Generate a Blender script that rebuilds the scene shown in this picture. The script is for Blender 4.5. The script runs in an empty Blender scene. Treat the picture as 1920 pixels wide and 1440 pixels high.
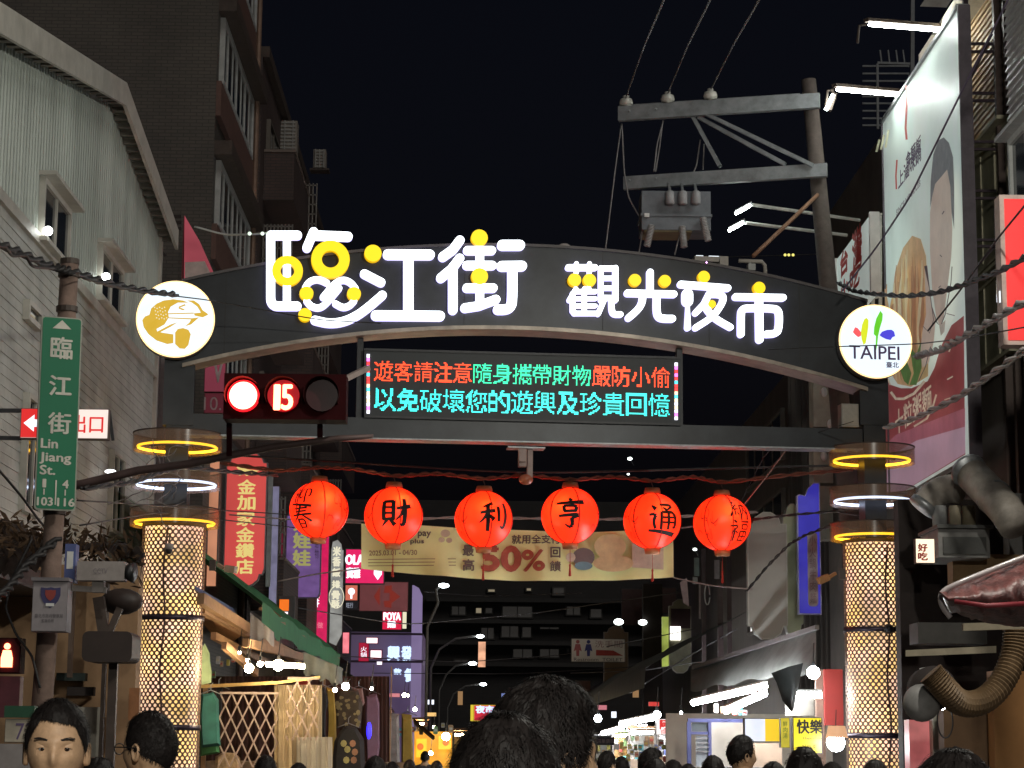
import bpy, math, random
from mathutils import Vector, Matrix, noise
from mathutils.bvhtree import BVHTree
R = math.radians
random.seed(7)
sc = bpy.context.scene
COL = sc.collection

# ------------------------------------------------------------------ camera
FPX = 4000.0
PITCH, YAW, ROLL = math.atan(676 / FPX), math.atan(60 / FPX), R(0.5)
EYE = Vector((0, 0, 1.62))
RM = Matrix.Rotation(-YAW, 3, 'Z') @ Matrix.Rotation(math.pi / 2 + PITCH, 3, 'X') @ Matrix.Rotation(ROLL, 3, 'Z')
cam = bpy.data.cameras.new('camera')
cam.sensor_width = 36
cam.lens = FPX / 1920 * 36
cam.clip_start = 0.1
cam.clip_end = 2000
camo = bpy.data.objects.new('camera', cam)
COL.objects.link(camo)
camo.matrix_world = Matrix.Translation(EYE) @ RM.to_4x4()
sc.camera = camo

# ------------------------------------------------------------------ sky, night light, exposure
w = bpy.data.worlds.new('World')
sc.world = w
w.use_nodes = True
nt = w.node_tree
sky = nt.nodes.new('ShaderNodeTexSky')
sky.sky_type = 'NISHITA'
sky.sun_disc = False
sky.sun_elevation = R(-2.5)
sky.sun_rotation = R(200)
hs = nt.nodes.new('ShaderNodeHueSaturation')
hs.inputs['Saturation'].default_value = 0.4
nt.links.new(sky.outputs[0], hs.inputs['Color'])
tint = nt.nodes.new('ShaderNodeMix'); tint.data_type = 'RGBA'; tint.blend_type = 'MULTIPLY'; tint.inputs['Factor'].default_value = 1
tint.inputs['B'].default_value = (.5, .6, 1.0, 1)
nt.links.new(hs.outputs[0], tint.inputs['A']); nt.links.new(tint.outputs['Result'], nt.nodes['Background'].inputs[0])
nt.nodes['Background'].inputs[1].default_value = 0.05
sd = bpy.data.lights.new('night_glow_sun', 'SUN')
sd.energy = 0.52
sd.angle = R(25)
sd.color = (1.0, 0.95, 0.88)
so = bpy.data.objects.new('night_glow_sun', sd)
so.rotation_euler = (R(52), 0, R(38))
COL.objects.link(so)
sc.view_settings.view_transform = 'Standard'
sc.view_settings.look = 'None'
sc.view_settings.exposure = 0
sc.view_settings.gamma = 1
sc.cycles.use_denoising = True
sc.cycles.max_bounces = 6
sc.cycles.diffuse_bounces = 3
sc.cycles.glossy_bounces = 3
sc.cycles.transparent_max_bounces = 12
sc.cycles.sample_clamp_indirect = 4
sc.cycles.caustics_reflective = False
sc.cycles.caustics_refractive = False

# ------------------------------------------------------------------ pixel -> place helpers
def ray(px, py):
    return RM @ Vector(((px - 960) / FPX, (720 - py) / FPX, -1))
def A(px, py, Y):                       # point of the place at distance Y along the street
    d = ray(px, py)
    return EYE + d * (Y / d.y)
def FX(px, py, X):                      # point on a wall plane x = X
    d = ray(px, py)
    return EYE + d * (X / d.x)

# ------------------------------------------------------------------ materials
MATS = {}
def M(name, col, rough=0.6, metal=0.0, var=0.25, scale=6.0, bump=0.0, spec=0.5, stretch=None):
    if name in MATS: return MATS[name]
    m = bpy.data.materials.new(name); m.use_nodes = True; t = m.node_tree
    b = t.nodes['Principled BSDF']
    b.inputs['Roughness'].default_value = rough
    b.inputs['Metallic'].default_value = metal
    b.inputs['Specular IOR Level'].default_value = spec
    tc = t.nodes.new('ShaderNodeNewGeometry'); mp = t.nodes.new('ShaderNodeMapping')
    if stretch: mp.inputs['Scale'].default_value = stretch
    t.links.new(tc.outputs['Position'], mp.inputs['Vector'])
    n = t.nodes.new('ShaderNodeTexNoise'); n.inputs['Scale'].default_value = scale; n.inputs['Detail'].default_value = 6; n.inputs['Roughness'].default_value = 0.65
    t.links.new(mp.outputs[0], n.inputs['Vector'])
    r = t.nodes.new('ShaderNodeValToRGB')
    r.color_ramp.elements[0].position = 0.3; r.color_ramp.elements[1].position = 0.72
    lo = [c * (1 - var) for c in col]; hi = [min(1, c * (1 + var * 0.6)) for c in col]
    r.color_ramp.elements[0].color = (*lo, 1); r.color_ramp.elements[1].color = (*hi, 1)
    t.links.new(n.outputs['Fac'], r.inputs['Fac']); t.links.new(r.outputs[0], b.inputs['Base Color'])
    if bump:
        bn = t.nodes.new('ShaderNodeBump'); bn.inputs['Strength'].default_value = bump; bn.inputs['Distance'].default_value = 0.02
        t.links.new(n.outputs['Fac'], bn.inputs['Height']); t.links.new(bn.outputs[0], b.inputs['Normal'])
    MATS[name] = m
    return m
def E(name, col, s=1.0, var=0.0, scale=5.0, base=None, col2=None):
    """a surface that gives off light (lamp, lit sign face, neon)"""
    if name in MATS: return MATS[name]
    m = bpy.data.materials.new(name); m.use_nodes = True; t = m.node_tree
    b = t.nodes['Principled BSDF']
    base = base or [c * .3 for c in col]
    b.inputs['Base Color'].default_value = (*base, 1); b.inputs['Roughness'].default_value = 0.4
    b.inputs['Emission Color'].default_value = (*col, 1); b.inputs['Emission Strength'].default_value = s
    if var:
        tc = t.nodes.new('ShaderNodeNewGeometry')
        n = t.nodes.new('ShaderNodeTexNoise'); n.inputs['Scale'].default_value = scale; n.inputs['Detail'].default_value = 2
        t.links.new(tc.outputs['Position'], n.inputs['Vector'])
        r = t.nodes.new('ShaderNodeMapRange'); r.inputs['From Min'].default_value = 0.3; r.inputs['From Max'].default_value = 0.7
        r.inputs['To Min'].default_value = s * (1 - var); r.inputs['To Max'].default_value = s * (1 + var)
        t.links.new(n.outputs['Fac'], r.inputs['Value']); t.links.new(r.outputs[0], b.inputs['Emission Strength'])
    if col2:
        tc = t.nodes.new('ShaderNodeNewGeometry')
        n = t.nodes.new('ShaderNodeTexNoise'); n.inputs['Scale'].default_value = scale * 1.6; n.inputs['Detail'].default_value = 4
        t.links.new(tc.outputs['Position'], n.inputs['Vector'])
        r = t.nodes.new('ShaderNodeValToRGB'); r.color_ramp.elements[0].position = .38; r.color_ramp.elements[1].position = .62
        r.color_ramp.elements[0].color = (*col, 1); r.color_ramp.elements[1].color = (*col2, 1)
        t.links.new(n.outputs['Fac'], r.inputs['Fac']); t.links.new(r.outputs[0], b.inputs['Emission Color'])
    MATS[name] = m
    return m
def glassy(name, col, alpha, rough=0.15, emit=0):
    if name in MATS: return MATS[name]
    m = bpy.data.materials.new(name); m.use_nodes = True; t = m.node_tree
    b = t.nodes['Principled BSDF']
    b.inputs['Base Color'].default_value = (*col, 1); b.inputs['Roughness'].default_value = rough
    b.inputs['Alpha'].default_value = alpha
    if emit:
        b.inputs['Emission Color'].default_value = (*col, 1); b.inputs['Emission Strength'].default_value = emit
    MATS[name] = m
    return m
def tilewall(name, c1, c2, mortar, bw, bh, ms=0.01, bump=0.3, rough=0.7):
    """small glazed wall tiles, too fine to tell apart"""
    if name in MATS: return MATS[name]
    m = bpy.data.materials.new(name); m.use_nodes = True; t = m.node_tree
    b = t.nodes['Principled BSDF']; b.inputs['Roughness'].default_value = rough
    g = t.nodes.new('ShaderNodeNewGeometry'); sp = t.nodes.new('ShaderNodeSeparateXYZ'); cb = t.nodes.new('ShaderNodeCombineXYZ')
    ad = t.nodes.new('ShaderNodeMath'); ad.operation = 'ADD'
    t.links.new(g.outputs['Position'], sp.inputs[0]); t.links.new(sp.outputs['X'], ad.inputs[0]); t.links.new(sp.outputs['Y'], ad.inputs[1])
    t.links.new(ad.outputs[0], cb.inputs['X']); t.links.new(sp.outputs['Z'], cb.inputs['Y'])
    br = t.nodes.new('ShaderNodeTexBrick'); br.inputs['Scale'].default_value = 1; br.inputs['Brick Width'].default_value = bw; br.inputs['Row Height'].default_value = bh
    br.inputs['Mortar Size'].default_value = ms; br.inputs['Color1'].default_value = (*c1, 1); br.inputs['Color2'].default_value = (*c2, 1); br.inputs['Mortar'].default_value = (*mortar, 1)
    t.links.new(cb.outputs[0], br.inputs['Vector'])
    n = t.nodes.new('ShaderNodeTexNoise'); n.inputs['Scale'].default_value = 0.6; n.inputs['Detail'].default_value = 8
    t.links.new(g.outputs['Position'], n.inputs['Vector'])
    mx = t.nodes.new('ShaderNodeMix'); mx.data_type = 'RGBA'; mx.blend_type = 'MULTIPLY'; mx.inputs['Factor'].default_value = 0.75
    mr = t.nodes.new('ShaderNodeMapRange'); mr.inputs['From Min'].default_value = .3; mr.inputs['From Max'].default_value = .7; mr.inputs['To Min'].default_value = .6; mr.inputs['To Max'].default_value = 1.15
    t.links.new(n.outputs['Fac'], mr.inputs['Value'])
    t.links.new(br.outputs['Color'], mx.inputs['A']); t.links.new(mr.outputs[0], mx.inputs['B']); t.links.new(mx.outputs['Result'], b.inputs['Base Color'])
    bn = t.nodes.new('ShaderNodeBump'); bn.inputs['Strength'].default_value = bump; bn.inputs['Distance'].default_value = 0.01; bn.invert = True
    t.links.new(br.outputs['Fac'], bn.inputs['Height']); t.links.new(bn.outputs[0], b.inputs['Normal'])
    MATS[name] = m
    return m

dark = M('dark_metal', (0.035, 0.036, 0.04), 0.45, 0.3, 0.35, 9, 0.1)
black = M('black_plastic', (0.012, 0.012, 0.013), 0.5)
brown = M('brown_metal', (0.07, 0.05, 0.04), 0.6, 0.1, 0.4, 5, 0.2)
steel = M('galvanised_steel', (0.32, 0.33, 0.34), 0.45, 0.6, 0.35, 12, 0.1)
paleg = M('pale_grey_paint', (0.42, 0.43, 0.42), 0.5, 0.0, 0.2, 7)
cream = M('cream_paint', (0.55, 0.5, 0.4), 0.6, 0, 0.25, 4, 0.1)
white = M('white_paint', (0.72, 0.72, 0.7), 0.5, 0, 0.15, 5)
conc = M('concrete', (0.2, 0.17, 0.15), 0.85, 0, 0.35, 14, 0.4)
rubber = M('cable_rubber', (0.02, 0.018, 0.018), 0.6)
wirepale = M('pale_cable', (0.3, 0.27, 0.26), 0.5)
glass = M('dark_window_glass', (0.02, 0.025, 0.03), 0.08, 0, 0.2, 2, 0, 0.9)
greyboard = M('grey_board', (0.26, 0.27, 0.26), 0.6, 0, 0.2, 3)
ink = M('black_ink', (0.006, 0.004, 0.006), 0.6)
w_lit = E('white_lit', (0.86, 0.93, 1.0), 3.2)
w_lit2 = E('white_lit_soft', (0.86, 0.93, 1.0), 1.2)
w_side = E('white_lit_edge', (0.6, 0.55, 1.0), 2.0)
y_lit = E('yellow_lit', (1.0, 0.70, 0.01), 1.2)
y_side = E('yellow_lit_edge', (0.9, 0.5, 0.0), 0.9)
tube = E('tube_light', (0.95, 0.97, 1.0), 75)
tubew = E('warm_tube_light', (1.0, 0.8, 0.45), 130)
bulb = E('bulb_light', (1.0, 0.8, 0.5), 170)
cbulb = E('cool_bulb_light', (0.85, 0.95, 1.0), 60)

# ------------------------------------------------------------------ scene graph helpers
def _root_loc(o):
    p = Vector((0, 0, 0))
    while o is not None:
        p += o.location
        o = o.parent
    return p
def tag(o, label=None, cat=None, group=None, kind=None):
    if label: o['label'] = label
    if cat: o['category'] = cat
    if group: o['group'] = group
    if kind: o['kind'] = kind
    return o
def thing(name, label, cat, loc=(0, 0, 0), group=None):
    o = bpy.data.objects.new(name, None); COL.objects.link(o)
    o.location = loc; o.empty_display_size = 0.2
    return tag(o, label, cat, group)
def dup(o, loc=None, label=None, parent=None, mats=None, rz=None):
    c = o.copy(); COL.objects.link(c)
    if parent is not None: c.parent = parent
    if loc is not None: c.location = loc
    if rz is not None: c.rotation_euler = (0, 0, rz)
    if label: c['label'] = label
    for ch in list(o.children): dup(ch, parent=c)
    return c

class MB:
    def __init__(s): s.v = []; s.f = []; s.m = []; s.cm = 0
    def add(s, vs, fs):
        k = len(s.v); s.v += [tuple(v) for v in vs]
        for f in fs: s.f.append([k + i for i in f]); s.m.append(s.cm)
        return s
    def hexa(s, p):      # 8 points: bottom 4 ccw, top 4
        return s.add(p, [(3, 2, 1, 0), (4, 5, 6, 7), (0, 1, 5, 4), (1, 2, 6, 5), (2, 3, 7, 6), (3, 0, 4, 7)])
    def box(s, x0, y0, z0, x1, y1, z1):
        return s.hexa([(x0, y0, z0), (x1, y0, z0), (x1, y1, z0), (x0, y1, z0), (x0, y0, z1), (x1, y0, z1), (x1, y1, z1), (x0, y1, z1)])
    def fbox(s, F, a0, b0, a1, b1, c0, c1):
        P = F.p
        return s.hexa([P(a0, b0, c1), P(a1, b0, c1), P(a1, b0, c0), P(a0, b0, c0), P(a0, b1, c1), P(a1, b1, c1), P(a1, b1, c0), P(a0, b1, c0)])
    def prism(s, F, poly, c0, c1):      # polygon (a, b) in a frame, extruded c0..c1
        n = len(poly)
        vs = [F.p(a, b, c0) for a, b in poly] + [F.p(a, b, c1) for a, b in poly]
        fs = [tuple(range(n - 1, -1, -1)), tuple(range(n, 2 * n))] + [(i, (i + 1) % n, n + (i + 1) % n, n + i) for i in range(n)]
        return s.add(vs, fs)
    def quad(s, *p): return s.add(p, [tuple(range(len(p)))])
    def bar(s, p, q, wd, ht=None, up=Vector((0, 0, 1))):
        p = Vector(p); q = Vector(q); d = (q - p).normalized(); ht = ht or wd
        if abs(d.dot(up)) > 0.95: up = Vector((0, 1, 0))
        a = d.cross(up).normalized() * wd / 2; b = a.cross(d).normalized() * ht / 2
        return s.hexa([p - a - b, p + a - b, q + a - b, q - a - b, p - a + b, p + a + b, q + a + b, q - a + b])
    def tube(s, path, r, seg=6, caps=True, radii=None):
        path = [Vector(x) for x in path]; n = len(path); k = len(s.v); ref = Vector((0.13, 0.97, 0.21)).normalized()
        prev = None
        for i, p in enumerate(path):
            d = (path[min(i + 1, n - 1)] - path[max(i - 1, 0)])
            d = d.normalized() if d.length > 1e-9 else Vector((0, 0, 1))
            if prev is None:
                a = d.cross(ref if abs(d.dot(ref)) < .95 else Vector((1, 0, 0))).normalized()
            else:
                a = (prev - d * prev.dot(d)).normalized()
            prev = a; b = d.cross(a); rr = radii[i] if radii else r
            for j in range(seg):
                t = 2 * math.pi * j / seg
                s.v.append(tuple(p + (a * math.cos(t) + b * math.sin(t)) * rr))
        for i in range(n - 1):
            for j in range(seg):
                j2 = (j + 1) % seg
                s.f.append([k + i * seg + j, k + i * seg + j2, k + (i + 1) * seg + j2, k + (i + 1) * seg + j]); s.m.append(s.cm)
        if caps:
            s.f.append([k + j for j in range(seg - 1, -1, -1)]); s.m.append(s.cm)
            s.f.append([k + (n - 1) * seg + j for j in range(seg)]); s.m.append(s.cm)
        return s
    def lathe(s, prof, c=(0, 0, 0), seg=24, caps=False):
        c = Vector(c); k = len(s.v); n = len(prof)
        for r, z in prof:
            for j in range(seg):
                t = 2 * math.pi * j / seg
                s.v.append((c.x + r * math.cos(t), c.y + r * math.sin(t), c.z + z))
        for i in range(n - 1):
            for j in range(seg):
                j2 = (j + 1) % seg
                s.f.append([k + i * seg + j, k + i * seg + j2, k + (i + 1) * seg + j2, k + (i + 1) * seg + j]); s.m.append(s.cm)
        if caps:
            s.f.append([k + j for j in range(seg - 1, -1, -1)]); s.m.append(s.cm)
            s.f.append([k + (n - 1) * seg + j for j in range(seg)]); s.m.append(s.cm)
        return s
    def ball(s, c, r, sx=1, sy=1, sz=1, seg=12, rings=8):
        c = Vector(c); k = len(s.v)
        for i in range(rings + 1):
            ph = math.pi * i / rings
            for j in range(seg):
                t = 2 * math.pi * j / seg
                s.v.append((c.x + r * sx * math.sin(ph) * math.cos(t), c.y + r * sy * math.sin(ph) * math.sin(t), c.z + r * sz * math.cos(ph)))
        for i in range(rings):
            for j in range(seg):
                j2 = (j + 1) % seg
                s.f.append([k + (i + 1) * seg + j, k + (i + 1) * seg + j2, k + i * seg + j2, k + i * seg + j]); s.m.append(s.cm)
        return s
    def build(s, name, mat, parent=None, smooth=False, kind=None, local=False):
        off = Vector((0, 0, 0)) if local or parent is None else _root_loc(parent)
        me = bpy.data.meshes.new(name)
        me.from_pydata([(v[0] - off.x, v[1] - off.y, v[2] - off.z) for v in s.v], [], s.f)
        for m in (mat if isinstance(mat, (list, tuple)) else [mat]): me.materials.append(m)
        if any(s.m): me.polygons.foreach_set('material_index', s.m)
        if smooth: me.polygons.foreach_set('use_smooth', [True] * len(me.polygons))
        me.update()
        o = bpy.data.objects.new(name, me); COL.objects.link(o)
        if parent is not None: o.parent = parent
        if kind: o['kind'] = kind
        return o

class Fr:      # a flat frame: origin, right, up; its normal faces the viewer
    def __init__(s, o, u=(1, 0, 0), v=(0, 0, 1)):
        s.o = Vector(o); s.u = Vector(u).normalized(); s.v = Vector(v).normalized(); s.n = s.u.cross(s.v)
    def p(s, a, b, c=0): return s.o + s.u * a + s.v * b + s.n * c
    def ab(s, pt):
        d = Vector(pt) - s.o
        return d.dot(s.u), d.dot(s.v)
    def hit(s, px, py, c=0):      # (a, b) where the sight line of a photo pixel meets the plane
        d = ray(px, py); o = s.o + s.n * c
        t = (o - EYE).dot(s.n) / d.dot(s.n)
        return s.ab(EYE + d * t)

_TXT = {}
def text_geo(body):
    if body in _TXT: return _TXT[body]
    cu = bpy.data.curves.new('t', 'FONT'); cu.body = body; cu.size = 1; cu.resolution_u = 3
    o = bpy.data.objects.new('t', cu); COL.objects.link(o)
    me = bpy.data.meshes.new_from_object(o.evaluated_get(bpy.context.evaluated_depsgraph_get()))
    vs = [(v.co.x, v.co.y) for v in me.vertices]; fs = [tuple(p.vertices) for p in me.polygons]
    bpy.data.objects.remove(o); bpy.data.curves.remove(cu); bpy.data.meshes.remove(me)
    if not vs: vs = [(0, 0), (1, 1)]
    xs = [v[0] for v in vs]; ys = [v[1] for v in vs]
    _TXT[body] = (vs, fs, min(xs), min(ys), max(xs), max(ys))
    return _TXT[body]
def lettering(F, body, a0, b0, a1, b1, mat, parent, c=0.004, bold=0.0, name='lettering', vertical=False, mb=None, keep=False):
    """print or cut letters filling the box a0..a1 x b0..b1 of a frame"""
    own = mb is None
    mb = mb or MB()
    if vertical:
        n = len(body); h = (b1 - b0) / n
        for i, ch in enumerate(body):
            if ch == ' ': continue
            lettering(F, ch, a0, b1 - (i + 1) * h + h * .06, a1, b1 - i * h - h * .06, mat, parent, c, bold, mb=mb)
    else:
        vs, fs, x0, y0, x1, y1 = text_geo(body)
        sx = (a1 - a0) / max(1e-6, x1 - x0); sy = (b1 - b0) / max(1e-6, y1 - y0)
        if keep: sx = sy = min(sx, sy)
        oa = (a0 + a1) / 2 - (x1 - x0) * sx / 2; ob = (b0 + b1) / 2 - (y1 - y0) * sy / 2
        off = [(0, 0)] if not bold else [(0, 0), (-bold, 0), (bold, 0), (0, bold * .7), (0, -bold * .7)]
        for k, (da, db) in enumerate(off):
            mb.add([F.p(oa + (x - x0) * sx + da, ob + (y - y0) * sy + db, c + k * 0.0006) for x, y in vs], fs)
    if own: return mb.build(name, mat, parent)
def strokes2d(mb, F, pts, wd, c0, c1, seg=7, step=0.0008):
    """rounded pen stroke of width wd (or a width per point) through 2-D points, with depth"""
    ws = wd if isinstance(wd, (list, tuple)) else [wd] * len(pts)
    for i in range(len(pts) - 1):
        (x0, y0), (x1, y1) = pts[i], pts[i + 1]; r0, r1 = ws[i] / 2, ws[i + 1] / 2
        a = math.atan2(y1 - y0, x1 - x0)
        poly = []
        for k in range(seg + 1):
            t = a - math.pi / 2 + math.pi * k / seg
            poly.append((x1 + r1 * math.cos(t), y1 + r1 * math.sin(t)))
        for k in range(seg + 1):
            t = a + math.pi / 2 + math.pi * k / seg
            poly.append((x0 + r0 * math.cos(t), y0 + r0 * math.sin(t)))
        n = len(poly); cc = c1 + step * (i % 7)
        mb.cm = 0; k0 = len(mb.v)
        mb.v += [tuple(F.p(x, y, cc)) for x, y in poly] + [tuple(F.p(x, y, c0)) for x, y in poly]
        mb.f.append([k0 + j for j in range(n)]); mb.m.append(0)
        for j in range(n):
            mb.f.append([k0 + j, k0 + n + j, k0 + n + (j + 1) % n, k0 + (j + 1) % n]); mb.m.append(1)
def smooth_pts(pts, n=3):
    for _ in range(n):
        out = [pts[0]]
        for i in range(len(pts) - 1):
            p, q = pts[i], pts[i + 1]
            out.append(tuple(p[k] * .75 + q[k] * .25 for k in range(len(p)))); out.append(tuple(p[k] * .25 + q[k] * .75 for k in range(len(p))))
        out.append(pts[-1]); pts = out
    return pts
def circle(cx, cy, r, n=28, ry=None): return [(cx + r * math.cos(2 * math.pi * i / n), cy + (ry or r) * math.sin(2 * math.pi * i / n)) for i in range(n)]

def cable(name, label, pts, r, mat=rubber, sag=0.0, seg=5, cat='cable', group=None, twist=0, parent=None):
    """pts: (px, py, Y) along the line"""
    P = [A(*p) for p in pts]
    path = []
    for i in range(len(P) - 1):
        n = 8
        for k in range(n + (i == len(P) - 2)):
            t = k / n; q = P[i].lerp(P[i + 1], t); q.z -= sag * 4 * t * (1 - t); path.append(q)
    if len(P) > 2:
        for _ in range(2): path = [path[0]] + [(path[i - 1] + path[i] * 2 + path[i + 1]) / 4 for i in range(1, len(path) - 1)] + [path[-1]]
    mb = MB()
    if twist:
        for s_ in range(2):
            mb.tube([q + Vector((math.cos(i * 1.3 + s_ * math.pi), 0, math.sin(i * 1.3 + s_ * math.pi))) * r * 0.9 for i, q in enumerate(path)], r * .8, seg)
    else:
        mb.tube(path, r, seg)
    if parent is not None: return mb.build(name, mat, parent, smooth=True)
    o = mb.build(name, mat, smooth=True)
    return tag(o, label, cat, group)
def sign(name, label, cat, x0, y0, x1, y1, Y, face, case=None, items=(), depth=0.16, group=None, bracket=0, poly=None, border=0.03):
    """box sign facing along the street, from its rectangle in the photo and its distance"""
    p = A(x0, y1, Y); q = A(x1, y0, Y); W = q.x - p.x; H = q.z - p.z
    root = thing(name, label, cat, (p.x, Y, p.z), group)
    F = Fr((p.x, Y, p.z))
    mb = MB()
    pl = [(a * W, b * H) for a, b in poly] if poly else [(0, 0), (W, 0), (W, H), (0, H)]
    mb.prism(F, pl, -depth, 0); mb.build('case', case or dark, root)
    ins = border * min(W, H) if border else 0
    mb = MB(); cx, cy = W / 2, H / 2
    mb.prism(F, [(cx + (a - cx) * (1 - 2 * ins / W), cy + (b - cy) * (1 - 2 * ins / H)) for a, b in pl], 0.003, 0.012); mb.build('sign_face', face, root)
    for it in items:
        body, fa0, fb0, fa1, fb1, m = it[:6]; opt = it[6] if len(it) > 6 else {}
        lettering(F, body, fa0 * W, fb0 * H, fa1 * W, fb1 * H, m, root, c=0.02, **opt)
    if bracket:
        mb = MB()
        for hz in (0.15, 0.85): mb.bar((p.x if bracket < 0 else q.x, Y + depth / 2, p.z + H * hz), ((p.x if bracket < 0 else q.x) + bracket, Y + depth / 2, p.z + H * hz), .04)
        mb.build('bracket', dark, root)
    return root, F, W, H
# ================================================================== SETTING
XL, XR = -5.2, 7.2
g = MB()
g.quad((-600, -300, 0), (600, -300, 0), (600, 900, 0), (-600, 900, 0))
tag(g.build('ground', M('asphalt_ground', (0.045, 0.043, 0.042), 0.7, 0, 0.4, 3, 0.2)), kind='structure')
g = MB(); g.quad((-3.2, 0, .004), (4.6, 0, .004), (4.6, 180, .004), (-3.2, 180, .004))
tag(g.build('road', M('asphalt_road', (0.05, 0.048, 0.047), 0.5, 0, 0.4, 8, 0.3)), kind='structure')
for x0, x1 in ((-5.19, -3.2), (4.6, 7.19)):
    g = MB(); g.box(x0, 10, -.05, x1, 180, .12)
    tag(g.build('pavement', M('pavement_tiles', (0.16, 0.14, 0.13), 0.7, 0, 0.3, 5, 0.2)), kind='structure')
g = MB()
for k in range(14):
    g.quad((-3 + k * .55, 20.5, .009), (-2.7 + k * .55, 20.5, .009), (-2.7 + k * .55, 23, .009), (-3 + k * .55, 23, .009))
tag(g.build('road_markings', M('road_paint', (0.6, 0.6, 0.58), 0.6, 0, 0.3, 9)), kind='structure')

# ------------------------------------------------------------------ left corner building (metal gable front)
FL = Fr((XL, 0, 0), (0, 1, 0))            # faces the street, a = distance along the street
corr = M('corrugated_cladding', (0.40, 0.44, 0.40), 0.5, 0.1, 0.35, 1.2, 0.1, stretch=(1, 1, .18))
sidm = M('siding_paint', (0.42, 0.42, 0.385), 0.6, 0, 0.35, 1.6, 0.1)
trim = M('cladding_trim', (0.46, 0.44, 0.39), 0.5, 0, 0.25, 3)
lb = thing('corner_building', 'pale gabled building clad in corrugated metal above and horizontal boards below, beside the street sign', 'building', (XL - 3, 27, 0))
def roofz(y): return 10.42 - abs(y - 28.3) * (0.205 if y < 28.3 else 0.145)
YA, YB, ZS = 19.5, 33.4, 7.36
mb = MB(); mb.box(-12, YA + .02, 0, XL - .16, YB - .02, 7.3); mb.prism(Fr((XL - .16, 0, 0), (0, 1, 0)), [(YA + .02, 7.3), (YB - .02, 7.3), (YB - .02, roofz(YB) - .1), (28.3, 10.3), (YA + .02, roofz(YA) - .1)], -6.6, 0); mb.build('wall', M('inner_wall', (0.2, 0.19, 0.17)), lb)
wins_c = [FX(62, 322, XL), FX(180, 450, XL)]
y = YA
while y < YB - 0.05:                   # corrugated sheets, one object each, ribs in the mesh
    y1 = min(y + 0.92, YB); mb = MB(); n = 6; st = (y1 - y) / n
    for k in range(n):
        a = y + k * st
        pr = [(a, 0), (a + st * .3, 0), (a + st * .42, .035), (a + st * .85, .035), (a + st * .99, 0)]
        for i in range(4):
            (p, c0), (q, c1) = pr[i], pr[i + 1]
            mb.quad(FL.p(p, ZS + .05, c0), FL.p(q, ZS + .05, c1), FL.p(q, roofz(q) - .02, c1), FL.p(p, roofz(p) - .02, c0))
    mb.build('metal_sheet', corr, lb); y = y1
z = 3.4; brd = 0
while z < ZS - .03:                    # lap siding boards
    yy = YA - (brd % 3) * 1.2
    while yy < YB - .03:
        a, b = max(YA, yy), min(yy + 4.7, YB)
        if b > a + .05:
            mb = MB(); h = .125; c = (random.random() - .5) * .004
            mb.hexa([FL.p(a, z, .027 + c), FL.p(b - .006, z, .027 + c), FL.p(b - .006, z, -.02), FL.p(a, z, -.02), FL.p(a, z + h, .018 + c), FL.p(b - .006, z + h, .018 + c), FL.p(b - .006, z + h, -.02), FL.p(a, z + h, -.02)])
            mb.build('siding_board', sidm, lb)
        yy += 4.7
    z += .118; brd += 1
mb = MB(); mb.fbox(FL, YA, ZS - .06, YB + .04, ZS + .07, -.02, .07); mb.build('trim_strip', trim, lb)
mb = MB(); mb.fbox(FL, YB - .02, 3.4, YB + .1, roofz(YB), -.1, .08); mb.build('corner_trim', trim, lb)
for ya, yb in ((YA, 28.3), (28.3, YB + .25)):
    mb = MB(); z0, z1 = roofz(ya), roofz(yb)
    mb.hexa([FL.p(ya, z0 - .05, .28), FL.p(yb, z1 - .05, .28), FL.p(yb, z1 - .05, -7), FL.p(ya, z0 - .05, -7), FL.p(ya, z0 + .05, .28), FL.p(yb, z1 + .05, .28), FL.p(yb, z1 + .05, -7), FL.p(ya, z0 + .05, -7)])
    mb.build('roof', M('roof_sheet', (0.3, 0.28, 0.25), .5, .2), lb)
    mb = MB(); mb.hexa([FL.p(ya, z0 - .2, .3), FL.p(yb, z1 - .2, .3), FL.p(yb, z1 - .2, .25), FL.p(ya, z0 - .2, .25), FL.p(ya, z0 + .12, .3), FL.p(yb, z1 + .12, .3), FL.p(yb, z1 + .12, .25), FL.p(ya, z0 + .12, .25)])
    mb.build('fascia_board', trim, lb)
    mb = MB(); n = 20
    for k in range(n):
        q = ya + (yb - ya) * k / n; mb.box(XL + .05, q, roofz(q) - .16, XL + .24, q + .09, roofz(q) - .1)
    mb.build('soffit_vents', M('soffit_dark', (0.12, 0.11, 0.09)), lb, kind='stuff')
def wall_window(F, a0, b0, a1, b1, parent, fr=None, cut=1, fw=.06, gl=None, hood=False, open_sash=False):
    """framed window standing on a wall: frame > panes"""
    fr = fr or trim
    mb = MB()
    for p in ((a0, b0, a1, b0 + fw), (a0, b1 - fw, a1, b1), (a0, b0 + fw, a0 + fw, b1 - fw), (a1 - fw, b0 + fw, a1, b1 - fw)): mb.fbox(F, p[0], p[1], p[2], p[3], 0, .1)
    for k in range(1, cut):
        x = a0 + (a1 - a0) * k / cut; mb.fbox(F, x - fw * .35, b0 + fw, x + fw * .35, b1 - fw, 0, .085)
    if hood: mb.fbox(F, a0 - .08, b1, a1 + .08, b1 + .05, 0, .24); mb.fbox(F, a0 - .06, b0 - .05, a1 + .06, b0, 0, .16)
    o = mb.build('window', fr, parent)
    for k in range(cut):
        xa = a0 + fw + (a1 - a0 - 2 * fw) * k / cut; xb = a0 + fw + (a1 - a0 - 2 * fw) * (k + 1) / cut
        mb = MB(); mb.fbox(F, xa + .01, b0 + fw, xb - .01, b1 - fw, .05 + .01 * (k % 2), .06 + .01 * (k % 2)); mb.build('pane', gl or glass, o)
    return o
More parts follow.
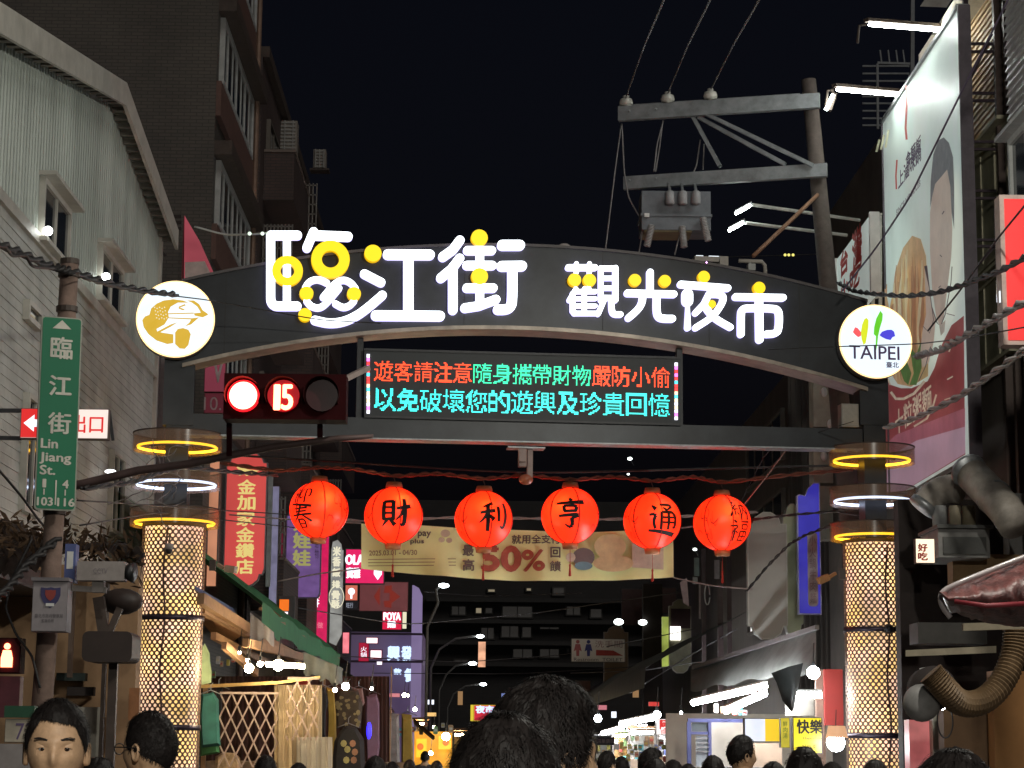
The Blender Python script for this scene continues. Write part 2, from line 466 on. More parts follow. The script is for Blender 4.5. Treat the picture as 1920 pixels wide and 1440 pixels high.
def pxwin(x0, ytop0, ybot1, x1, **k):
    """window on the left facade from its top-left and bottom-left pixels and the right edge"""
    a0, b1 = FL.hit(x0, ytop0); _, b0 = FL.hit(x0, ybot1); a1, _ = FL.hit(x1, 700)
    return wall_window(FL, a0, b0, a1, b1, lb, **k)
pxwin(70, 330, 450, 107, hood=True, cut=2, fw=.07)
pxwin(180, 455, 562, 213, hood=True, cut=2, fw=.07)
pxwin(40, 735, 962, 74, hood=False, cut=2, fw=.06)
pxwin(202, 842, 1000, 231, hood=False, cut=2, fw=.06)
pxwin(40, 560, 600, 60, hood=False, cut=1)
mb = MB()
mb.fbox(FL, YA, 3.2, YB, 3.42, 0, .5); mb.build('ledge', brown, lb)

# ------------------------------------------------------------------ tall tiled building behind it
tb = thing('apartment_tower', 'tall dark brown tiled building with long strip windows behind the gabled building', 'building', (XL - 4, 42, 0))
tw = tilewall('brown_tile_wall', (0.105, 0.09, 0.075), (0.088, 0.077, 0.066), (0.06, 0.053, 0.047), .24, .07, bump=.1)
mb = MB(); mb.box(-16, 40.0, 0, XL, 46.4, 26); mb.build('wall', tw, tb)
FT = Fr((XL, 0, 0), (0, 1, 0))
for zb, zt in ((14.35, 15.7), (11.5, 12.8), (8.6, 9.9), (17.3, 18.6), (20.2, 21.5)):
    wall_window(FT, 40.35, zb, 45.9, zt, tb, fr=paleg, cut=7, fw=.1)
    mb = MB(); mb.fbox(FT, 40.01, zt + .02, 46.2, zt + .3, 0.002, .35); mb.build('window_hood', brown, tb)
    mb = MB(); mb.fbox(FT, 40.01, zb - .75, 46.2, zb - .05, 0.002, .1); mb.build('spandrel_panel', M('red_brown_tile', (0.13, 0.07, 0.055), .6), tb)
mb = MB(); mb.tube([(XL + .14, 46.0, 3), (XL + .14, 46.0, 9), (XL + .17, 46.05, 9.3), (XL + .14, 46.0, 9.6), (XL + .14, 46, 22)], .06, 8); mb.build('drain_pipe', M('rusty_pipe', (0.22, 0.14, 0.1), .6, .2), tb)

# ------------------------------------------------------------------ old apartment block with balconies, further left
bb = thing('balcony_building', 'dark red brown apartment block with stacked balconies, one lit, behind the brown tower', 'building', (-6.5, 58, 0))
bm = tilewall('dark_red_tile', (0.085, 0.05, 0.042), (0.065, 0.042, 0.036), (0.04, 0.03, 0.03), .24, .07)
mb = MB(); mb.box(-16, 46.41, 0, -5.0, 74, 16.9); mb.build('wall', bm, bb)
for bi, (y0, y1, xo, zs) in enumerate(((47.2, 51.2, -4.3, (4.6, 7.7, 10.8, 13.9)), (52.6, 57, -4.2, (4.4, 7.4, 10.4, 13.2)), (58.6, 64, -4.25, (4.5, 7.5, 10.4, 12.6)), (66, 73, -4.3, (4.4, 7.3, 10.2)))):
    for zi, z in enumerate(zs):
        mb = MB(); mb.box(-5.0, y0, z - .12, xo, y1, z); mb.box(xo - .12, y0, z, xo, y1, z + 1.0); mb.box(-4.99, y0, z, xo - .12, y0 + .1, z + 1.0)
        b_ = mb.build('balcony', bm, bb)
        mb = MB(); mb.box(-4.99, y0 - .03, z + 1.0, xo + .03, y0 + .14, z + 1.06); mb.box(xo - .16, y0 + .14, z + 1.0, xo + .03, y1, z + 1.06); mb.build('railing_cap', M('cap_stone', (0.17, 0.13, 0.11)), b_)
        if (bi + zi) % 2 == 0:
            mb = MB()
            for k in range(9):
                x = -4.95 + (xo + 4.95) * k / 8; mb.bar((x, y0 - .05, z + 1.08), (x, y0 - .05, z + 2.4), .03)
            for k in range(6): mb.bar((-4.98, y0 - .05, z + 1.1 + .25 * k), (xo, y0 - .05, z + 1.1 + .25 * k), .03)
            mb.build('window_grille', M('grille_paint', (0.22, 0.2, 0.18)), b_)
        wall_window(Fr((-4.96, y0 + .12, z)), .02, 1.1, (xo + 4.96), 2.3, b_, fr=M('old_frame', (0.14, 0.12, 0.1)), cut=1) if False else None
F_ = Fr((-5.0, 0, 0), (0, 1, 0))
for y0 in (47.6, 53, 59, 67):
    for z in (5.3, 8.3, 11.3, 14.2): wall_window(F_, y0, z, y0 + 3.2, z + 1.6, bb, fr=M('old_frame', (0.14, 0.12, 0.1)), cut=3)
mb = MB(); mb.box(-16, 46.41, 16.9, -4.85, 74.1, 17.15); mb.build('roof_slab', brown, bb)
# enclosed balcony with the burning lamp
lq = A(458, 208, 47.1)
lw = thing('lit_balcony', 'small enclosed balcony with a glowing yellow lamp high on the dark building', 'balcony', (lq.x, lq.y, lq.z - .4))
mb = MB(); mb.box(lq.x - .18, 47.0, lq.z - .5, lq.x + .45, 47.15, lq.z - .4); mb.box(lq.x - .18, 47.0, lq.z + .5, lq.x + .45, 47.15, lq.z + .56)
for k in range(4): mb.bar((lq.x - .16 + .19 * k, 46.98, lq.z - .4), (lq.x - .16 + .19 * k, 46.98, lq.z + .5), .025)
mb.build('window_bars', brown, lw)
mb = MB(); mb.box(lq.x - .16, 47.16, lq.z - .4, lq.x + .43, 47.19, lq.z + .5); mb.build('back_panel', M('ochre_panel', (0.5, 0.36, 0.16)), lw)
mb = MB(); mb.ball((lq.x - .02, 47.03, lq.z), .055); mb.build('lamp', E('balcony_lamp', (1, .7, .25), 22), lw, True)
def ac_unit(px, py, Y, wd, ht, label, col=None, grille=True):
    p = A(px, py, Y); t = thing('air_conditioner', label, 'air conditioner', (p.x, Y, p.z))
    mb = MB(); mb.box(p.x, Y, p.z - ht, p.x + wd, Y + .45, p.z); mb.build('casing', col or paleg, t)
    mb = MB()
    n = max(4, int(ht / .09))
    for k in range(n): mb.box(p.x + .04, Y - .025, p.z - ht + (k + .25) * ht / n, p.x + wd - .04, Y - .002, p.z - ht + (k + .65) * ht / n)
    for k in range(3): mb.box(p.x + wd * (k + .5) / 3 - .015, Y - .04, p.z - ht, p.x + wd * (k + .5) / 3 + .015, Y - .026, p.z)
    mb.build('grille', M('grille_paint2', (0.3, 0.29, 0.27)), t)
    mb = MB(); mb.box(p.x - .1, Y, p.z - ht - .06, p.x + wd + .1, Y + .45, p.z - ht - .01); mb.build('shelf', brown, t)
    return t
ac_unit(512, 226, 51, .6, 1.2, 'tall pale cage of slats hung on the dark balconies above the arch lettering', M('aged_cream', (0.24, 0.21, 0.18)))
ac_unit(588, 280, 60, .36, .55, 'small cream window unit at the outer edge of the dark balconies', M('aged_cream', (0.24, 0.21, 0.18)))
ac_unit(440, 372, 46.35 - .5, .45, .55, 'square grey unit on the dark wall left of the arch lettering', M('aged_grey', (0.17, 0.15, 0.14)))
ac_unit(535, 390, 52.1, .3, .4, 'squat dim box on the balcony just above the arch lettering', M('aged_grey', (0.17, 0.15, 0.14)))

# left middle facade below the balconies: steel posts, shop fronts
mbld = thing('shop_row_left', 'dark shop houses with steel shutters running down the left of the street behind the signs', 'building', (-7, 56, 0))
mb = MB(); mb.box(-16, 33.8, 0, XL - .3, 39.9, 9.2); mb.build('wall', bm, mbld)
for k in range(7):
    y = 34.2 + k * .85
    mb = MB(); mb.bar((XL - .2, y, 2.8), (XL - .2, y, 9.0), .1); mb.build('steel_post', M('dim_post', (0.2, 0.17, 0.17), .5, .3), mbld)
for k in range(6):
    mb = MB(); mb.box(-4.98, 47 + k * 5.4, 2.9, -4.9, 52.1 + k * 5.4, 4.3); mb.build('shutter_box', M('shutter_dim', (0.12, 0.1, 0.1)), mbld)

# ------------------------------------------------------------------ far end building
fe = thing('end_building', 'dark apartment block closing the far end of the street under the banner', 'building', (0, 130, 0))
mb = MB(); mb.box(-30, 120, 0, 34, 140, 15.2); mb.build('wall', tilewall('end_wall', (0.03, 0.026, 0.025), (0.026, 0.022, 0.02), (0.02, 0.02, 0.02), .6, .2), fe)
FE = Fr((0, 120, 0))
dimwin = E('dim_window', (0.5, 0.45, 0.4), 0.035, base=(.05, .05, .05))
dimwin2 = E('warm_dim_window', (0.9, 0.75, 0.5), 0.25, base=(.05, .05, .05))
for (x0, y0, x1, y1, lit) in ((940, 1135, 1000, 1160, 0), (890, 1138, 905, 1152, 1), (908, 1138, 925, 1152, 0), (938, 1172, 974, 1197, 0), (977, 1174, 998, 1197, 0), (900, 1175, 928, 1200, 0), (1010, 1174, 1050, 1182, 0), (845, 1135, 875, 1155, 0), (1035, 1100, 1060, 1118, 0), (913, 1103, 930, 1112, 1), (985, 1101, 998, 1110, 1), (1060, 1135, 1090, 1155, 0), (1105, 1140, 1130, 1160, 0), (1062, 1215, 1068, 1225, 0), (850, 1235, 880, 1250, 0), (960, 1215, 1000, 1235, 0), (1010, 1215, 1050, 1235, 0)):
    a0, b1 = FE.hit(x0, y0); a1, b0 = FE.hit(x1, y1)
    wall_window(FE, a0, b0, a1, b1, fe, fr=M('far_frame', (0.05, 0.045, 0.04)), cut=2 if x1 - x0 > 25 else 1, fw=.07, gl=dimwin2 if lit else dimwin)
for k, yy in enumerate((1125, 1165, 1205, 1245)):
    a0, b0 = FE.hit(800, yy); a1, _ = FE.hit(1330, yy)
    mb = MB(); mb.fbox(FE, a0, b0 - .12, a1, b0 + .1, .002, .8); mb.build('balcony_slab', M('far_slab', (0.03, 0.027, 0.025)), fe)

# ------------------------------------------------------------------ right side: dark houses behind the arch
rb = thing('dark_house', 'dark ribbed shop house behind the right end of the arch', 'building', (9, 55, 0))
ZR = 9.2
ribm = M('ribbed_brown_wall', (0.09, 0.075, 0.065), .6, .1, .3, 2, stretch=(1, 1, .2))
mb = MB(); mb.box(7.3, 44, 0, 16, 80, ZR); mb.build('wall', ribm, rb)
xa = (1482 - 900) / 4000 * 44
mb = MB(); mb.box(xa + .05, 44.05, 0, 7.3, 80, 9.4)
mb.build('side_wall', ribm, rb)
mb = MB()
k = 0
while xa + .1 + k * .11 < 7.3: mb.box(xa + .1 + k * .11, 43.99, 2.5, xa + .14 + k * .11, 44.05, 9.4); k += 1
mb.build('wall_ribs', ribm, rb, kind='stuff')
for z in (4.2, 5.9, 7.6):
    wall_window(Fr((xa + .05, 44.5, z), (0, -1, 0)), -6, 0, 0, 1.1, rb, fr=M('old_frame', (0.14, 0.12, 0.1)), cut=4)
# ================================================================== THE GATEWAY
P0, P1 = A(328, 970, 28.0), A(1637, 985, 29.0)
G = Fr((P0.x, P0.y, 0), (P1.x - P0.x, P1.y - P0.y, 0))
GW = G.ab(P1)[0]
gate = thing('market_gateway', 'arched night market gateway with glowing white and yellow lettering on two perforated lit columns', 'gateway', G.p(GW / 2, 0))
fas = M('fascia_grey_metal', (0.030, 0.033, 0.038), 0.38, 0.3, 0.45, 1.6, 0.08)
def tpx(x): d = x - 985; return 463 + 2.06e-4 * d * d + .03 * d
def bpx(x): d = x - 985; return 612 + 2.23e-4 * d * d + .0355 * d
xs = [342 + (1626 - 342) * i / 36 for i in range(37)]
top = [G.hit(x, tpx(x), .2) for x in xs]; bot = [G.hit(x, bpx(x), .2) for x in xs]
mb = MB(); n = len(xs)
for i in range(n - 1):
    t0, t1, b0, b1 = top[i], top[i + 1], bot[i], bot[i + 1]
    mb.hexa([G.p(*b0, .2), G.p(*b1, .2), G.p(*b1, -.2), G.p(*b0, -.2), G.p(*t0, .2), G.p(*t1, .2), G.p(*t1, -.2), G.p(*t0, -.2)])
arch = mb.build('arch_fascia', fas, gate)
mb = MB()
for i in range(n - 1):
    b0, b1 = bot[i], bot[i + 1]; e = .055
    mb.hexa([G.p(b0[0], b0[1] - e, .24), G.p(b1[0], b1[1] - e, .24), G.p(b1[0], b1[1] - e, -.24), G.p(b0[0], b0[1] - e, -.24), G.p(b0[0], b0[1] - .002, .24), G.p(b1[0], b1[1] - .002, .24), G.p(b1[0], b1[1] - .002, -.24), G.p(b0[0], b0[1] - .002, -.24)])
mb.build('lower_edge', M('edge_metal', (0.34, 0.29, 0.24), .4, .4, .4, 4), arch)
mb = MB()
for i in range(n - 1):
    b0, b1 = top[i], top[i + 1]; e = .04
    mb.hexa([G.p(b0[0], b0[1] + .002, .23), G.p(b1[0], b1[1] + .002, .23), G.p(b1[0], b1[1] + .002, -.23), G.p(b0[0], b0[1] + .002, -.23), G.p(b0[0], b0[1] + e, .23), G.p(b1[0], b1[1] + e, .23), G.p(b1[0], b1[1] + e, -.23), G.p(b0[0], b0[1] + e, -.23)])
mb.build('upper_edge', M('upper_edge_metal', (0.1, 0.09, 0.09), .5, .3), arch)
mb = MB()
for x in (420, 640, 870, 1130, 1330, 1500):
    a, b0 = G.hit(x, bpx(x), .2); _, b1 = G.hit(x, tpx(x), .2)
    mb.fbox(G, a - .006, b0 + .01, a + .006, b1 - .01, .2, .2035)
mb.build('panel_joint', black, arch)
# lower beam, hangers, posts
mb = MB(); a0, b0 = G.hit(345, 813, .13); a1, b1 = G.hit(1618, 841, .13)
h_ = .27
mb.hexa([G.p(a0, b0, .13), G.p(a1, b1, .13), G.p(a1, b1, -.13), G.p(a0, b0, -.13), G.p(a0, b0 + h_, .13), G.p(a1, b1 + h_, .13), G.p(a1, b1 + h_, -.13), G.p(a0, b0 + h_, -.13)])
beam = mb.build('cross_beam', fas, gate)
mb = MB(); e = .02
mb.hexa([G.p(a0, b0 - e, .15), G.p(a1, b1 - e, .15), G.p(a1, b1 - e, -.15), G.p(a0, b0 - e, -.15), G.p(a0, b0 - .002, .15), G.p(a1, b1 - .002, .15), G.p(a1, b1 - .002, -.15), G.p(a0, b0 - .002, -.15)])
mb.build('beam_edge', steel, beam)
for x, y0, y1 in ((676, 625, 792), (1273, 640, 803)):
    a, bt = G.hit(x, y0, 0); _, bb_ = G.hit(x, y1, 0); mb = MB(); mb.fbox(G, a - .04, bb_, a + .04, bt, -.05, .05); mb.build('hanger', dark, gate)
skin = M('perforated_brown_steel', (0.17, 0.105, 0.07), 0.5, 0.5, 0.3, 8)
core = E('column_light', (1.0, 0.64, 0.22), 1.4, var=0.45, scale=1.7, col2=(1.0, 0.62, 0.45))
acr = glassy('tinted_acrylic', (0.28, 0.17, 0.11), 0.42, 0.2)
neony = E('yellow_neon', (1.0, 0.5, 0.02), 5.0)
neonb = E('blue_white_neon', (0.6, 0.72, 1.0), 5.0)
CR = .413
for ci, (a, ytop, hy, bands) in enumerate(((0, 988, ((843, neony), (913, neonb), (985, neony)), (1160, 1364)), (GW, 1018, ((868, neony), (944, neonb), (1011, neony)), (1182, 1380)))):
    c = G.p(a, 0); pxs = 325 if ci == 0 else 1634
    ztop = G.hit(pxs, ytop, 0)[1]
    mb = MB()                                             # perforated skin: real round holes
    NC, pit = 34, 2 * math.pi * CR / 34; rh = pit * .62; rows = int((ztop - .3) / rh)
    hr = pit * .31
    for r_ in range(rows):
        zc = .3 + rh * (r_ + .5)
        for k in range(NC * 2):                           # half-pitch cells, hole every second one, staggered
            if (k + r_) % 2: continue
            u0 = (k + .0) * pit / 2
            ring = [(u0 + hr * .93 * math.cos(t), zc + hr * .93 * math.sin(t)) for t in [math.pi / 4 * j for j in range(8)]]
            hw, hh = pit / 2, rh                          # diamond cell round the hole
            out = [(u0 + hw, zc), (u0 + hw / 2, zc + hh / 2), (u0, zc + hh), (u0 - hw / 2, zc + hh / 2), (u0 - hw, zc), (u0 - hw / 2, zc - hh / 2), (u0, zc - hh), (u0 + hw / 2, zc - hh / 2)]
            k0 = len(mb.v)
            for (u, z) in ring: mb.v.append((c.x + CR * math.sin(u / CR), c.y - CR * math.cos(u / CR), z))
            for (u, z) in out: mb.v.append((c.x + CR * math.sin(u / CR), c.y - CR * math.cos(u / CR), z))
            for j in range(8):
                j2 = (j + 1) % 8; mb.f.append([k0 + j, k0 + 8 + j, k0 + 8 + j2, k0 + j2]); mb.m.append(0)
    colm = mb.build('perforated_column', skin, gate)
    mb = MB(); mb.lathe([(CR - .035, .3), (CR - .035, ztop)], (c.x, c.y, 0), 40); mb.build('light_core', core, colm, True)
    mb = MB(); mb.lathe([(CR + .03, 0), (CR + .03, .3), (0, .31)], (c.x, c.y, 0), 32); mb.build('plinth', dark, colm)
    mb = MB(); mb.lathe([(CR + .01, ztop - .02), (CR + .01, ztop + .03), (0, ztop + .035)], (c.x, c.y, 0), 32); mb.build('cap_plate', brown, colm)
    for by in bands:
        zb = G.hit(pxs, by, 0)[1]; mb = MB(); mb.lathe([(CR + .002, zb - .035), (CR + .016, zb - .035), (CR + .016, zb + .035), (CR + .002, zb + .035)], (c.x, c.y, 0), 40); mb.build('band', M('band_metal', (0.05, 0.035, 0.05), .4, .5), colm, True)
    if ci: mb = MB(); zb = G.hit(pxs, 1182, 0)[1]; mb.ball((c.x + .1, c.y - CR - .02, zb), .07); mb.build('band_clasp', dark, colm, True)
    mb = MB(); ss = -.05 if ci == 0 else .1
    for k in range(40):
        z = .35 + k * (ztop - .4) / 40; dz = (ztop - .4) / 40; x = ss + .02 * math.sin(k * .5); x2 = ss + .02 * math.sin((k + 1) * .5); rr = CR - .02
        mb.bar((c.x + x, c.y - math.sqrt(rr * rr - x * x), z), (c.x + x2, c.y - math.sqrt(rr * rr - x2 * x2), z + dz), .022)
    mb.build('inner_cable', M('violet_cable', (0.08, 0.02, 0.05)), colm)
    zup = top[0][1] - .05 if ci == 0 else top[-1][1] - .05
    mb = MB(); mb.fbox(G, a - .15, ztop + .02, a + .15, zup, -.15, .15); mb.build('post', fas, gate)
    mb = MB(); mb.fbox(G, a - .2, G.hit(pxs, 800, 0)[1], a + .2, zup - .02, -.155, .17); mb.build('post_sleeve', fas, gate)
    for hy_, nm in hy:
        zc = G.hit(pxs, hy_, 0)[1]; HR = .585
        mb = MB(); mb.lathe([(HR, zc - .02), (HR, zc + .2)], (c.x, c.y, 0), 48); mb.lathe([(HR - .01, zc + .2), (HR - .01, zc - .02)], (c.x, c.y, 0), 48)
        hoop = mb.build('ring_shade', acr, gate, True)
        mb = MB(); mb.lathe([(HR + .004, zc + .2), (HR + .004, zc + .215), (HR - .014, zc + .215), (HR - .014, zc + .2)], (c.x, c.y, 0), 48); mb.build('ring_rim', brown, hoop, True)
        mb = MB()
        for k in range(4):
            t = math.pi / 4 + k * math.pi / 2; mb.bar((c.x + .15 * math.cos(t), c.y + .15 * math.sin(t), zc + .1), (c.x + (HR - .02) * math.cos(t), c.y + (HR - .02) * math.sin(t), zc + .1), .02)
        mb.build('spoke', brown, hoop)
        NR = HR - .07
        for g0, g1 in ((186, 352), (4, 176)):
            mb = MB(); pts = [(c.x + NR * math.cos(R(t)), c.y + NR * math.sin(R(t)), zc + .03) for t in [g0 + (g1 - g0) * i / 30 for i in range(31)]]
            mb.tube(pts, .0175, 8); mb.build('neon_tube', nm, hoop, True)

# ------------------------------------------------------------------ arch lettering (channel letters, traced stroke by stroke)
LC = .2; PX = 146.0
def letter(ch, white, dots, rings=()):
    root = None
    mb = MB()
    for s in white:
        pts, wd = s[0], s[1]; sm = len(pts) > 3 and (len(s) < 3)
        P = [G.hit(x, y, .3) for x, y in pts]
        ws = [k / PX * 1.0 for k in wd] if isinstance(wd, (list, tuple)) else [wd / PX] * len(P)
        if sm:
            q = smooth_pts([(p[0], p[1], w_) for p, w_ in zip(P, ws)], 2); P = [(k[0], k[1]) for k in q]; ws = [k[2] for k in q]
        strokes2d(mb, G, P, ws, LC + .012, LC + .1, step=.0006)
    root = mb.build('letter', [w_lit, w_side], arch)
    return root
def dots_(items):
    for x, y, r_, hole in items:
        cx, cy = G.hit(x, y, .31); mb = MB(); r0 = r_ / PX; r1 = hole / PX; N = 28
        po = circle(cx, cy, r0, N)
        if hole:
            pi_ = circle(cx, cy, r1, N); k0 = 0
            mb.v = [tuple(G.p(*p, LC + .115)) for p in po] + [tuple(G.p(*p, LC + .115)) for p in pi_] + [tuple(G.p(*p, LC + .01)) for p in po] + [tuple(G.p(*p, LC + .01)) for p in pi_]
            for j in range(N):
                k = (j + 1) % N
                mb.f.append([N + j, j, k, N + k]); mb.m.append(0)
                mb.f.append([j, 2 * N + j, 2 * N + k, k]); mb.m.append(1)
                mb.f.append([N + k, 3 * N + k, 3 * N + j, N + j]); mb.m.append(1)
        else:
            mb.v = [tuple(G.p(*p, LC + .115)) for p in po] + [tuple(G.p(*p, LC + .01)) for p in po]
            mb.f.append(list(range(N))); mb.m.append(0)
            for j in range(N): mb.f.append([j, N + j, N + (j + 1) % N, (j + 1) % N]); mb.m.append(1)
        mb.build('letter_ring' if hole else 'letter_dot', [y_lit, y_side], arch)
letter('lin', [([(558, 440.5), (507.5, 440.5)], 17), ([(507.5, 440.5), (507.5, 560)], 17), ([(507.5, 556), (508, 566), (515, 573), (524, 573.5), (557, 573.5)], 17),
               ([(538, 442), (538, 572)], 15), ([(588, 434), (575.5, 464)], 17), ([(592, 440.5), (652.5, 443)], 18),
               ([(572, 540), (579, 528), (592, 523), (603, 525), (613, 530)], 12), ([(605.6, 557), (626, 532), (643, 523), (658, 529), (667, 541)], 12),
               ([(575, 564), (583, 574), (599, 578), (613, 568), (636, 540)], 12), ([(629, 569), (643, 577), (656, 573), (664, 564)], 12),
               ([(590.6, 600), (615, 606), (641, 604), (667.5, 593), (692, 575), (717, 553)], 17)], ())
dots_([(539, 507.5, 30, 13.5), (619.7, 486, 37.5, 17), (574.7, 549.7, 13.5, 0), (663.8, 550.6, 13.5, 0), (571.9, 590, 13, 0), (699.4, 474.7, 16.8, 0)])
letter('jiang', [([(683.4, 513), (714.4, 529)], 17), ([(727.5, 476.6), (806, 477)], 19.5), ([(766, 477), (766, 590)], 19.5), ([(705, 591), (825, 592)], 19.5)], ())
letter('jie', [([(862.5, 450), (849, 468), (830.6, 481)], 18, 0), ([(862, 484), (848, 503), (827, 520.6)], 18, 0), ([(849.4, 500), (849.4, 580.6)], 18),
               ([(876.6, 469), (922.5, 469)], 16.5), ([(900, 469), (900, 497)], 16), ([(875.6, 497), (923.4, 497)], 17), ([(875.6, 539.4), (925, 539.4)], 17),
               ([(900, 539), (900, 568)], 16), ([(872, 577), (898, 573), (930, 561)], 17.5, 0), ([(942, 459), (975, 459)], 20), ([(941, 498.5), (979, 498)], 19.5),
               ([(961, 500), (961, 567.5), (956, 577), (947, 580), (934, 580)], 19)], ())
dots_([(899, 445.6, 16.5, 0), (899.4, 517.8, 16.5, 0)])
letter('guan', [([(1066, 501), (1116, 501)], 12), ([(1081, 494), (1081, 510)], 9), ([(1105.5, 494), (1105.5, 510)], 9), ([(1080, 542), (1068, 562)], 10), ([(1074, 550), (1074, 582), (1078, 587)], 10, 0),
                ([(1078, 546), (1117, 546)], 8.5), ([(1076, 559.5), (1117, 559.5)], 7.5), ([(1076, 573), (1117, 573)], 7.5), ([(1077, 587), (1117, 587)], 9), ([(1096, 541), (1096, 587)], 9), ([(1104, 538), (1107, 545)], 7),
                ([(1127, 502), (1127, 562)], 10), ([(1154.5, 502), (1154.5, 562)], 11), ([(1127, 502.5), (1154, 502.5)], 9.5), ([(1127, 521), (1154, 521)], 8.5), ([(1127, 539.5), (1154, 539.5)], 8.5), ([(1127, 557.5), (1154, 558)], 10),
                ([(1134, 560), (1122, 588)], 10), ([(1147, 560), (1147, 581), (1151, 589), (1164, 589)], 11)], ())
dots_([(1077.5, 524.5, 13, 0), (1105.5, 525, 13, 0)])
letter('guang', [([(1219.5, 510), (1219.5, 550)], 13.5), ([(1177, 549), (1264, 551)], 13.5), ([(1206, 553), (1204, 569), (1195, 582), (1179, 595.5)], 13.5), ([(1232, 553), (1231.5, 585), (1236, 595), (1246, 597), (1261, 597)], 14)], ())
dots_([(1190.8, 525, 12.3, 0), (1247, 526.5, 12, 0)])
letter('ye', [([(1277, 532.5), (1365, 539.5)], 13.5), ([(1289.5, 551), (1289.5, 564)], 22), ([(1290, 568), (1290, 614)], [6, 12]), ([(1331, 549), (1321, 569), (1305, 586)], 12.5, 0),
              ([(1331, 551), (1350, 551), (1358, 556), (1354, 570), (1337, 594), (1305, 614)], 12.5), ([(1322, 573), (1332, 587), (1345, 599), (1370, 613)], 12.5)], ())
dots_([(1320, 518.8, 12, 0), (1335, 570, 8, 0)])
letter('shi', [([(1380, 556), (1469, 557.5)], 13.5), ([(1424, 566), (1425, 636)], 15), ([(1390, 626), (1390, 588), (1392, 579), (1402, 577), (1448, 577.5), (1459, 580), (1462, 590), (1461, 616), (1456, 625), (1438, 626)], 13.5)], ())
dots_([(1423.8, 539.5, 12.2, 0)])

# ------------------------------------------------------------------ round light boxes
def disc(name, label, px, py, r):
    ca, cb = G.hit(px, py, .42); t = thing(name, label, 'light box', G.p(ca, cb, .3))
    mb = MB(); mb.prism(G, circle(ca, cb, r, 48), .26, .40); mb.build('case', M('disc_case', (0.1, 0.09, 0.08), .4, .4), t)
    mb = MB(); mb.prism(G, circle(ca, cb, r - .008, 48), .402, .42); mb.build('rim_light', E('amber_rim', (1.0, 0.68, 0.3), 2.0), t)
    mb = MB(); mb.prism(G, circle(ca, cb, r - .028, 48), .421, .43); mb.build('sign_face', E('disc_face', (0.78, 0.9, 1.0), 1.15), t)
    return t, ca, cb
d1, ca, cb = disc('round_light_box', 'round white light box with a golden toad, left end of the gateway arch', 329, 598, .52)
gold = E('gold_print', (0.72, 0.45, 0.04), 0.9)
def dp(x, y): return G.hit(480 / 3 * 0 + x, y, .44)
def pic(parent, polys, mat, c=.436, name='emblem'):
    mb = MB()
    for i, pl in enumerate(polys):
        P = [dp(*q) for q in pl]; n = len(P); k0 = len(mb.v); mb.v += [tuple(G.p(*p, c + i * .0008)) for p in P]; mb.f.append([k0 + j for j in range(n)][::-1]); mb.m.append(0)
    return mb.build(name, mat, parent)
def q3(l): return [(x / 3, 480 + y / 3) for x, y in l]
pic(d1, [q3([(800, 360), (815, 340), (840, 330), (850, 295), (880, 268), (920, 250), (975, 243), (1030, 250), (1060, 262), (1000, 262), (960, 285), (945, 315), (950, 345), (925, 385), (880, 410), (885, 425), (920, 432), (975, 440), (975, 490), (940, 495), (880, 475), (835, 440), (808, 400)]),
         q3([(985, 430), (1000, 410), (1030, 405), (1060, 415), (1073, 440), (1060, 500), (1040, 522), (1010, 520), (985, 495)]),
         q3([(1050, 250), (1090, 250), (1120, 270), (1140, 305), (1165, 322), (1172, 330), (1140, 345), (1095, 335), (1090, 322), (1130, 318), (1110, 285), (1080, 262)]),
         q3([(945, 322), (1090, 318), (1090, 324), (945, 328)]), q3([(940, 345), (1080, 350), (1120, 345), (1075, 385), (1040, 395), (1065, 375), (1075, 357), (940, 350)]),
         q3([(885, 425), (960, 385), (1000, 372), (960, 398), (895, 432)]), q3([(1005, 285), (1040, 270), (1045, 278), (1012, 290), (1040, 300), (1030, 306), (1005, 296)])], gold)
random.seed(3)
pic(d1, [[(310 + random.uniform(-20, 6) + 3.0 * math.cos(t), 578 + random.uniform(-10, 10) + 1.2 * math.sin(t)) for t in [0]] + [] for _ in range(0)] or [q3([(870 + 14 * (k % 5) + (k // 5) * 4 + 4 * math.cos(t), 290 + 20 * (k // 5) + 6 * ((k % 5) % 2) + 4 * math.sin(t)) for t in [0, 1.57, 3.14, 4.71]]) for k in range(20)], E('disc_spots', (0.9, 0.85, 0.7), 1.0), c=.4375 + .016, name='emblem_spots')
d2, ca, cb = disc('round_light_box', 'round white light box with coloured leaf strokes and TAIPEI, right end of the gateway arch', 1642, 640, .52)
def q6(l): return [(1530 + x / 6, 400 + y / 6) for x, y in l]
pic(d2, [q6([(415, 1335), (440, 1280), (470, 1290), (510, 1340), (505, 1380), (475, 1392), (440, 1365)])], E('logo_red', (1.0, 0.12, 0.13), 0.9), name='red_leaf')
pic(d2, [q6([(515, 1420), (505, 1340), (520, 1250), (545, 1190), (570, 1175), (592, 1200), (590, 1280), (575, 1380), (560, 1460), (535, 1480)])], E('logo_yellow', (0.7, 0.78, 0.02), 1.0), name='yellow_leaf')
pic(d2, [q6([(650, 1360), (655, 1280), (680, 1180), (725, 1095), (752, 1130), (748, 1200), (720, 1290), (700, 1380), (690, 1480), (675, 1560), (665, 1570), (672, 1470), (675, 1380)])], E('logo_green', (0.15, 0.68, 0.03), 0.9), name='green_leaf')
pic(d2, [q6([(715, 1370), (745, 1330), (800, 1310), (850, 1308), (880, 1330), (892, 1380), (860, 1395), (840, 1425), (790, 1415), (740, 1390)])], E('logo_blue', (0.08, 0.07, 0.75), 0.9), name='blue_leaf')
tx = E('logo_text', (0.07, 0.04, 0.10), 0.6, base=(.03, .02, .04))
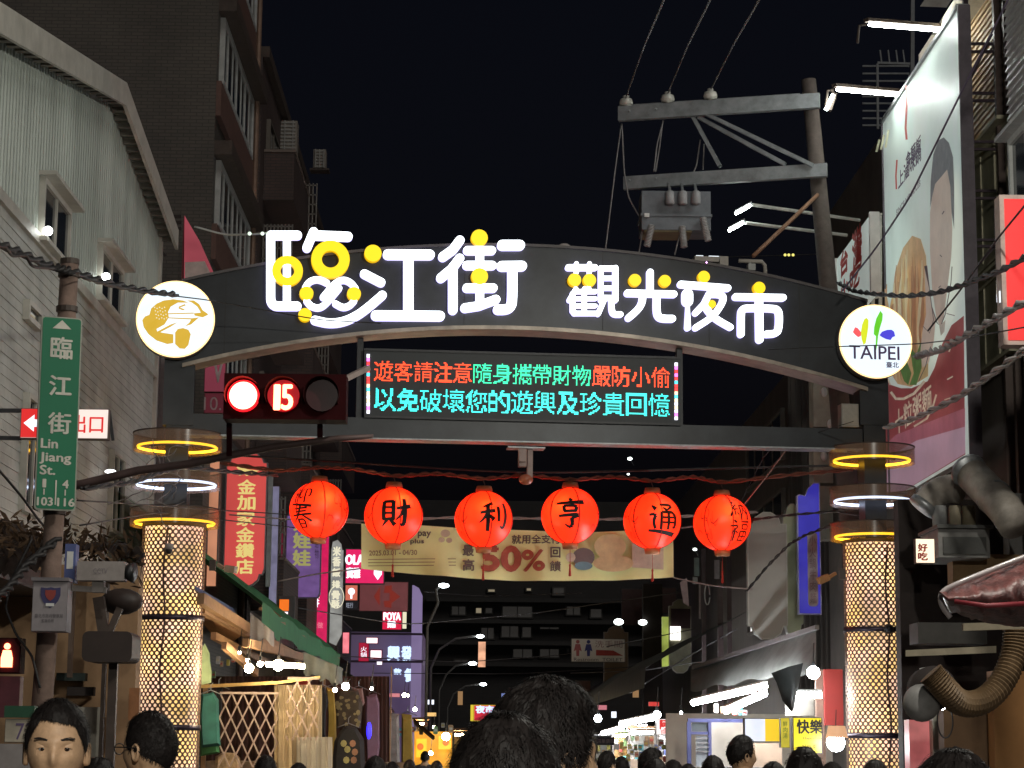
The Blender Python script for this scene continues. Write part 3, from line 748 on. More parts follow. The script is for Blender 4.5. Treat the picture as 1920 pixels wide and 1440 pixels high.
a0, b0 = G.hit(1593, 672, .44); a1, b1 = G.hit(1686, 650, .44); lettering(G, 'TAIPEI', a0, b0, a1, b1, tx, d2, c=.437, bold=.003)
a0, b0 = G.hit(1662, 689, .44); a1, b1 = G.hit(1685, 679, .44); lettering(G, '臺北', a0, b0, a1, b1, tx, d2, c=.437, bold=.002)

# ------------------------------------------------------------------ LED message board
lt = [G.hit(683, 655, .16), G.hit(1277, 671, .16), G.hit(1277, 796, .16), G.hit(683, 781, .16)]
led = thing('led_message_board', 'long LED board with red and turquoise running characters hung under the arch', 'message board', G.p(lt[0][0], lt[3][1], .1))
mb = MB(); mb.prism(G, lt, .04, .16); mb.build('housing', M('led_housing', (0.015, 0.02, 0.024), .5), led)
mb = MB()
for (x0, y0), (x1, y1) in (((683, 655), (1277, 671)), ((683, 781), (1277, 796))):
    p, q = G.hit(x0, y0, .17), G.hit(x1, y1, .17); mb.bar(G.p(*p, .165), G.p(*q, .165), .03)
mb.build('housing_edge', dark, led)
def bitmap(ch, N=16):
    vs, fs, x0, y0, x1, y1 = text_geo(ch)
    t = BVHTree.FromPolygons([(x, y, 0) for x, y in vs], fs); g_ = [[0] * N for _ in range(N)]
    for j in range(N):
        for i in range(N):
            hit = 0
            for dx, dy in ((.5, .5), (.25, .5), (.75, .5), (.5, .25), (.5, .75)):
                p = (x0 + (x1 - x0) * (i + dx) / N, y0 + (y1 - y0) * (j + dy) / N, 1)
                if t.ray_cast(p, (0, 0, -1))[0] is not None: hit += 1
            g_[j][i] = hit >= 2 or (hit and (ch in '小以及回防注的免身'))
    return g_
def ledline(body, px0, pxe, y0t, y0b, y1t, y1b, cols, nm):
    n = len(body); by = {}
    for k, ch in enumerate(body):
        bm_ = bitmap(ch, 15); cw = (pxe - px0) / n; xl = px0 + k * cw + cw * .03; xr = px0 + (k + 1) * cw - cw * .05
        f0 = k / n; f1 = (k + 1) / n
        tl = G.hit(xl, y0t + (y1t - y0t) * f0, .17); br = G.hit(xr, y0b + (y1b - y0b) * f1, .17)
        sx = (br[0] - tl[0]) / 15; sy = (tl[1] - br[1]) / 15; m = cols(k); mb = by.setdefault(m, MB())
        for j in range(15):
            for i in range(15):
                if bm_[j][i]:
                    a = tl[0] + sx * (i + .5); b = br[1] + sy * (j + .5); h = sx * .47; v_ = sy * .40
                    mb.quad(G.p(a - h, b - v_, .166), G.p(a + h, b - v_, .166), G.p(a + h, b + v_, .166), G.p(a - h, b + v_, .166))
    for m, mb in by.items(): mb.build('led_characters', m, led)
lred = E('led_red', (1.0, 0.06, 0.012), 2.6); lgrn = E('led_green', (0.03, 0.95, 0.45), 1.9); lcya = E('led_cyan', (0.04, 0.9, 0.8), 2.3)
ledline('遊客請注意隨身攜帶財物嚴防小偷', 701, 1258, 676, 714, 689, 727, lambda k: lred if k < 5 or k > 10 else lgrn, 0)
ledline('以免破壞您的遊興及珍貴回憶', 701, 1258, 727, 770, 738, 781, lambda k: lcya, 0)
strip = [E('strip_white', (.9, .9, 1), 2), E('strip_cyan', (.1, .8, 1), 1.6), E('strip_magenta', (1, .25, 1), 1.6), E('strip_warm', (1, .8, .5), 1.8), E('strip_red', (1, .05, .05), 1.5)]
for x, yt, yb_ in ((690.5, 664, 776), (1268, 680, 788)):
    for k in range(16):
        y0 = yt + (yb_ - yt) * k / 16; y1 = yt + (yb_ - yt) * (k + .86) / 16; a, bt = G.hit(x, y0, .18); _, b_ = G.hit(x, y1, .18)
        mb = MB(); mb.fbox(G, a - .02, b_, a + .02, bt, .162, .185); mb.build('led_strip', strip[(k * 7 + k // 3) % 5 if k != 7 else 4], led)

# ------------------------------------------------------------------ things fixed on the gateway
p = G.p(*G.hit(1058, 470, 0), 0)
t = tag(MB().lathe([(0, .1), (.05, .093), (.08, .07), (.095, .03), (.1, 0)], p, 20).lathe([(.1, 0), (.1, -.03)], p, 20).build('dome_lamp', M('frosted_cover', (0.5, 0.45, 0.43), .4), smooth=True), 'small frosted dome sitting on top of the arch between the two groups of letters', 'dome lamp')
def cctv(name, label, pts, r, col, Y=None, parentY=None, cat='security camera'):
    pass
q0 = G.hit(985, 841, 0); t = thing('security_camera', 'pinkish camera hung from the middle of the cross beam above the lanterns', 'security camera', G.p(q0[0], q0[1], 0))
a, b = q0
mb = MB(); mb.fbox(G, a - .25, b - .015, a + .25, b + .005, -.08, .16); mb.build('mount_plate', steel, t)
mb = MB(); mb.fbox(G, a - .1, b - .26, a + .0, b - .016, .02, .14); mb.fbox(G, a - .11, b - .2, a - .02, b - .03, .14, .2); mb.build('housing', M('camera_pink_beige', (0.4, 0.28, 0.25), .5), t)
mb = MB(); mb.fbox(G, a + .02, b - .4, a + .09, b - .016, 0, .1); mb.build('bracket_arm', M('camera_pink_beige', (0.4, 0.28, 0.25), .5), t)
mb = MB(); mb.ball(G.p(a, b - .43, .08), .095, sz=.75); mb.build('lens_dome', M('orange_dome', (0.5, 0.14, 0.07), .3), t, True)
q0 = G.hit(1300, 492, 0); t = thing('arch_floodlight', 'pale flat flood lamp lying on the right half of the arch', 'flood lamp', G.p(q0[0], q0[1], 0))
mb = MB(); mb.fbox(G, q0[0], q0[1], q0[0] + .34, q0[1] + .07, -.1, .1); mb.fbox(G, q0[0] + .36, q0[1] - .08, q0[0] + .48, q0[1] + .09, -.06, .06); mb.build('body', M('lamp_beige', (0.42, 0.38, 0.34)), t)
mb = MB(); mb.fbox(G, q0[0] + .02, q0[1] + .072, q0[0] + .12, q0[1] + .08, -.05, .1); mb.fbox(G, q0[0] + .2, q0[1] + .072, q0[0] + .34, q0[1] + .08, -.05, .1); mb.build('lens', w_lit2, t)
mb = MB(); q1 = G.hit(1324, 493, .2); mb.ball(G.p(*q1, .22), .014); mb.build('indicator', E('violet_led', (.8, .3, 1), 12), t)
q0 = G.hit(1385, 489, 0); t = thing('conduit_bracket', 'bent pale conduit with a small camera on the right shoulder of the arch', 'conduit', G.p(q0[0], q0[1], 0))
a, b = q0
mb = MB(); mb.tube([G.p(a, b, 0), G.p(a + .33, b, 0), G.p(a + .37, b - .05, 0), G.p(a + .38, b - .22, 0)], .028, 8); mb.build('conduit', M('lamp_beige', (0.42, 0.38, 0.34)), t, True)
mb = MB(); mb.fbox(G, a + .12, b - .14, a + .22, b - .05, -.04, .08); mb.fbox(G, a + .15, b - .05, a + .17, b - .02, -.02, .02); mb.build('small_camera', paleg, t)
mb = MB(); q1 = G.hit(1578, 800, .16)
t = thing('junction_box', 'beige junction box on the gateway post below the TAIPEI light box', 'junction box', G.p(q1[0], q1[1], .1)); mb.fbox(G, q1[0], q1[1], q1[0] + .24, q1[1] + .32, -.02, .17); mb.build('box', M('beige_box', (0.3, 0.28, 0.25), .6), t)
mb = MB(); mb.fbox(G, q1[0] + .02, q1[1] + .02, q1[0] + .22, q1[1] + .3, .171, .178); mb.build('lid', M('beige_box_lid', (0.34, 0.32, 0.28), .6), t)
q = A(317, 1030, 27.4)
t = thing('dome_camera', 'small grey dome camera in front of the left perforated column', 'security camera', q)
mb = MB(); mb.lathe([(.0, .08), (.055, .07), (.06, .0), (.0, -.01)], q, 16); mb.build('housing', M('camera_grey', (0.3, 0.27, 0.26)), t, True)
mb = MB(); mb.ball((q.x, q.y, q.z - .02), .045); mb.build('lens_dome', black, t, True)
mb = MB(); mb.bar((q.x, q.y, q.z + .07), (q.x - .03, q.y + .25, q.z + .2), .02); mb.build('arm', black, t)

# ------------------------------------------------------------------ lanterns
RED = E('lantern_skin', (1.0, 0.045, 0.006), 0.62, var=.1, scale=2.5, base=(.3, .02, .01))
_t = RED.node_tree; _tr = _t.nodes.new('ShaderNodeBsdfTranslucent'); _tr.inputs[0].default_value = (1.0, .09, .02, 1); _ad = _t.nodes.new('ShaderNodeAddShader')
_t.links.new(_t.nodes['Principled BSDF'].outputs[0], _ad.inputs[0]); _t.links.new(_tr.outputs[0], _ad.inputs[1]); _t.links.new(_ad.outputs[0], _t.nodes['Material Output'].inputs['Surface'])
SEAM = M('lantern_seam', (0.28, 0.008, 0.004), .7)
GLY = {
 '財': [[(.12,.85,9),(.12,.3,9)],[(.12,.86,7),(.42,.87,8)],[(.42,.88,10),(.42,.3,8)],[(.14,.67,5),(.4,.67,5)],[(.14,.49,5),(.4,.49,5)],[(.1,.3,6),(.44,.31,8)],[(.22,.27,8),(.05,.08,3)],[(.33,.27,6),(.47,.12,11)],[(.52,.64,6),(.8,.68,9),(.98,.73,10)],[(.78,.97,10),(.78,.5,10),(.77,.08,10),(.66,.16,4)],[(.76,.62,9),(.65,.42,6),(.5,.28,3)]],
 '利': [[(.45,.93,8),(.15,.8,4)],[(.05,.6,6),(.3,.65,8),(.52,.68,8)],[(.29,.86,9),(.29,.05,9)],[(.28,.6,8),(.17,.42,6),(.02,.28,3)],[(.3,.55,5),(.48,.4,10)],[(.64,.8,8),(.64,.36,7)],[(.9,.95,9),(.9,.5,9),(.86,.1,9),(.7,.2,3)]],
 '亨': [[(.46,.99,6),(.55,.9,11)],[(.05,.8,6),(.5,.84,8),(.96,.86,11)],[(.3,.72,8),(.33,.55,7)],[(.3,.72,6),(.72,.74,8),(.66,.55,8)],[(.32,.55,6),(.68,.57,7)],[(.15,.4,6),(.82,.46,9),(.55,.32,6)],[(.55,.34,9),(.58,.12,9),(.5,.02,8),(.33,.14,3)]],
 '通': [[(.12,.92,6),(.24,.8,11)],[(.04,.62,6),(.25,.65,8),(.16,.42,7),(.22,.2,7)],[(.0,.14,6),(.3,.12,9),(.98,.02,12)],[(.38,.95,6),(.86,.96,9),(.64,.8,5)],[(.48,.86,5),(.62,.76,9)],[(.42,.7,8),(.4,.2,6)],[(.42,.71,6),(.9,.72,9),(.9,.22,9),(.8,.28,3)],[(.44,.55,5),(.88,.56,5)],[(.44,.4,5),(.88,.41,5)],[(.65,.72,8),(.65,.2,7)]],
 '迎': [[(.12,.9,6),(.22,.8,10)],[(.06,.62,6),(.26,.64,8),(.16,.4,6),(.22,.2,6)],[(.02,.14,6),(.3,.12,9),(.98,.04,11)],[(.55,.9,6),(.4,.78,7),(.4,.36,7),(.58,.48,5)],[(.66,.86,8),(.66,.22,7)],[(.66,.86,6),(.93,.87,8),(.9,.48,8),(.8,.52,4)]],
 '春': [[(.22,.88,5),(.78,.91,8)],[(.26,.75,5),(.74,.78,7)],[(.08,.6,6),(.94,.65,9)],[(.5,.99,9),(.4,.6,8),(.06,.32,3)],[(.55,.62,5),(.96,.34,11)],[(.35,.42,8),(.35,.03,7)],[(.35,.42,6),(.67,.43,8),(.66,.03,8)],[(.36,.23,5),(.65,.23,5)],[(.36,.05,6),(.65,.05,6)]],
 '納': [[(.26,.97,8),(.1,.76,6),(.27,.72,6)],[(.36,.8,7),(.12,.55,6),(.42,.58,6)],[(.26,.55,7),(.26,.28,6)],[(.12,.42,5),(.06,.22,8)],[(.36,.42,5),(.43,.3,8)],[(.55,.75,8),(.55,.08,7)],[(.55,.76,6),(.94,.77,9),(.94,.1,9),(.84,.16,3)],[(.75,.97,8),(.73,.6,7),(.6,.32,3)],[(.74,.58,5),(.87,.38,9)]],
 '福': [[(.18,.96,6),(.28,.86,10)],[(.02,.7,6),(.4,.75,8),(.08,.38,3)],[(.22,.6,8),(.22,.03,8)],[(.28,.5,5),(.37,.4,8)],[(.5,.9,5),(.94,.93,8)],[(.55,.78,7),(.57,.6,6)],[(.55,.79,5),(.9,.8,7),(.86,.6,7)],[(.56,.6,5),(.86,.61,5)],[(.5,.48,8),(.5,.04,7)],[(.5,.49,5),(.94,.5,8),(.93,.04,8)],[(.5,.27,5),(.93,.27,5)],[(.5,.06,6),(.93,.06,6)],[(.71,.48,6),(.71,.07,6)]],
}
random.seed(11)
_flow = []
for k in range(9):
    x, y = random.uniform(.1, .9), random.uniform(.1, .9); pts = [(x, y, 3)]
    ang = random.uniform(0, 6)
    for j in range(6): ang += random.uniform(-.2, 1.3); x += .09 * math.cos(ang); y += .09 * math.sin(ang); pts.append((x, y, random.choice((3, 4, 6))))
    _flow.append(pts)
GLY['flower'] = _flow
LR = .415
def lan_r(th, az):      # radius factor: ribs pull the skin in
    return LR * (1 - .012 * abs(math.cos(az * 3)) ** 6)
def on_skin(az, el, off=0.0):
    r_ = LR + off; s_ = .99
    return Vector((r_ * math.cos(el) * math.sin(az), -r_ * math.cos(el) * math.cos(az), r_ * .97 * math.sin(el)))
def glyph_on(key, az0, el0, size, wfac=1.0):
    sxf = .42 if key == 'flower' else 1.0
    mb = MB(); k = 0
    for st in GLY[key]:
        pts = smooth_pts(st, 1) if len(st) > 2 else st
        for i in range(len(pts) - 1):
            (x0, y0, w0), (x1, y1, w1) = pts[i], pts[i + 1]; k += 1; n = 3
            L_ = math.hypot(x1 - x0, y1 - y0) or 1e-6; nx, ny = -(y1 - y0) / L_, (x1 - x0) / L_
            for j in range(n):
                t0, t1 = (j - .12) / n, (j + 1.12) / n; q = []
                for t, sg in ((t0, -1), (t1, -1), (t1, 1), (t0, 1)):
                    ww = (w0 + (w1 - w0) * t) * .0062 * wfac; q.append((x0 + (x1 - x0) * t + nx * ww * sg, y0 + (y1 - y0) * t + ny * ww * sg))
                mb.quad(*[on_skin(az0 + (x - .5) * sxf * size / LR / math.cos(el0), el0 + (y - .5) * size / LR, .004 + (k % 9) * .0004) for x, y in q])
    return mb
def lantern(px, py, Y, label, glyphs, rz=0, tassel=True):
    p = A(px, py, Y)
    t = thing('red_lantern', label, 'lantern', (0, 0, 0), 'red festival lanterns strung across the street')
    mb = MB(); sg, rg = 48, 24; k0 = 0
    for i in range(rg + 1):
        el = -math.pi / 2 * .93 + math.pi * .93 * i / rg
        for j in range(sg):
            az = 2 * math.pi * j / sg; f = lan_r(0, az) / LR; v = on_skin(az, el); mb.v.append((v.x * f, v.y * f, v.z))
    for i in range(rg):
        for j in range(sg):
            j2 = (j + 1) % sg; mb.f.append([i * sg + j, i * sg + j2, (i + 1) * sg + j2, (i + 1) * sg + j]); mb.m.append(0)
    body = mb.build('paper_shade', RED, t, True)
    for k in range(6):
        az = k * math.pi / 3 + .28; mb = MB(); mb.tube([on_skin(az, math.pi * .47 * (i / 10 - 1), .0) for i in range(21)], .0095, 4); mb.build('rib', SEAM, body)
    for key, az, el, s_, wf in glyphs: glyph_on(key, az, el, s_, wf).build('brush_character' if key != 'flower' else 'flower_pattern', ink if wf > .7 else M('dark_red_print', (0.16, 0.008, 0.008)), body)
    goldm = M('lantern_gold', (0.5, 0.18, 0.07), .5, .1)
    mb = MB(); mb.lathe([(.0, .475), (.105, .475), (.12, .42), (.12, .395), (.0, .395)], (0, 0, 0), 20); mb.build('top_cap', goldm, t, True)
    mb = MB(); mb.lathe([(.0, -.385), (.12, -.395), (.105, -.475), (.0, -.48)], (0, 0, 0), 20); mb.build('bottom_cap', goldm, t, True)
    mb = MB(); mb.tube([(0, 0, .44), (.01, 0, .5), (-.01, 0, .56)], .008, 5); mb.build('hook', brown, t)
    mb = MB(); mb.ball((random.uniform(-.12, .12), -.27, random.uniform(.08, .16)), .03, seg=10, rings=8); mb.build('bulb', E('lantern_bulb', (1, .8, .45), 34), t, True)
    if tassel:
        mb = MB(); mb.tube([(0, 0, -.45), (.004, 0, -.75)], .004, 4); mb.lathe([(.0, -.68), (.016, -.7), (.012, -.74), (.02, -.86), (.0, -.87)], (0, 0, 0), 8); mb.build('tassel', M('tassel_red', (0.4, 0.03, 0.015)), t)
    t.location = p; t.rotation_euler = (0, 0, rz)
    return t
lantern(598, 956, 30.0, 'leftmost red lantern of the row, turned so its 迎春 faces left', [('迎', -.6, .4, .33, .9), ('春', -.6, -.36, .34, .9), ('flower', .85, 0, .6, .5)], tassel=False)
lantern(738, 967, 30.1, 'red lantern with the brushed character 財, second from the left', [('財', .12, .0, .46, 1.15), ('flower', -1.25, -.1, .6, .5)])
lantern(907, 974, 30.3, 'red lantern with the brushed character 利, third from the left', [('利', .38, .02, .46, 1.15), ('flower', -1.05, -.1, .6, .5)])
lantern(1069, 967, 30.4, 'red lantern with the brushed character 亨, fourth from the left', [('亨', -.04, .0, .46, 1.15), ('flower', 1.35, -.1, .6, .5)])
lantern(1223, 977, 30.5, 'red lantern with the brushed character 通, fifth from the left', [('通', .35, -.02, .48, 1.05), ('flower', -1.05, -.05, .62, .5)])
lantern(1354, 981, 30.6, 'rightmost red lantern of the row, its 納福 turned to the right', [('納', .58, .38, .33, .9), ('福', .6, -.36, .34, .9), ('flower', -.7, -.05, .6, .5)])
rope = M('lantern_rope', (0.24, 0.08, 0.05), .8)
cable('lantern_rope', 'reddish rope carrying the six red lanterns across the street', [(415, 868, 29.9), (520, 883, 29.9), (597, 876, 30), (660, 878, 30), (740, 893, 30.1), (820, 887, 30.2), (906, 898, 30.3), (985, 890, 30.35), (1069, 900, 30.4), (1150, 893, 30.45), (1225, 902, 30.5), (1300, 893, 30.6), (1354, 905, 30.6), (1480, 890, 30.8), (1600, 880, 31)], .022, rope, cat='rope', twist=1)
cable('steel_wire', 'dark straight wire just behind the lantern rope', [(380, 850, 30.8), (980, 888, 31), (1610, 872, 31.2)], .018, rubber, cat='wire')

# ------------------------------------------------------------------ yellow banner
BY = 33.0
bn = thing('street_banner', 'long pale yellow advertising banner hung below and behind the lanterns', 'banner', A(970, 1085, BY))
bl = M('banner_cloth', (0.86, 0.93, 0.45), .75, 0, .12, 1.2, .1)
def bpt(fa, fb):      # point of the slightly sagging, rippled cloth
    tl, tr, br_, bl_ = (677, 981), (1262, 992), (1262, 1083), (676, 1066)
    x = tl[0] + (tr[0] - tl[0]) * fa; yt = tl[1] + (tr[1] - tl[1]) * fa + 8 * math.sin(math.pi * fa) - 4 * math.sin(2 * math.pi * fa) * .5; yb = bl_[1] + (br_[1] - bl_[1]) * fa + 14 * math.sin(math.pi * fa)
    p = A(x, yt + (yb - yt) * (1 - fb), BY); p.y += .07 * math.sin(fa * 17 + fb * 2) + .04 * math.sin(fa * 41) * (1 - fb); return p
mb = MB(); nx_, ny_ = 90, 6
for j in range(ny_ + 1):
    for i in range(nx_ + 1): mb.v.append(tuple(bpt(i / nx_, j / ny_)))
for j in range(ny_):
    for i in range(nx_): k = j * (nx_ + 1) + i; mb.f.append([k, k + 1, k + nx_ + 2, k + nx_ + 1]); mb.m.append(0)
mb.build('cloth', bl, bn, True)
def bprint(body, x0, y0, x1, y1, mat, bold=0):
    vs, fs, a0, b0, a1, b1 = text_geo(body); mb = MB()
    off = [(0, 0)] if not bold else [(0, 0), (-bold, 0), (bold, 0), (0, bold), (0, -bold)]
    for k, (dx, dy) in enumerate(off):
        P = []
        for x, y in vs:
            px = x0 + (x - a0) / (a1 - a0) * (x1 - x0) + dx; py = y1 + (y - b0) / (b1 - b0) * (y0 - y1) + dy
            fa = (px - 677) / 585; q = A(px, py, BY); fb = 1 - (py - 990) / 85; q.y += .07 * math.sin(fa * 17 + fb * 2) + .04 * math.sin(fa * 41) * (1 - fb) - .04 - k * .001; P.append(q)
        mb.add(P, fs)
    mb.build('print', mat, bn)
bink = M('banner_ink', (0.13, 0.1, 0.08)); bred = M('banner_red', (0.42, 0.1, 0.06)); bfaint = M('banner_faint', (0.36, 0.3, 0.16))
bprint('最', 868, 1022, 888, 1042, bink, .7); bprint('高', 868, 1049, 889, 1070, bink, .7)
bprint('50', 905, 1026, 975, 1069, bred, 3.2); bprint('%', 979, 1033, 1020, 1070, bred, 1.8)
bprint('回', 1032, 1027, 1050, 1046, bink, .7); bprint('饋', 1031, 1053, 1051, 1072, bink, .5); bprint('就用全支付', 960, 1004, 1050, 1020, bink, .5)
bprint('pay', 784, 998, 808, 1010, bink, .5); bprint('plus', 770, 1012, 795, 1022, bink, .5); bprint('2025.03.01 - 04/30', 692, 1032, 782, 1041, bfaint, .3)
for yy in (1048, 1054, 1060):
    bprint('—' * 3, 690, yy, 855, yy + 1.4, bfaint)
mb = MB()
for k, (px, py, r_) in enumerate(((835, 1000, 9), (828, 1012, 6), (842, 1013, 6))):
    mb.add([A(px + r_ * math.cos(t), py + r_ * .8 * math.sin(t), BY - .12 - .002 * k) for t in [2 * math.pi * i / 14 for i in range(14)]][::-1], [tuple(range(14))])
mb.build('print_mark', M('banner_pale', (0.62, 0.58, 0.42)), bn)
mb = MB(); mb.add([A(x, y, BY - .1) for x, y in ((1185, 1064), (1244, 1068), (1244, 1020), (1185, 1018))], [(0, 1, 2, 3)]); mb.build('print_panel', M('banner_white', (0.6, 0.56, 0.44)), bn)
# plain rounded patches where the banner has its cartoon pictures
def patch(pts, mat, c=.1): 
    mb = MB(); n = len(pts); mb.add([A(x, y, BY - c) for x, y in pts][::-1], [tuple(range(n))]); mb.build('print_patch', mat, bn)
patch(circle(1144, 1025, 30, 20, 24), M('banner_light', (0.66, 0.56, 0.3)), .1); patch(circle(1150, 1056, 38, 20, 16), M('banner_light', (0.66, 0.56, 0.3)), .104)
patch(circle(1094, 1045, 21, 20, 18), M('banner_slate', (0.14, 0.12, 0.12)), .108); patch(circle(1094, 1061, 17, 20, 8), M('banner_blue', (0.14, 0.28, 0.34)), .112); patch(circle(1070, 1045, 9, 16, 9), M('banner_white', (0.6, 0.56, 0.44)), .116)
for nm, pts in (('left upper', [(677, 981, BY), (560, 975, BY + .2), (430, 965, BY)]), ('right upper', [(1262, 992, BY), (1400, 975, BY), (1500, 962, BY)]), ('left lower', [(677, 1066, BY), (600, 1075, BY), (520, 1090, BY)]), ('right lower', [(1262, 1083, BY), (1330, 1098, BY), (1410, 1105, BY)])):
    cable('banner_cord', '', pts, .012, wirepale, parent=bn)
cable('banner_top_rope', 'pale knotted rope stretched along the top edge of the yellow banner', [(560, 968, 33.1), (690, 978, 33.1), (850, 970, 33.1), (990, 972, 33.1), (1140, 974, 33.1), (1290, 968, 33.1), (1420, 960, 33.1)], .016, wirepale, cat='rope', twist=1)
# ================================================================== UTILITY POLE behind the arch
UY = 33.0
up = thing('utility_pole', 'concrete utility pole with two long crossarms, insulators and a switch box above the arch', 'utility pole', A(1560, 1395, UY))
a_, b_ = A(1516, 150, UY), A(1588, 900, UY); ba = Vector((b_.x + .3, UY, 0))
mb = MB(); mb.tube([ba, b_, a_], .15, 16, radii=[.19, .165, .118]); mb.build('pole', M('pole_concrete', (0.075, 0.056, 0.047), .85, 0, .35, 9, .4), up, True)
arm = M('crossarm_steel', (0.24, 0.25, 0.26), .55, .25, .35, 5, .1)
def beamm(x0, y0, x1, y1, Y0, Y1, w_, h_, nm='crossarm', mat=arm):
    mb = MB(); mb.bar(A(x0, y0, Y0), A(x1, y1, Y1), w_, h_); return mb.build(nm, mat, up)
beamm(1160, 214, 1537, 189, 33.7, 32.75, .1, .24); beamm(1162, 209, 1500, 187, 33.95, 33.1, .06, .2)
beamm(1170, 344, 1551, 319, 33.7, 32.75, .1, .21); beamm(1171, 349, 1530, 325, 34.0, 33.2, .08, .1)
beamm(1297, 214, 1350, 312, 33.45, 33.3, .12, .06, 'brace'); beamm(1310, 220, 1472, 308, 33.4, 32.9, .1, .06, 'brace'); beamm(1322, 213, 1524, 310, 33.3, 32.7, .07, .06, 'brace')
for x, y, Yq in ((1174, 187, 33.7), (1252, 180, 33.5), (1332, 174, 33.3)):
    p = A(x, y + 14, Yq); mb = MB(); mb.lathe([(.03, -.02), (.035, .02), (.105, .03), (.115, .07), (.1, .13), (.05, .15), (.05, .19), (.0, .2)], p, 14); mb.build('insulator', M('porcelain', (0.55, 0.53, 0.48), .25, 0, .2), up, True)
for xx in (1180, 1230, 1290, 1360, 1430):
    for dy, Yq in ((0, 33.55), (130, 33.5)):
        p = A(xx, 209 + dy - (xx - 1160) * .066, Yq - .1); mb = MB(); mb.ball(p, .022, seg=6, rings=4); mb.build('bolt', steel, up)
sw = thing('switch_box', 'grey pole-mounted switch tank with ribbed bushings hanging under the lower crossarm', 'transformer', A(1265, 430, 33.6))
p = A(1202, 362, 33.45); q = A(1331, 436, 33.45)
mb = MB(); mb.box(p.x, 33.3, q.z, q.x, 33.95, p.z); mb.box(p.x - .02, 33.27, q.z + .22, q.x + .02, 33.98, q.z + .26); mb.build('tank', M('tank_grey', (0.15, 0.16, 0.18), .5, .2, .3, 5), sw)
mb = MB(); mb.box(p.x + .04, 33.32, q.z - .03, q.x - .3, 33.9, q.z - .002); mb.build('base_plate', M('ochre_rust', (0.2, 0.16, 0.09), .8), sw)
for x in (1256, 1280, 1305):
    c = A(x, 372, 33.15); mb = MB(); mb.lathe([(.0, .12), (.05, .12), (.07, .1), (.075, -.08), (.06, -.1), (0, -.1)], c, 12); mb.build('fuse_cap', M('tank_pale', (0.3, 0.29, 0.3)), sw, True)
    mb = MB(); mb.bar((c.x, c.y, c.z + .12), (c.x, c.y + .2, c.z + .3), .04); mb.build('hanger_strap', steel, sw)
for (x0, y0, x1, y1) in ((1222, 422, 1213, 462), (1279, 424, 1283, 464), (1318, 408, 1328, 452)):
    a1, a2 = A(x0, y0, 33.2), A(x1, y1, 33.2); n = 15; mb = MB()
    mb.tube([a1.lerp(a2, i / (2 * n)) for i in range(2 * n + 1)], .05, 10, radii=[.062 if i % 2 else .045 for i in range(2 * n + 1)]); mb.build('ribbed_bushing', M('bushing_grey', (0.42, 0.41, 0.41), .5), sw)
mb = MB(); c = A(1213, 403, 33.25); mb.box(c.x - .04, 33.25, c.z - .03, c.x + .04, 33.28, c.z + .03); mb.build('tag_plate', white, sw)
for x0, y0, x1, nm in ((1174, 180, 1245, 'left'), (1252, 174, 1332, 'middle'), (1332, 168, 1424, 'right')):
    cable('power_line', f'thin power line rising from the {nm} insulator of the pole', [(x0, y0 + 2, 33.6), ((x0 + x1) / 2 - 3, y0 / 2, 27), (x1, 0, 20), (x1 + 50, -140, 14)], .012, M('line_grey', (0.22, 0.2, 0.2)), cat='power line')
for k, pts in enumerate(([(1165, 232, 33.8), (1152, 330, 33.6), (1135, 470, 33.4)], [(1166, 232, 33.7), (1170, 320, 33.6), (1178, 370, 33.5), (1198, 405, 33.4)], [(1244, 226, 33.6), (1232, 270, 33.6), (1226, 322, 33.5)], [(1243, 226, 33.7), (1236, 280, 33.7), (1229, 322, 33.6)], [(1313, 262, 33.5), (1306, 310, 33.5), (1301, 322, 33.4)], [(1320, 270, 33.6), (1318, 318, 33.5)], [(1204, 436, 33.4), (1198, 475, 33.3)], [(1275, 436, 33.5), (1265, 478, 33.4)])):
    cable('drop_wire', '', pts, .012, M('line_grey', (0.22, 0.2, 0.2)), parent=up)
cable('stay_rod', 'rusty brown stay rod slanting down from the utility pole to the arch', [(1533, 365, 32.8), (1412, 480, 31.6)], .035, M('rust_rod', (0.22, 0.11, 0.06), .7), cat='stay rod')
c = A(1380, 478, 60)
cable('far_wire_row', 'faint far wire with three yellow lights above the right shoulder of the arch', [(1300, 484, 50), (1560, 476, 50)], .012, rubber, cat='wire')
for x in (1472, 1479, 1487):
    p = A(x, 478, 49.9); tag(MB().ball(p, .035, seg=8, rings=5).build('indicator_lamp', E('yellow_spot', (.9, .8, .2), 1.2)), 'tiny yellow light, %s of three on the far wire above the arch' % {1472: 'leftmost', 1479: 'middle', 1487: 'rightmost'}[x], 'lamp', 'three tiny yellow lights')

# ================================================================== RIGHT SIDE
BXX = 6.5
FB = Fr((BXX, 0, 0), (0, -1, 0))          # faces the street; a = -distance
bb1 = thing('billboard', 'huge floodlit poster billboard with noodles and a figure in red, right of the gateway', 'billboard', (BXX, 31, 8))
aL, bT = FB.hit(1656, 232); aR, _ = FB.hit(1809, 400); bB = 5.45
W_, H_ = aR - aL, bT - bB
mb = MB(); mb.fbox(FB, aL, bB, aR, bT, -.12, 0); mb.build('panel', paleg, bb1)
for x in (aL - .05, aR): mb = MB(); mb.fbox(FB, x, bB - .03, x + .05, bT + .03, -.14, .03); mb.build('frame_edge', M('frame_violet_grey', (0.12, 0.1, 0.12)), bb1)
mb = MB(); mb.fbox(FB, aL, bT, aR, bT + .06, -.14, .04); mb.build('frame_edge', steel, bb1)
def bbp(fa, fb): return aL + W_ * fa, bB + H_ * fb
LAY = [0.002]
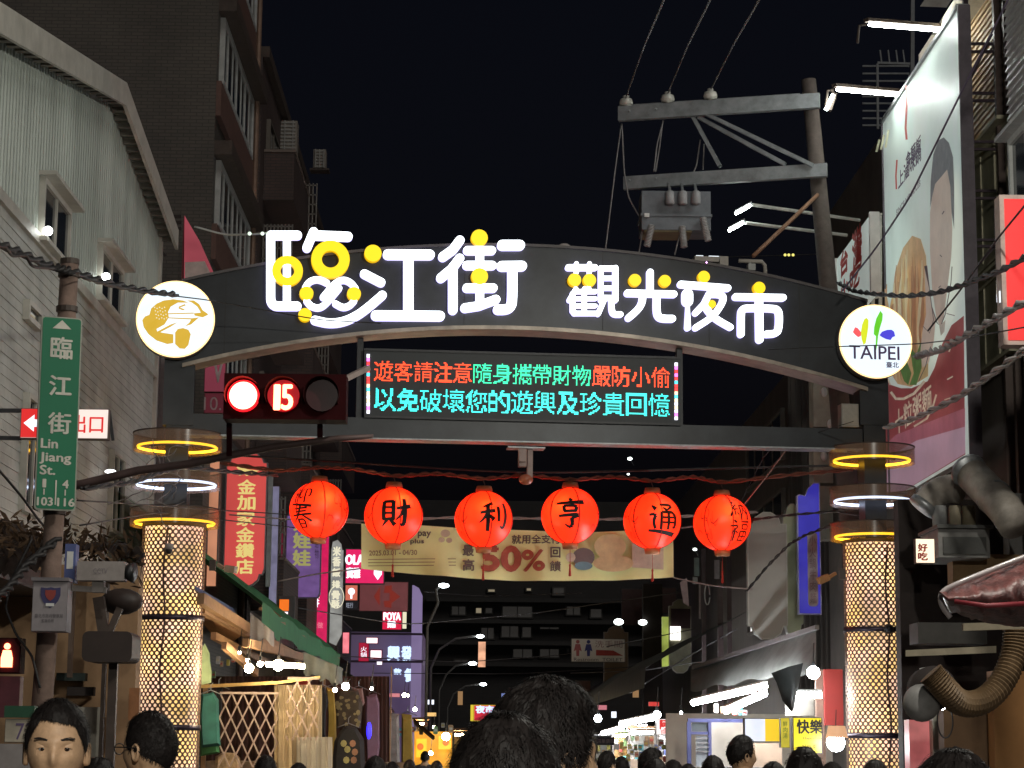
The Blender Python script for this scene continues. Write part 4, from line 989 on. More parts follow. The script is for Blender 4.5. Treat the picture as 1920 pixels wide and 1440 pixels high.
def bpoly(pts, mat, nm='print'):
    LAY[0] += .0025
    P = [bbp(*q) for q in pts]; mb = MB(); mb.add([FB.p(a, b, LAY[0]) for a, b in P], [tuple(range(len(P)))]); return mb.build(nm, mat, bb1)
bp_w = M('poster_white', (0.62, 0.72, 0.68), .45, 0, .08, .8)
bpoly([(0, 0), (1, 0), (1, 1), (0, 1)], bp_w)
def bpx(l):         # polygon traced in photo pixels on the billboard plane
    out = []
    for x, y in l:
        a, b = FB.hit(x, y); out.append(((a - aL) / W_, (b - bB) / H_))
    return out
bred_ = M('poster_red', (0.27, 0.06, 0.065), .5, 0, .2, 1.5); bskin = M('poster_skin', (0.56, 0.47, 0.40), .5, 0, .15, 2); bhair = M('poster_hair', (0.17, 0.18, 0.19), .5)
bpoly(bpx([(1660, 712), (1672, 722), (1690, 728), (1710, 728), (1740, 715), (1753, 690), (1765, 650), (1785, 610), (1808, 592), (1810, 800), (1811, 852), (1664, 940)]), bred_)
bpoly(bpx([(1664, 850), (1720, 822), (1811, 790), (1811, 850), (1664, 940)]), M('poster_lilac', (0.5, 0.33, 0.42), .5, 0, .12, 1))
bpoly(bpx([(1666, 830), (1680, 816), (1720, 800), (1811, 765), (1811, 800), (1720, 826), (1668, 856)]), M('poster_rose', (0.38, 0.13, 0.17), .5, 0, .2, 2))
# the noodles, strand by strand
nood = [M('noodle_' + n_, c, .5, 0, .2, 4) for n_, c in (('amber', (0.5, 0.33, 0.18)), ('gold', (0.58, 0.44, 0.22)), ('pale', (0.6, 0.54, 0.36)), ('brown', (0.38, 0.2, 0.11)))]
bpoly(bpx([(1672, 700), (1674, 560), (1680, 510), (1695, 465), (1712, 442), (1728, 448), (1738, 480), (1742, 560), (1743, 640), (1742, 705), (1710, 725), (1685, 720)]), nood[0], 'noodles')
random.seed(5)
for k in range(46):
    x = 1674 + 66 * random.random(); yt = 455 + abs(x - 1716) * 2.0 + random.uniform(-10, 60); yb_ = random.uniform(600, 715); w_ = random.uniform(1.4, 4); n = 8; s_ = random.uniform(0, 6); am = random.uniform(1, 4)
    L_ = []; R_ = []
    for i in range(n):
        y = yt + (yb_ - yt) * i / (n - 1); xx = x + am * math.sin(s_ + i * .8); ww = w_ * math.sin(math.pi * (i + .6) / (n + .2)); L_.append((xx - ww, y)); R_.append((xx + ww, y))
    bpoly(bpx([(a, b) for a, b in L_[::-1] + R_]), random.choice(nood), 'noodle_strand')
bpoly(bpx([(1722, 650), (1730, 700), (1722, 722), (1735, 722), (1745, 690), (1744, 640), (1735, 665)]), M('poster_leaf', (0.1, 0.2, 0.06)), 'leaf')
bpoly(bpx([(1703, 690), (1712, 715), (1720, 722), (1726, 700), (1716, 675)]), M('poster_leaf', (0.1, 0.2, 0.06)), 'leaf')
# figure
bpoly(bpx([(1763, 340), (1768, 290), (1778, 263), (1788, 258), (1798, 268), (1806, 295), (1808, 350), (1808, 430), (1800, 380), (1795, 320), (1785, 330), (1772, 345), (1766, 370), (1762, 390)]), bhair, 'figure_hair')
bpoly(bpx([(1766, 370), (1772, 345), (1785, 330), (1795, 318), (1801, 350), (1805, 430), (1803, 480), (1795, 545), (1788, 600), (1781, 612), (1774, 595), (1766, 540), (1762, 470), (1762, 400)]), bskin, 'figure_face')
bpoly(bpx([(1748, 620), (1755, 590), (1753, 540), (1752, 505), (1757, 500), (1762, 540), (1766, 575), (1773, 600), (1770, 640), (1760, 680), (1748, 690), (1744, 660)]), bskin, 'figure_hand')
lin = M('poster_line', (0.12, 0.09, 0.1))
def bline(pts, wd, mat=lin):
    L_ = []; R_ = []
    for i, (x, y) in enumerate(pts):
        p = pts[max(i - 1, 0)]; q = pts[min(i + 1, len(pts) - 1)]; d = math.hypot(q[0] - p[0], q[1] - p[1]) or 1; nx, ny = -(q[1] - p[1]) / d * wd / 2, (q[0] - p[0]) / d * wd / 2
        L_.append((x + nx, y + ny)); R_.append((x - nx, y - ny))
    bpoly(bpx(L_ + R_[::-1]), mat, 'print_line')
bline([(1766, 575), (1776, 605), (1783, 612), (1792, 590), (1803, 530), (1805, 500)], 1.6); bline([(1752, 500), (1757, 498), (1763, 550), (1770, 600), (1762, 625), (1750, 612)], 1.3)
bline([(1795, 588), (1811, 592)], 1.3); bline([(1765, 650), (1755, 688), (1742, 715)], 1.5); bline([(1783, 478), (1787, 482)], 1.5); bline([(1781, 540), (1785, 536)], 1.5); bline([(1788, 402), (1792, 396)], 2)
bpoly(bpx([(1783, 612), (1795, 600), (1793, 622), (1786, 630)]), M('poster_collar', (0.5, 0.45, 0.4)), 'figure_collar')
cre = M('poster_cream', (0.6, 0.52, 0.4))
bline([(1690, 735), (1700, 748), (1715, 748), (1735, 738), (1755, 715)], 5, cre); bline([(1735, 800), (1760, 785), (1772, 760), (1778, 740)], 3.5, cre); bline([(1660, 712), (1680, 700), (1690, 722)], 3, cre)
bline([(1803, 660), (1811, 640)], 2.5, cre); bline([(1800, 712), (1811, 706)], 2.5, cre); bline([(1795, 750), (1811, 745)], 2, cre)
def bslant(body, x0, x1, ytl, hpx, mat, nm='lettering'):     # text in perspective on the billboard plane
    a0, b1 = FB.hit(x0, ytl); a1, _ = FB.hit(x1, ytl); _, b0 = FB.hit(x0, ytl + hpx)
    LAY[0] += .0025; lettering(FB, body, a0, b0, a1, b1, mat, bb1, c=LAY[0], name=nm, bold=.01)
bslant('十粒粥麵', 1700, 1771, 773, 45, cre)
bk = M('poster_ink', (0.06, 0.04, 0.08)); brd = M('poster_sign_red', (0.5, 0.1, 0.08))
bline([(1703, 355), (1702, 330), (1704, 300)], 3, brd); bline([(1722, 160), (1723, 200), (1721, 240), (1723, 262)], 4, brd)
bslant('上滷味鍋', 1707, 1752, 325, 32, bk); bslant('食麵飯', 1722, 1752, 290, 30, bk)
bslant('SINCE NOODLES', 1704, 1752, 395, 10, M('poster_grey', (0.3, 0.3, 0.32)))
for k in range(3): bline([(1666 + k * 9, 285 - k * 4), (1672 + k * 9, 262 - k * 9)], 4, M('poster_pale_yellow', (0.6, 0.62, 0.42)))
# floodlighting helped by a faint glow put into every poster ink's colour
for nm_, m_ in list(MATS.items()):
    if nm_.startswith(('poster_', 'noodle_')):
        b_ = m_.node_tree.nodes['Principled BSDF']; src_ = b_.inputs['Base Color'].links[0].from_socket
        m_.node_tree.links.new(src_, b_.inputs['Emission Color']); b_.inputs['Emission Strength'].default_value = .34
# steel frame between billboard and wall
ff = thing('steel_scaffold', 'dark steel lattice holding the big billboard to the house', 'steel frame', (6.9, 28.4, 5))
yb0 = 28.35
for x in (1812, 1868):
    p = A(x, 0, yb0); mb = MB(); mb.bar((p.x, yb0, 5.0), (p.x - .02, yb0, 12.6), .07); mb.build('upright', M('frame_dark_violet', (0.04, 0.025, 0.035), .5, .3), ff)
for y in (82, 97, 175, 189, 266, 280, 358, 372, 450, 462, 250):
    if y == 250: continue
    p, q = A(1812, y, yb0), A(1868, y, yb0); mb = MB(); mb.bar(p, q, .04, .035); mb.build('cross_bar', M('frame_dark_violet', (0.04, 0.025, 0.035), .5, .3), ff)
for (x0, y0, x1, y1) in ((1812, 165, 1864, 55), (1812, 520, 1868, 460)):
    mb = MB(); mb.bar(A(x0, y0, yb0 + .05), A(x1, y1, yb0 + .05), .03); mb.build('diagonal', M('frame_dark_violet', (0.04, 0.025, 0.035), .5, .3), ff)
# house behind, on the right edge
rh = thing('lit_house', 'tan boarded house with barred windows lit from below at the right edge', 'building', (8.5, 28, 0))
FR = Fr((XR, 0, 0), (0, -1, 0))
mb = MB(); mb.box(XR + .03, 24.9, 0, 13, 43.9, 12.6); mb.build('wall', M('house_dark', (0.09, 0.075, 0.065), .8, 0, .4, 1), rh)
tan = M('tan_boards', (0.42, 0.28, 0.15), .6, 0, .18, 1.4)
z = 10.15
while z < 12.2:
    mb = MB(); mb.hexa([FR.p(-32, z, .04), FR.p(-27.6, z, .04), FR.p(-27.6, z, 0), FR.p(-32, z, 0), FR.p(-32, z + .09, .015), FR.p(-27.6, z + .09, .015), FR.p(-27.6, z + .09, 0), FR.p(-32, z + .09, 0)]); mb.build('board', tan, rh); z += .095
mb = MB(); mb.fbox(FR, -32.2, 12.18, -27.5, 12.4, 0, .35); mb.build('eave', cream, rh)
for b0, b1 in ((8.3, 10.05), ):
    wall_window(FR, -31.9, b0, -27.9, b1, rh, fr=M('cream_window_frame', (0.45, 0.42, 0.3)), cut=5, fw=.07, gl=M('curtained_glass', (0.3, 0.29, 0.2), .3, 0, .5, 3), hood=True)
wall_window(FR, -31.9, 6.9, -27.9, 8.1, rh, fr=M('cream_window_frame', (0.45, 0.42, 0.3)), cut=5, fw=.05, gl=M('curtained_glass', (0.3, 0.29, 0.2), .3, 0, .5, 3), hood=True)
p0, p1 = A(1871, 0, 28.2), A(1896, 0, 28.2)
for k in range(3):
    x = p0.x + (p1.x - p0.x) * k / 2.6; mb = MB(); mb.bar((x, 28.2 - k * .25, 0), (x - .03, 28.2 - k * .25, 13), .1); mb.build('drain_pipe', M('brown_pipe', (0.1, 0.07, 0.06), .5, .2), rh)
cw = thing('corrugated_house', 'pale corrugated upper storey with a dark window at the top right corner', 'building', (7.2, 25, 0))
FC = Fr((6.55, 0, 0), (0, -1, 0)); cmat = M('pale_corrugated', (0.42, 0.42, 0.41), .5, .2, .25, 2)
mb = MB(); mb.box(6.6, 18, 0, 7.18, 25.4, 13); mb.build('wall', M('house_dark', (0.09, 0.075, 0.065)), cw)
z = 9.2
while z < 12.5:
    mb = MB(); mb.hexa([FC.p(-25.5, z, .05), FC.p(-20, z, .05), FC.p(-20, z, 0), FC.p(-25.5, z, 0), FC.p(-25.5, z + .1, .01), FC.p(-20, z + .1, .01), FC.p(-20, z + .1, 0), FC.p(-25.5, z + .1, 0)]); mb.build('board', cmat, cw); z += .105
wall_window(FC, -25.3, 7.6, -23, 9.0, cw, fr=paleg, cut=3, fw=.08, hood=True)
# red light box, right edge
root, F, W, H = sign('red_sign', 'red light box with a pale frame cut off by the right edge of the picture', 'sign', 1882, 643, 2040, 367, 21.5, E('red_box_face', (0.82, 0.03, 0.03), 0.95, var=.06), M('pale_pink_frame', (0.5, 0.38, 0.34)), depth=.22, border=.06) if False else (None, None, None, None)
root, F, W, H = sign('red_sign', 'red light box with a pale frame cut off by the right edge of the picture', 'sign', 1882, 367, 2040, 646, 21.5, E('red_box_face', (0.82, 0.03, 0.03), 0.95, var=.06), M('pale_pink_frame', (0.5, 0.38, 0.34)), depth=.22, border=.05)
mb = MB(); p = A(1872, 380, 21.6); q = A(1880, 560, 21.6); mb.box(p.x, 21.6, q.z, q.x, 21.8, p.z); mb.build('chrome_side', M('chrome', (0.6, 0.62, 0.66), .15, 1), root)
for yy in (442, 558):
    mb = MB(); p = A(1874, yy, 21.58); mb.box(p.x, 21.57, p.z - .05, p.x + .025, 21.6, p.z + .07); mb.build('clip_light', w_lit2, root)
# smaller white sign, red characters, left of billboard; face shares the poster's added glow
FS = Fr((5.9, 0, 0), (0, -1, 0))
ws = thing('white_sign', 'white floodlit sign with red characters between the pole and the big billboard', 'sign', (5.9, 33, 8))
aL2, bT2 = FS.hit(1569, 472); aR2, bT3 = FS.hit(1632, 402); _, bB2 = FS.hit(1570, 556)
mb = MB(); mb.fbox(FS, aL2, bB2 - .6, aR2, bT3, -.1, 0); mb.build('panel', bp_w, ws)
for e0, e1 in ((aR2, aR2 + .1), (aL2 - .05, aL2)): mb = MB(); mb.fbox(FS, e0, bB2 - .6, e1, bT3 + .02, -.12, .03); mb.build('frame_edge', white, ws)
rr = M('sign_red_print', (0.6, 0.07, 0.06))
a0, b1 = FS.hit(1598, 440); a1, _ = FS.hit(1616, 440); _, b0 = FS.hit(1598, 508); lettering(FS, '灣', a0, b0 - .1, a1, b1, rr, ws, bold=.03)
a0, b1 = FS.hit(1576, 478); a1, _ = FS.hit(1590, 478); _, b0 = FS.hit(1576, 512); lettering(FS, '台', a0, b0 - .1, a1, b1, rr, ws, bold=.03)
a0, b1 = FS.hit(1575, 535); a1, _ = FS.hit(1612, 535); _, b0 = FS.hit(1575, 575); lettering(FS, '小吃', a0, b0, a1, b1, rr, ws, bold=.03)
lad = thing('sign_ladder', 'pale ladder-like bracket between the white sign and the billboard', 'steel frame', A(1645, 500, 33))
for x in (1636, 1650):
    mb = MB(); mb.bar(A(x, 405, 33), A(x + 1, 700, 33), .05); mb.build('upright', M('pale_bracket', (0.38, 0.36, 0.32)), lad)
for y in (405, 428, 460, 515, 560, 610): mb = MB(); mb.bar(A(1636, y, 33), A(1654, y - 4, 33), .03); mb.build('rung', M('pale_bracket', (0.38, 0.36, 0.32)), lad)
# floodlight tubes on arms
def tube_arm(x0, y0, x1, y1, Y, label, lit=True):
    p, q = A(x0, y0, Y), A(x1, y1, Y + 1.2); t = thing('billboard_lamp', label, 'floodlight', q)
    mb = MB(); mb.bar(p + Vector((0, 0, .07)), q + Vector((0, 0, .07)), .09, .05); mb.build('reflector', brown, t)
    mb = MB(); mb.tube([p + Vector((.05, 0, 0)), q], .026, 8); mb.build('tube', E('billboard_tube', (.93, 1, .95), 75), t, True)
    mb = MB(); mb.tube([p, p + Vector((-.1, 0, -.02)), p + Vector((-.13, 0, -.28))], .02, 6); mb.build('end_bracket', brown, t)
    return t
tube_arm(1624, 46, 1775, 58, 29.5, 'upper long fluorescent lamp on an arm at the top of the billboard')
tube_arm(1564, 168, 1715, 181, 31.5, 'lower long fluorescent lamp on an arm beside the billboard edge')
for (hx, hy, y0, x1, y1, lb_) in ((1393, 393, 384, 1612, 413, 'upper of the two slim arm lamps with glowing heads crossing behind the pole'), (1380, 425, 418, 1588, 441, 'lower of the two slim arm lamps with glowing heads crossing behind the pole')):
    t = thing('arm_lamp', lb_, 'floodlight', A(x1, y1, 35)); p = A(hx + 18, y0, 34.6); q = A(x1, y1, 35.2)
    mb = MB(); mb.tube([p, q], .028, 8); mb.build('arm', M('arm_pale', (0.5, 0.5, 0.46)), t)
    c = A(hx, hy, 34.6); mb = MB(); mb.bar(c + Vector((-.12, 0, -.07)), c + Vector((.12, 0, .07)), .1, .035); mb.build('lamp_head', E('lamp_head_light', (.88, 1, .95), 45), t)
    mb = MB(); mb.bar(c + Vector((-.13, 0, -.03)), c + Vector((.14, 0, .12)), .13, .02); mb.bar(c + Vector((.1, 0, .08)), p, .03); mb.build('hood', steel, t)
p = A(1556, 190, 31.4); t = thing('spot_lamp', 'small tilted spotlight with a glowing lens right of the pole top', 'spotlight', p)
mb = MB(); mb.bar(p + Vector((-.06, 0, -.13)), p + Vector((.05, 0, .1)), .07, .05); mb.build('lens', E('lamp_head_light', (.88, 1, .95), 45), t)
mb = MB(); mb.bar(p + Vector((.0, .06, -.13)), p + Vector((.09, .06, .14)), .1, .06); mb.bar(p + Vector((.07, .05, .1)), p + Vector((.05, .05, .2)), .03); mb.build('housing', brown, t)
# aerial
an = thing('television_aerial', 'grey rooftop aerial with two stacked rows of rods behind the billboard lamps', 'aerial', A(1646, 235, 45))
gm = M('aerial_grey', (0.2, 0.21, 0.22), .5, .3)
mb = MB(); mb.bar(A(1645, 120, 45), A(1646, 242, 45), .05); mb.bar(A(1711, 0, 45), A(1709, 600, 45), .08); mb.build('mast', gm, an)
for y in (124, 138, 152, 181, 194, 208, 222, 235): mb = MB(); mb.bar(A(1617, y, 45), A(1705 if y < 170 else 1700, y, 45), .035); mb.build('rod', gm, an)
mb = MB(); mb.bar(A(1645, 118, 45), A(1712, 120, 45), .05); mb.build('boom', gm, an)
for x in (1650, 1665, 1680, 1693): mb = MB(); mb.bar(A(x, 94, 45), A(x + 3, 117, 45), .03); mb.build('whip', gm, an)
mb = MB(); mb.hexa([A(1725, 12, 40), A(1775, 14, 40), A(1775, 14, 42), A(1725, 12, 42), A(1740, -10, 40), A(1790, -10, 40), A(1790, -10, 42), A(1740, -10, 42)])
tag(mb.build('roof_canopy', M('canopy_pale', (0.35, 0.33, 0.3))), 'corner of a pale canopy jutting in at the very top near the billboard', 'canopy')

# right, below the billboard: pillar strips, ducts, units
def pxbox(name, x0, y0, x1, y1, Y, mat, label=None, cat=None, depth=.3, parent=None, group=None, extra=None):
    p, q = A(x0, y1, Y), A(x1, y0, Y); mb = MB(); mb.box(p.x, Y, p.z, q.x, Y + depth, q.z)
    if parent is not None: return mb.build(name, mat, parent)
    t = thing(name, label, cat, (p.x, Y, p.z), group); mb.build('body', mat, t)
    if extra: extra(t, p, q)
    return t
t = thing('cream_column', 'pale cream wall pillar behind the right gateway post', 'pillar', A(1540, 1000, 36))
for i, (y0, y1) in enumerate(((702, 800), (806, 905), (911, 1010))): pxbox('panel', 1526, y0, 1561, y1, 36, M('cream_wall', (0.4, 0.37, 0.3), .7, 0, .3, 3), parent=t, depth=.5)
for i in range(3):
    c = A(1545 + (i % 2) * 12, 735 + i * 60, 35.9); mb = MB(); mb.ball(c, .06, sz=1.4, seg=8, rings=6); mb.build('pipe_clip', white, t)
shop = thing('noodle_shop', 'cluttered brown shop front with a long pale beam right of the right column', 'shop', (5.5, 24, 0))
brw = M('shop_brown_wall', (0.20, 0.115, 0.06), .8, 0, .3, 2.5, .2)
dkb = M('dark_recess', (0.03, 0.022, 0.02), .9)
pxbox('back_wall', 1700, 940, 2100, 1700, 27, dkb, parent=shop)
pxbox('side_wall', 1778, 1300, 1868, 1700, 25, brw, parent=shop); pxbox('orange_wall', 1874, 1260, 2100, 1700, 24.5, M('orange_wall', (0.42, 0.2, 0.07), .8, 0, .2, 2, .1), parent=shop)
pxbox('upper_board', 1788, 1040, 1925, 1120, 25.5, M('shop_board', (0.32, 0.2, 0.1), .8, 0, .3, 3), parent=shop)
pxbox('canopy_roof', 1722, 1168, 1850, 1206, 24.6, M('dark_canopy', (0.05, 0.045, 0.04)), parent=shop, depth=.5)
mb = MB(); mb.hexa([A(1698, 1231, 24.2), A(1868, 1224, 24.2), A(1868, 1224, 24.4), A(1698, 1231, 24.4), A(1698, 1219, 24.2), A(1868, 1211, 24.2), A(1868, 1211, 24.4), A(1698, 1219, 24.4)]); mb.build('beam', M('pale_beam', (0.4, 0.34, 0.24)), shop)
pxbox('pink_panel', 1712, 1350, 1748, 1700, 26, E('pink_banner_light', (0.8, 0.2, 0.2), .35, var=.3, base=(.5, .2, .2)), parent=shop)
pxbox('white_post', 1757, 1330, 1786, 1700, 25.8, M('post_white', (0.5, 0.5, 0.42)), parent=shop)
t = thing('exhaust_duct', 'fat grey sheet metal duct bending down below the billboard', 'duct', A(1850, 930, 25))
dm = M('duct_metal', (0.36, 0.32, 0.28), .65, .1, .35, 5, .3)
mb = MB(); mb.tube([A(1815, 882, 25), A(1850, 918, 24.6), A(1885, 955, 24.2), A(1905, 985, 24)], .2, 20); mb.build('pipe', dm, t, True)
for x, y in ((1815, 882), (1862, 930)): mb = MB(); c = A(x, y, 24.9 if x < 1850 else 24.5); d = (A(1885, 955, 24.2) - A(1815, 882, 25)).normalized(); mb.tube([c, c + d * .05], .215, 20); mb.build('flange', steel, t, True)
t = thing('elbow_duct', 'short grey elbow duct beside the fat duct, right of the column rings', 'duct', A(1770, 930, 25.5))
mb = MB(); mb.tube(smooth_pts([tuple(A(*q)) for q in ((1736, 945, 25.5), (1752, 925, 25.5), (1778, 915, 25.4), (1800, 918, 25.3))], 2), .17, 18); mb.build('pipe', dm, t, True)
mb = MB(); c = A(1736, 945, 25.5); mb.tube([c, c + Vector((-.05, 0, -.06))], .19, 18); mb.build('flange', steel, t, True)
t = thing('ventilation_unit', 'grey rounded kitchen ventilation unit on the shop roof below the ducts', 'ventilation unit', A(1820, 1035, 25))
mb = MB(); p, q = A(1760, 1045, 25), A(1855, 992, 25); mb.box(p.x, 25, p.z, q.x, 26, q.z); mb.build('casing', M('unit_grey', (0.28, 0.27, 0.26), .6, .2, .3, 6), t)
mb = MB(); mb.box(p.x + .05, 24.96, p.z + .04, q.x - .05, 24.995, q.z - .1); mb.box(p.x - .03, 24.9, q.z, q.x + .03, 26, q.z + .04); mb.build('lid', M('unit_dark', (0.1, 0.1, 0.095)), t)
for i, (x0, x1, c_) in enumerate(((1783, 1805, (0.42, 0.36, 0.26)), (1808, 1832, (0.36, 0.3, 0.2)), (1752, 1778, (0.4, 0.4, 0.4)))):
    p, q = A(x0, 990, 25.3), A(x1, 950, 25.3); r_ = (q.x - p.x) / 2
    o = MB().lathe([(0, 0), (r_, 0), (r_, q.z - p.z), (r_ * .9, q.z - p.z + .02), (0, q.z - p.z + .02)], ((p.x + q.x) / 2, 25.4, p.z), 16).build('plastic_drum', M('drum_%d' % i, c_), smooth=True)
    tag(o, ('tan plastic drum, left of the two tan ones on the ventilation unit', 'darker tan plastic drum, right of the two tan ones on the ventilation unit', 'pale crumpled drum standing left of the tan drums')[i], 'drum')
pxbox('grey_box', 1893, 925, 1935, 1050, 26.5, M('unit_grey', (0.16, 0.155, 0.15)), 'tall grey metal box at the right edge behind the fat duct', 'metal box')
sign('small_sign', 'small lit sign with red characters hanging right of the right column', 'sign', 1717, 1010, 1752, 1056, 24.8, E('small_sign_face', (1, .82, .6), 1.3), brown, [('好吃', .12, .1, .6, .8, M('sign_red_print', (0.6, 0.07, 0.06)), {'vertical': True, 'bold': .006})], depth=.1)
t = thing('flexible_duct', 'brown ribbed flexible duct curving down at the right edge', 'duct', A(1880, 1250, 19))
pth = smooth_pts([tuple(A(*q)) for q in ((1905, 1160, 19.5), (1905, 1215, 19.5), (1885, 1275, 19.4), (1845, 1318, 19.3), (1800, 1322, 19.2), (1770, 1290, 19.1), (1745, 1262, 19.1))], 4)
mb = MB(); mb.tube(pth, .11, 14, radii=[.105 if i % 2 else .122 for i in range(len(pth))]); mb.build('hose', M('hose_brown', (0.16, 0.1, 0.05), .6, .1, .3, 5), t)
t = thing('range_hood', 'dark round hood drum that the flexible duct runs into', 'exhaust fan', A(1740, 1290, 19.5))
c = A(1752, 1290, 19.3); mb = MB(); mb.tube([c, c + Vector((.05, .5, 0))], .2, 20); mb.build('drum', dkb, t, True)
c = A(1728, 1318, 19.3); mb = MB(); mb.ball(c, .17, sy=.7, sz=1.0, seg=16, rings=10); mb.build('motor', M('unit_grey', (0.16, 0.155, 0.15)), t, True)
mb = MB()
for k in range(5): mb.bar(A(1712 + k * 3, 1290 - k * 9, 19.8), A(1740 + k * 2, 1278 - k * 7, 19.8), .012)
mb.build('fan_guard', M('guard_pale', (0.5, 0.5, 0.48)), t)
pxbox('skylight_window', 1706, 1255, 1760, 1285, 20.6, E('glimpse_light', (1, .95, .85), 1.0), 'bright gap behind the hood guard, right of the right column', 'lamp', depth=.02) if False else None
t = thing('hand_mirror', 'oval hoop of thin wire hanging in front of the white post at the right', 'wire hoop', A(1772, 1355, 22))
c = A(1772, 1352, 22); mb = MB(); mb.tube([(c.x + .08 * math.cos(i * math.pi / 12), c.y, c.z + .17 * math.sin(i * math.pi / 12)) for i in range(25)], .008, 6); mb.build('hoop', rubber, t)
mb = MB(); mb.bar((c.x - .02, c.y + .05, c.z + .12), (c.x + .03, c.y + .05, c.z + .17), .03); mb.build('glow_bulb', cbulb, t)
# red rolled plastic awning
t = thing('plastic_awning', 'crumpled red and clear plastic awning rolled out from the right edge', 'awning', A(1840, 1120, 17))
random.seed(9)
mb = MB(); N1, N2 = 26, 10
for j in range(N2 + 1):
    for i in range(N1 + 1):
        fx = i / N1; x = 1762 + fx * 200; yt = 1108 - fx * 78; yb_ = 1140 + 28 * math.sin(fx * 2.2) + fx * 10
        if fx < .08: yb_ = yt + (yb_ - yt) * (fx / .08 * .8 + .2)
        f = j / N2; p = A(x, yt + (yb_ - yt) * f, 17 - .5 * math.sin(f * math.pi) - .1 * fx)
        p.y += .09 * noise.noise(Vector((fx * 14, f * 5, 1))) + .05 * noise.noise(Vector((fx * 40, f * 9, 3))); p.z += .02 * noise.noise(Vector((fx * 30, f * 20, 7))); mb.v.append(tuple(p))
for j in range(N2):
    for i in range(N1): k = j * (N1 + 1) + i; mb.f.append([k, k + N1 + 1, k + N1 + 2, k + 1]); mb.m.append(0)
pm = M('plastic_maroon', (0.17, 0.06, 0.055), .36, 0, .75, 9, .8, .6); mb.build('sheet', pm, t, True)
mb = MB(); mb.tube(smooth_pts([tuple(A(*q)) for q in ((1960, 1030, 16.8), (1880, 1060, 16.8), (1800, 1092, 16.7), (1763, 1110, 16.7), (1764, 1135, 16.7), (1782, 1158, 16.7))], 2), .022, 8); mb.build('edge_roll', M('clear_plastic', (0.45, 0.4, 0.4), .2), t, True)
mb = MB(); mb.tube([A(*q) for q in ((1790, 1128, 16.4), (1850, 1136, 16.3), (1920, 1132, 16.3))], .02, 8); mb.build('red_piping', M('red_fold', (0.25, 0.03, 0.04), .5), t, True)
mb = MB(); mb.bar(A(1805, 1176, 17.4), A(1925, 1172, 17.4), .06); mb.build('support_bar', M('pale_beam', (0.4, 0.34, 0.24)), t)

# ================================================================== LEFT FOREGROUND
LY = 19.0
t = thing('green_sign_pole', 'leaning concrete street pole behind the tall green street sign', 'pole', (A(88, 1200, LY).x - .1, LY + .34, 0))
pa, pb_ = A(131, 492, LY + .34), A(88, 1200, LY + .34)
mb = MB(); mb.tube([(pb_.x - .08, LY + .34, 0), pb_, pa], .1, 16, radii=[.1, .092, .083]); mb.build('pole', M('pole_brown_concrete', (0.22, 0.15, 0.12), .85, 0, .3, 10, .3), t, True)
mb = MB(); mb.tube([pa + Vector((0, 0, -.02)), pa + Vector((0, 0, .03))], .088, 16); mb.build('cap', brown, t)
for y in (520, 585, 965): mb = MB(); c = A(131 - (y - 492) * .06, y, LY + .34); mb.tube([c, c + Vector((0, 0, .05))], .1, 14); mb.build('clamp', brown, t)
u_ = (A(160, 598, LY + .14) - A(84, 592, LY)); v_ = (A(84, 592, LY) - A(64, 955, LY))
FG = Fr(A(64, 955, LY), u_, v_ - u_ * (v_.dot(u_) / u_.dot(u_)))
gw, gh = u_.length, v_.length
sg = thing('street_name_sign', 'tall green street sign reading 臨江街 Lin Jiang St. with a white arrow', 'street sign', FG.o)
def rrect(x0, y0, x1, y1, r_, n=5):
    o = []
    for cx, cy, t0 in ((x1 - r_, y0 + r_, -90), (x1 - r_, y1 - r_, 0), (x0 + r_, y1 - r_, 90), (x0 + r_, y0 + r_, 180)):
        for k in range(n + 1): t = R(t0 + 90 * k / n); o.append((cx + r_ * math.cos(t), cy + r_ * math.sin(t)))
    return o
mb = MB(); mb.prism(FG, rrect(0, 0, gw, gh, .03), -.03, 0); mb.build('plate', M('sign_edge', (0.35, 0.36, 0.3), .5), sg)
mb = MB(); mb.prism(FG, rrect(.012, .012, gw - .012, gh - .012, .025), .002, .006); mb.build('green_face', M('sign_green', (0.006, 0.16, 0.075), .4, 0, .12, 2), sg)
sw_ = M('sign_reflective', (0.6, 0.58, 0.5), .5)
mb = MB(); mb.prism(FG, [(gw / 2 - .085, gh - .11), (gw / 2 + .085, gh - .11), (gw / 2, gh - .03)], .008, .01); mb.build('arrow', sw_, sg)
def gfr(body, fx0, y0, fx1, y1, bold=.004, kk=None):
    lettering(FG, body, gw * fx0, gh * (1 - (y1 - 592) / 366), gw * fx1, gh * (1 - (y0 - 592) / 366), sw_, sg, c=.009, bold=bold)
gfr('臨', .25, 631, .77, 672, .005); gfr('江', .25, 705, .78, 742, .006); gfr('街', .25, 775, .80, 814, .005)
gfr('Lin', .10, 825, .50, 842); gfr('Jiang', .08, 851, .84, 872, .004); gfr('St.', .10, 875, .46, 892)
gfr('1', .18, 901, .25, 916); gfr('4', .66, 901, .80, 916); gfr('103', .06, 935, .43, 950, .004); gfr('116', .55, 935, .96, 950, .004)
for fx, y0, y1 in ((.215, 919, 930), (.73, 919, 930), (.5, 902, 948)):
    mb = MB(); mb.fbox(FG, gw * fx - .006, gh * (1 - (y1 - 592) / 366), gw * fx + .006, gh * (1 - (y0 - 592) / 366), .008, .011); mb.build('number_line', sw_, sg)
for hz_ in (.2, .82): MB().bar(FG.p(gw * .5, gh * hz_, -.03), FG.p(gw * .5, gh * hz_, -.2), .05).build('clamp_bar', brown, sg)
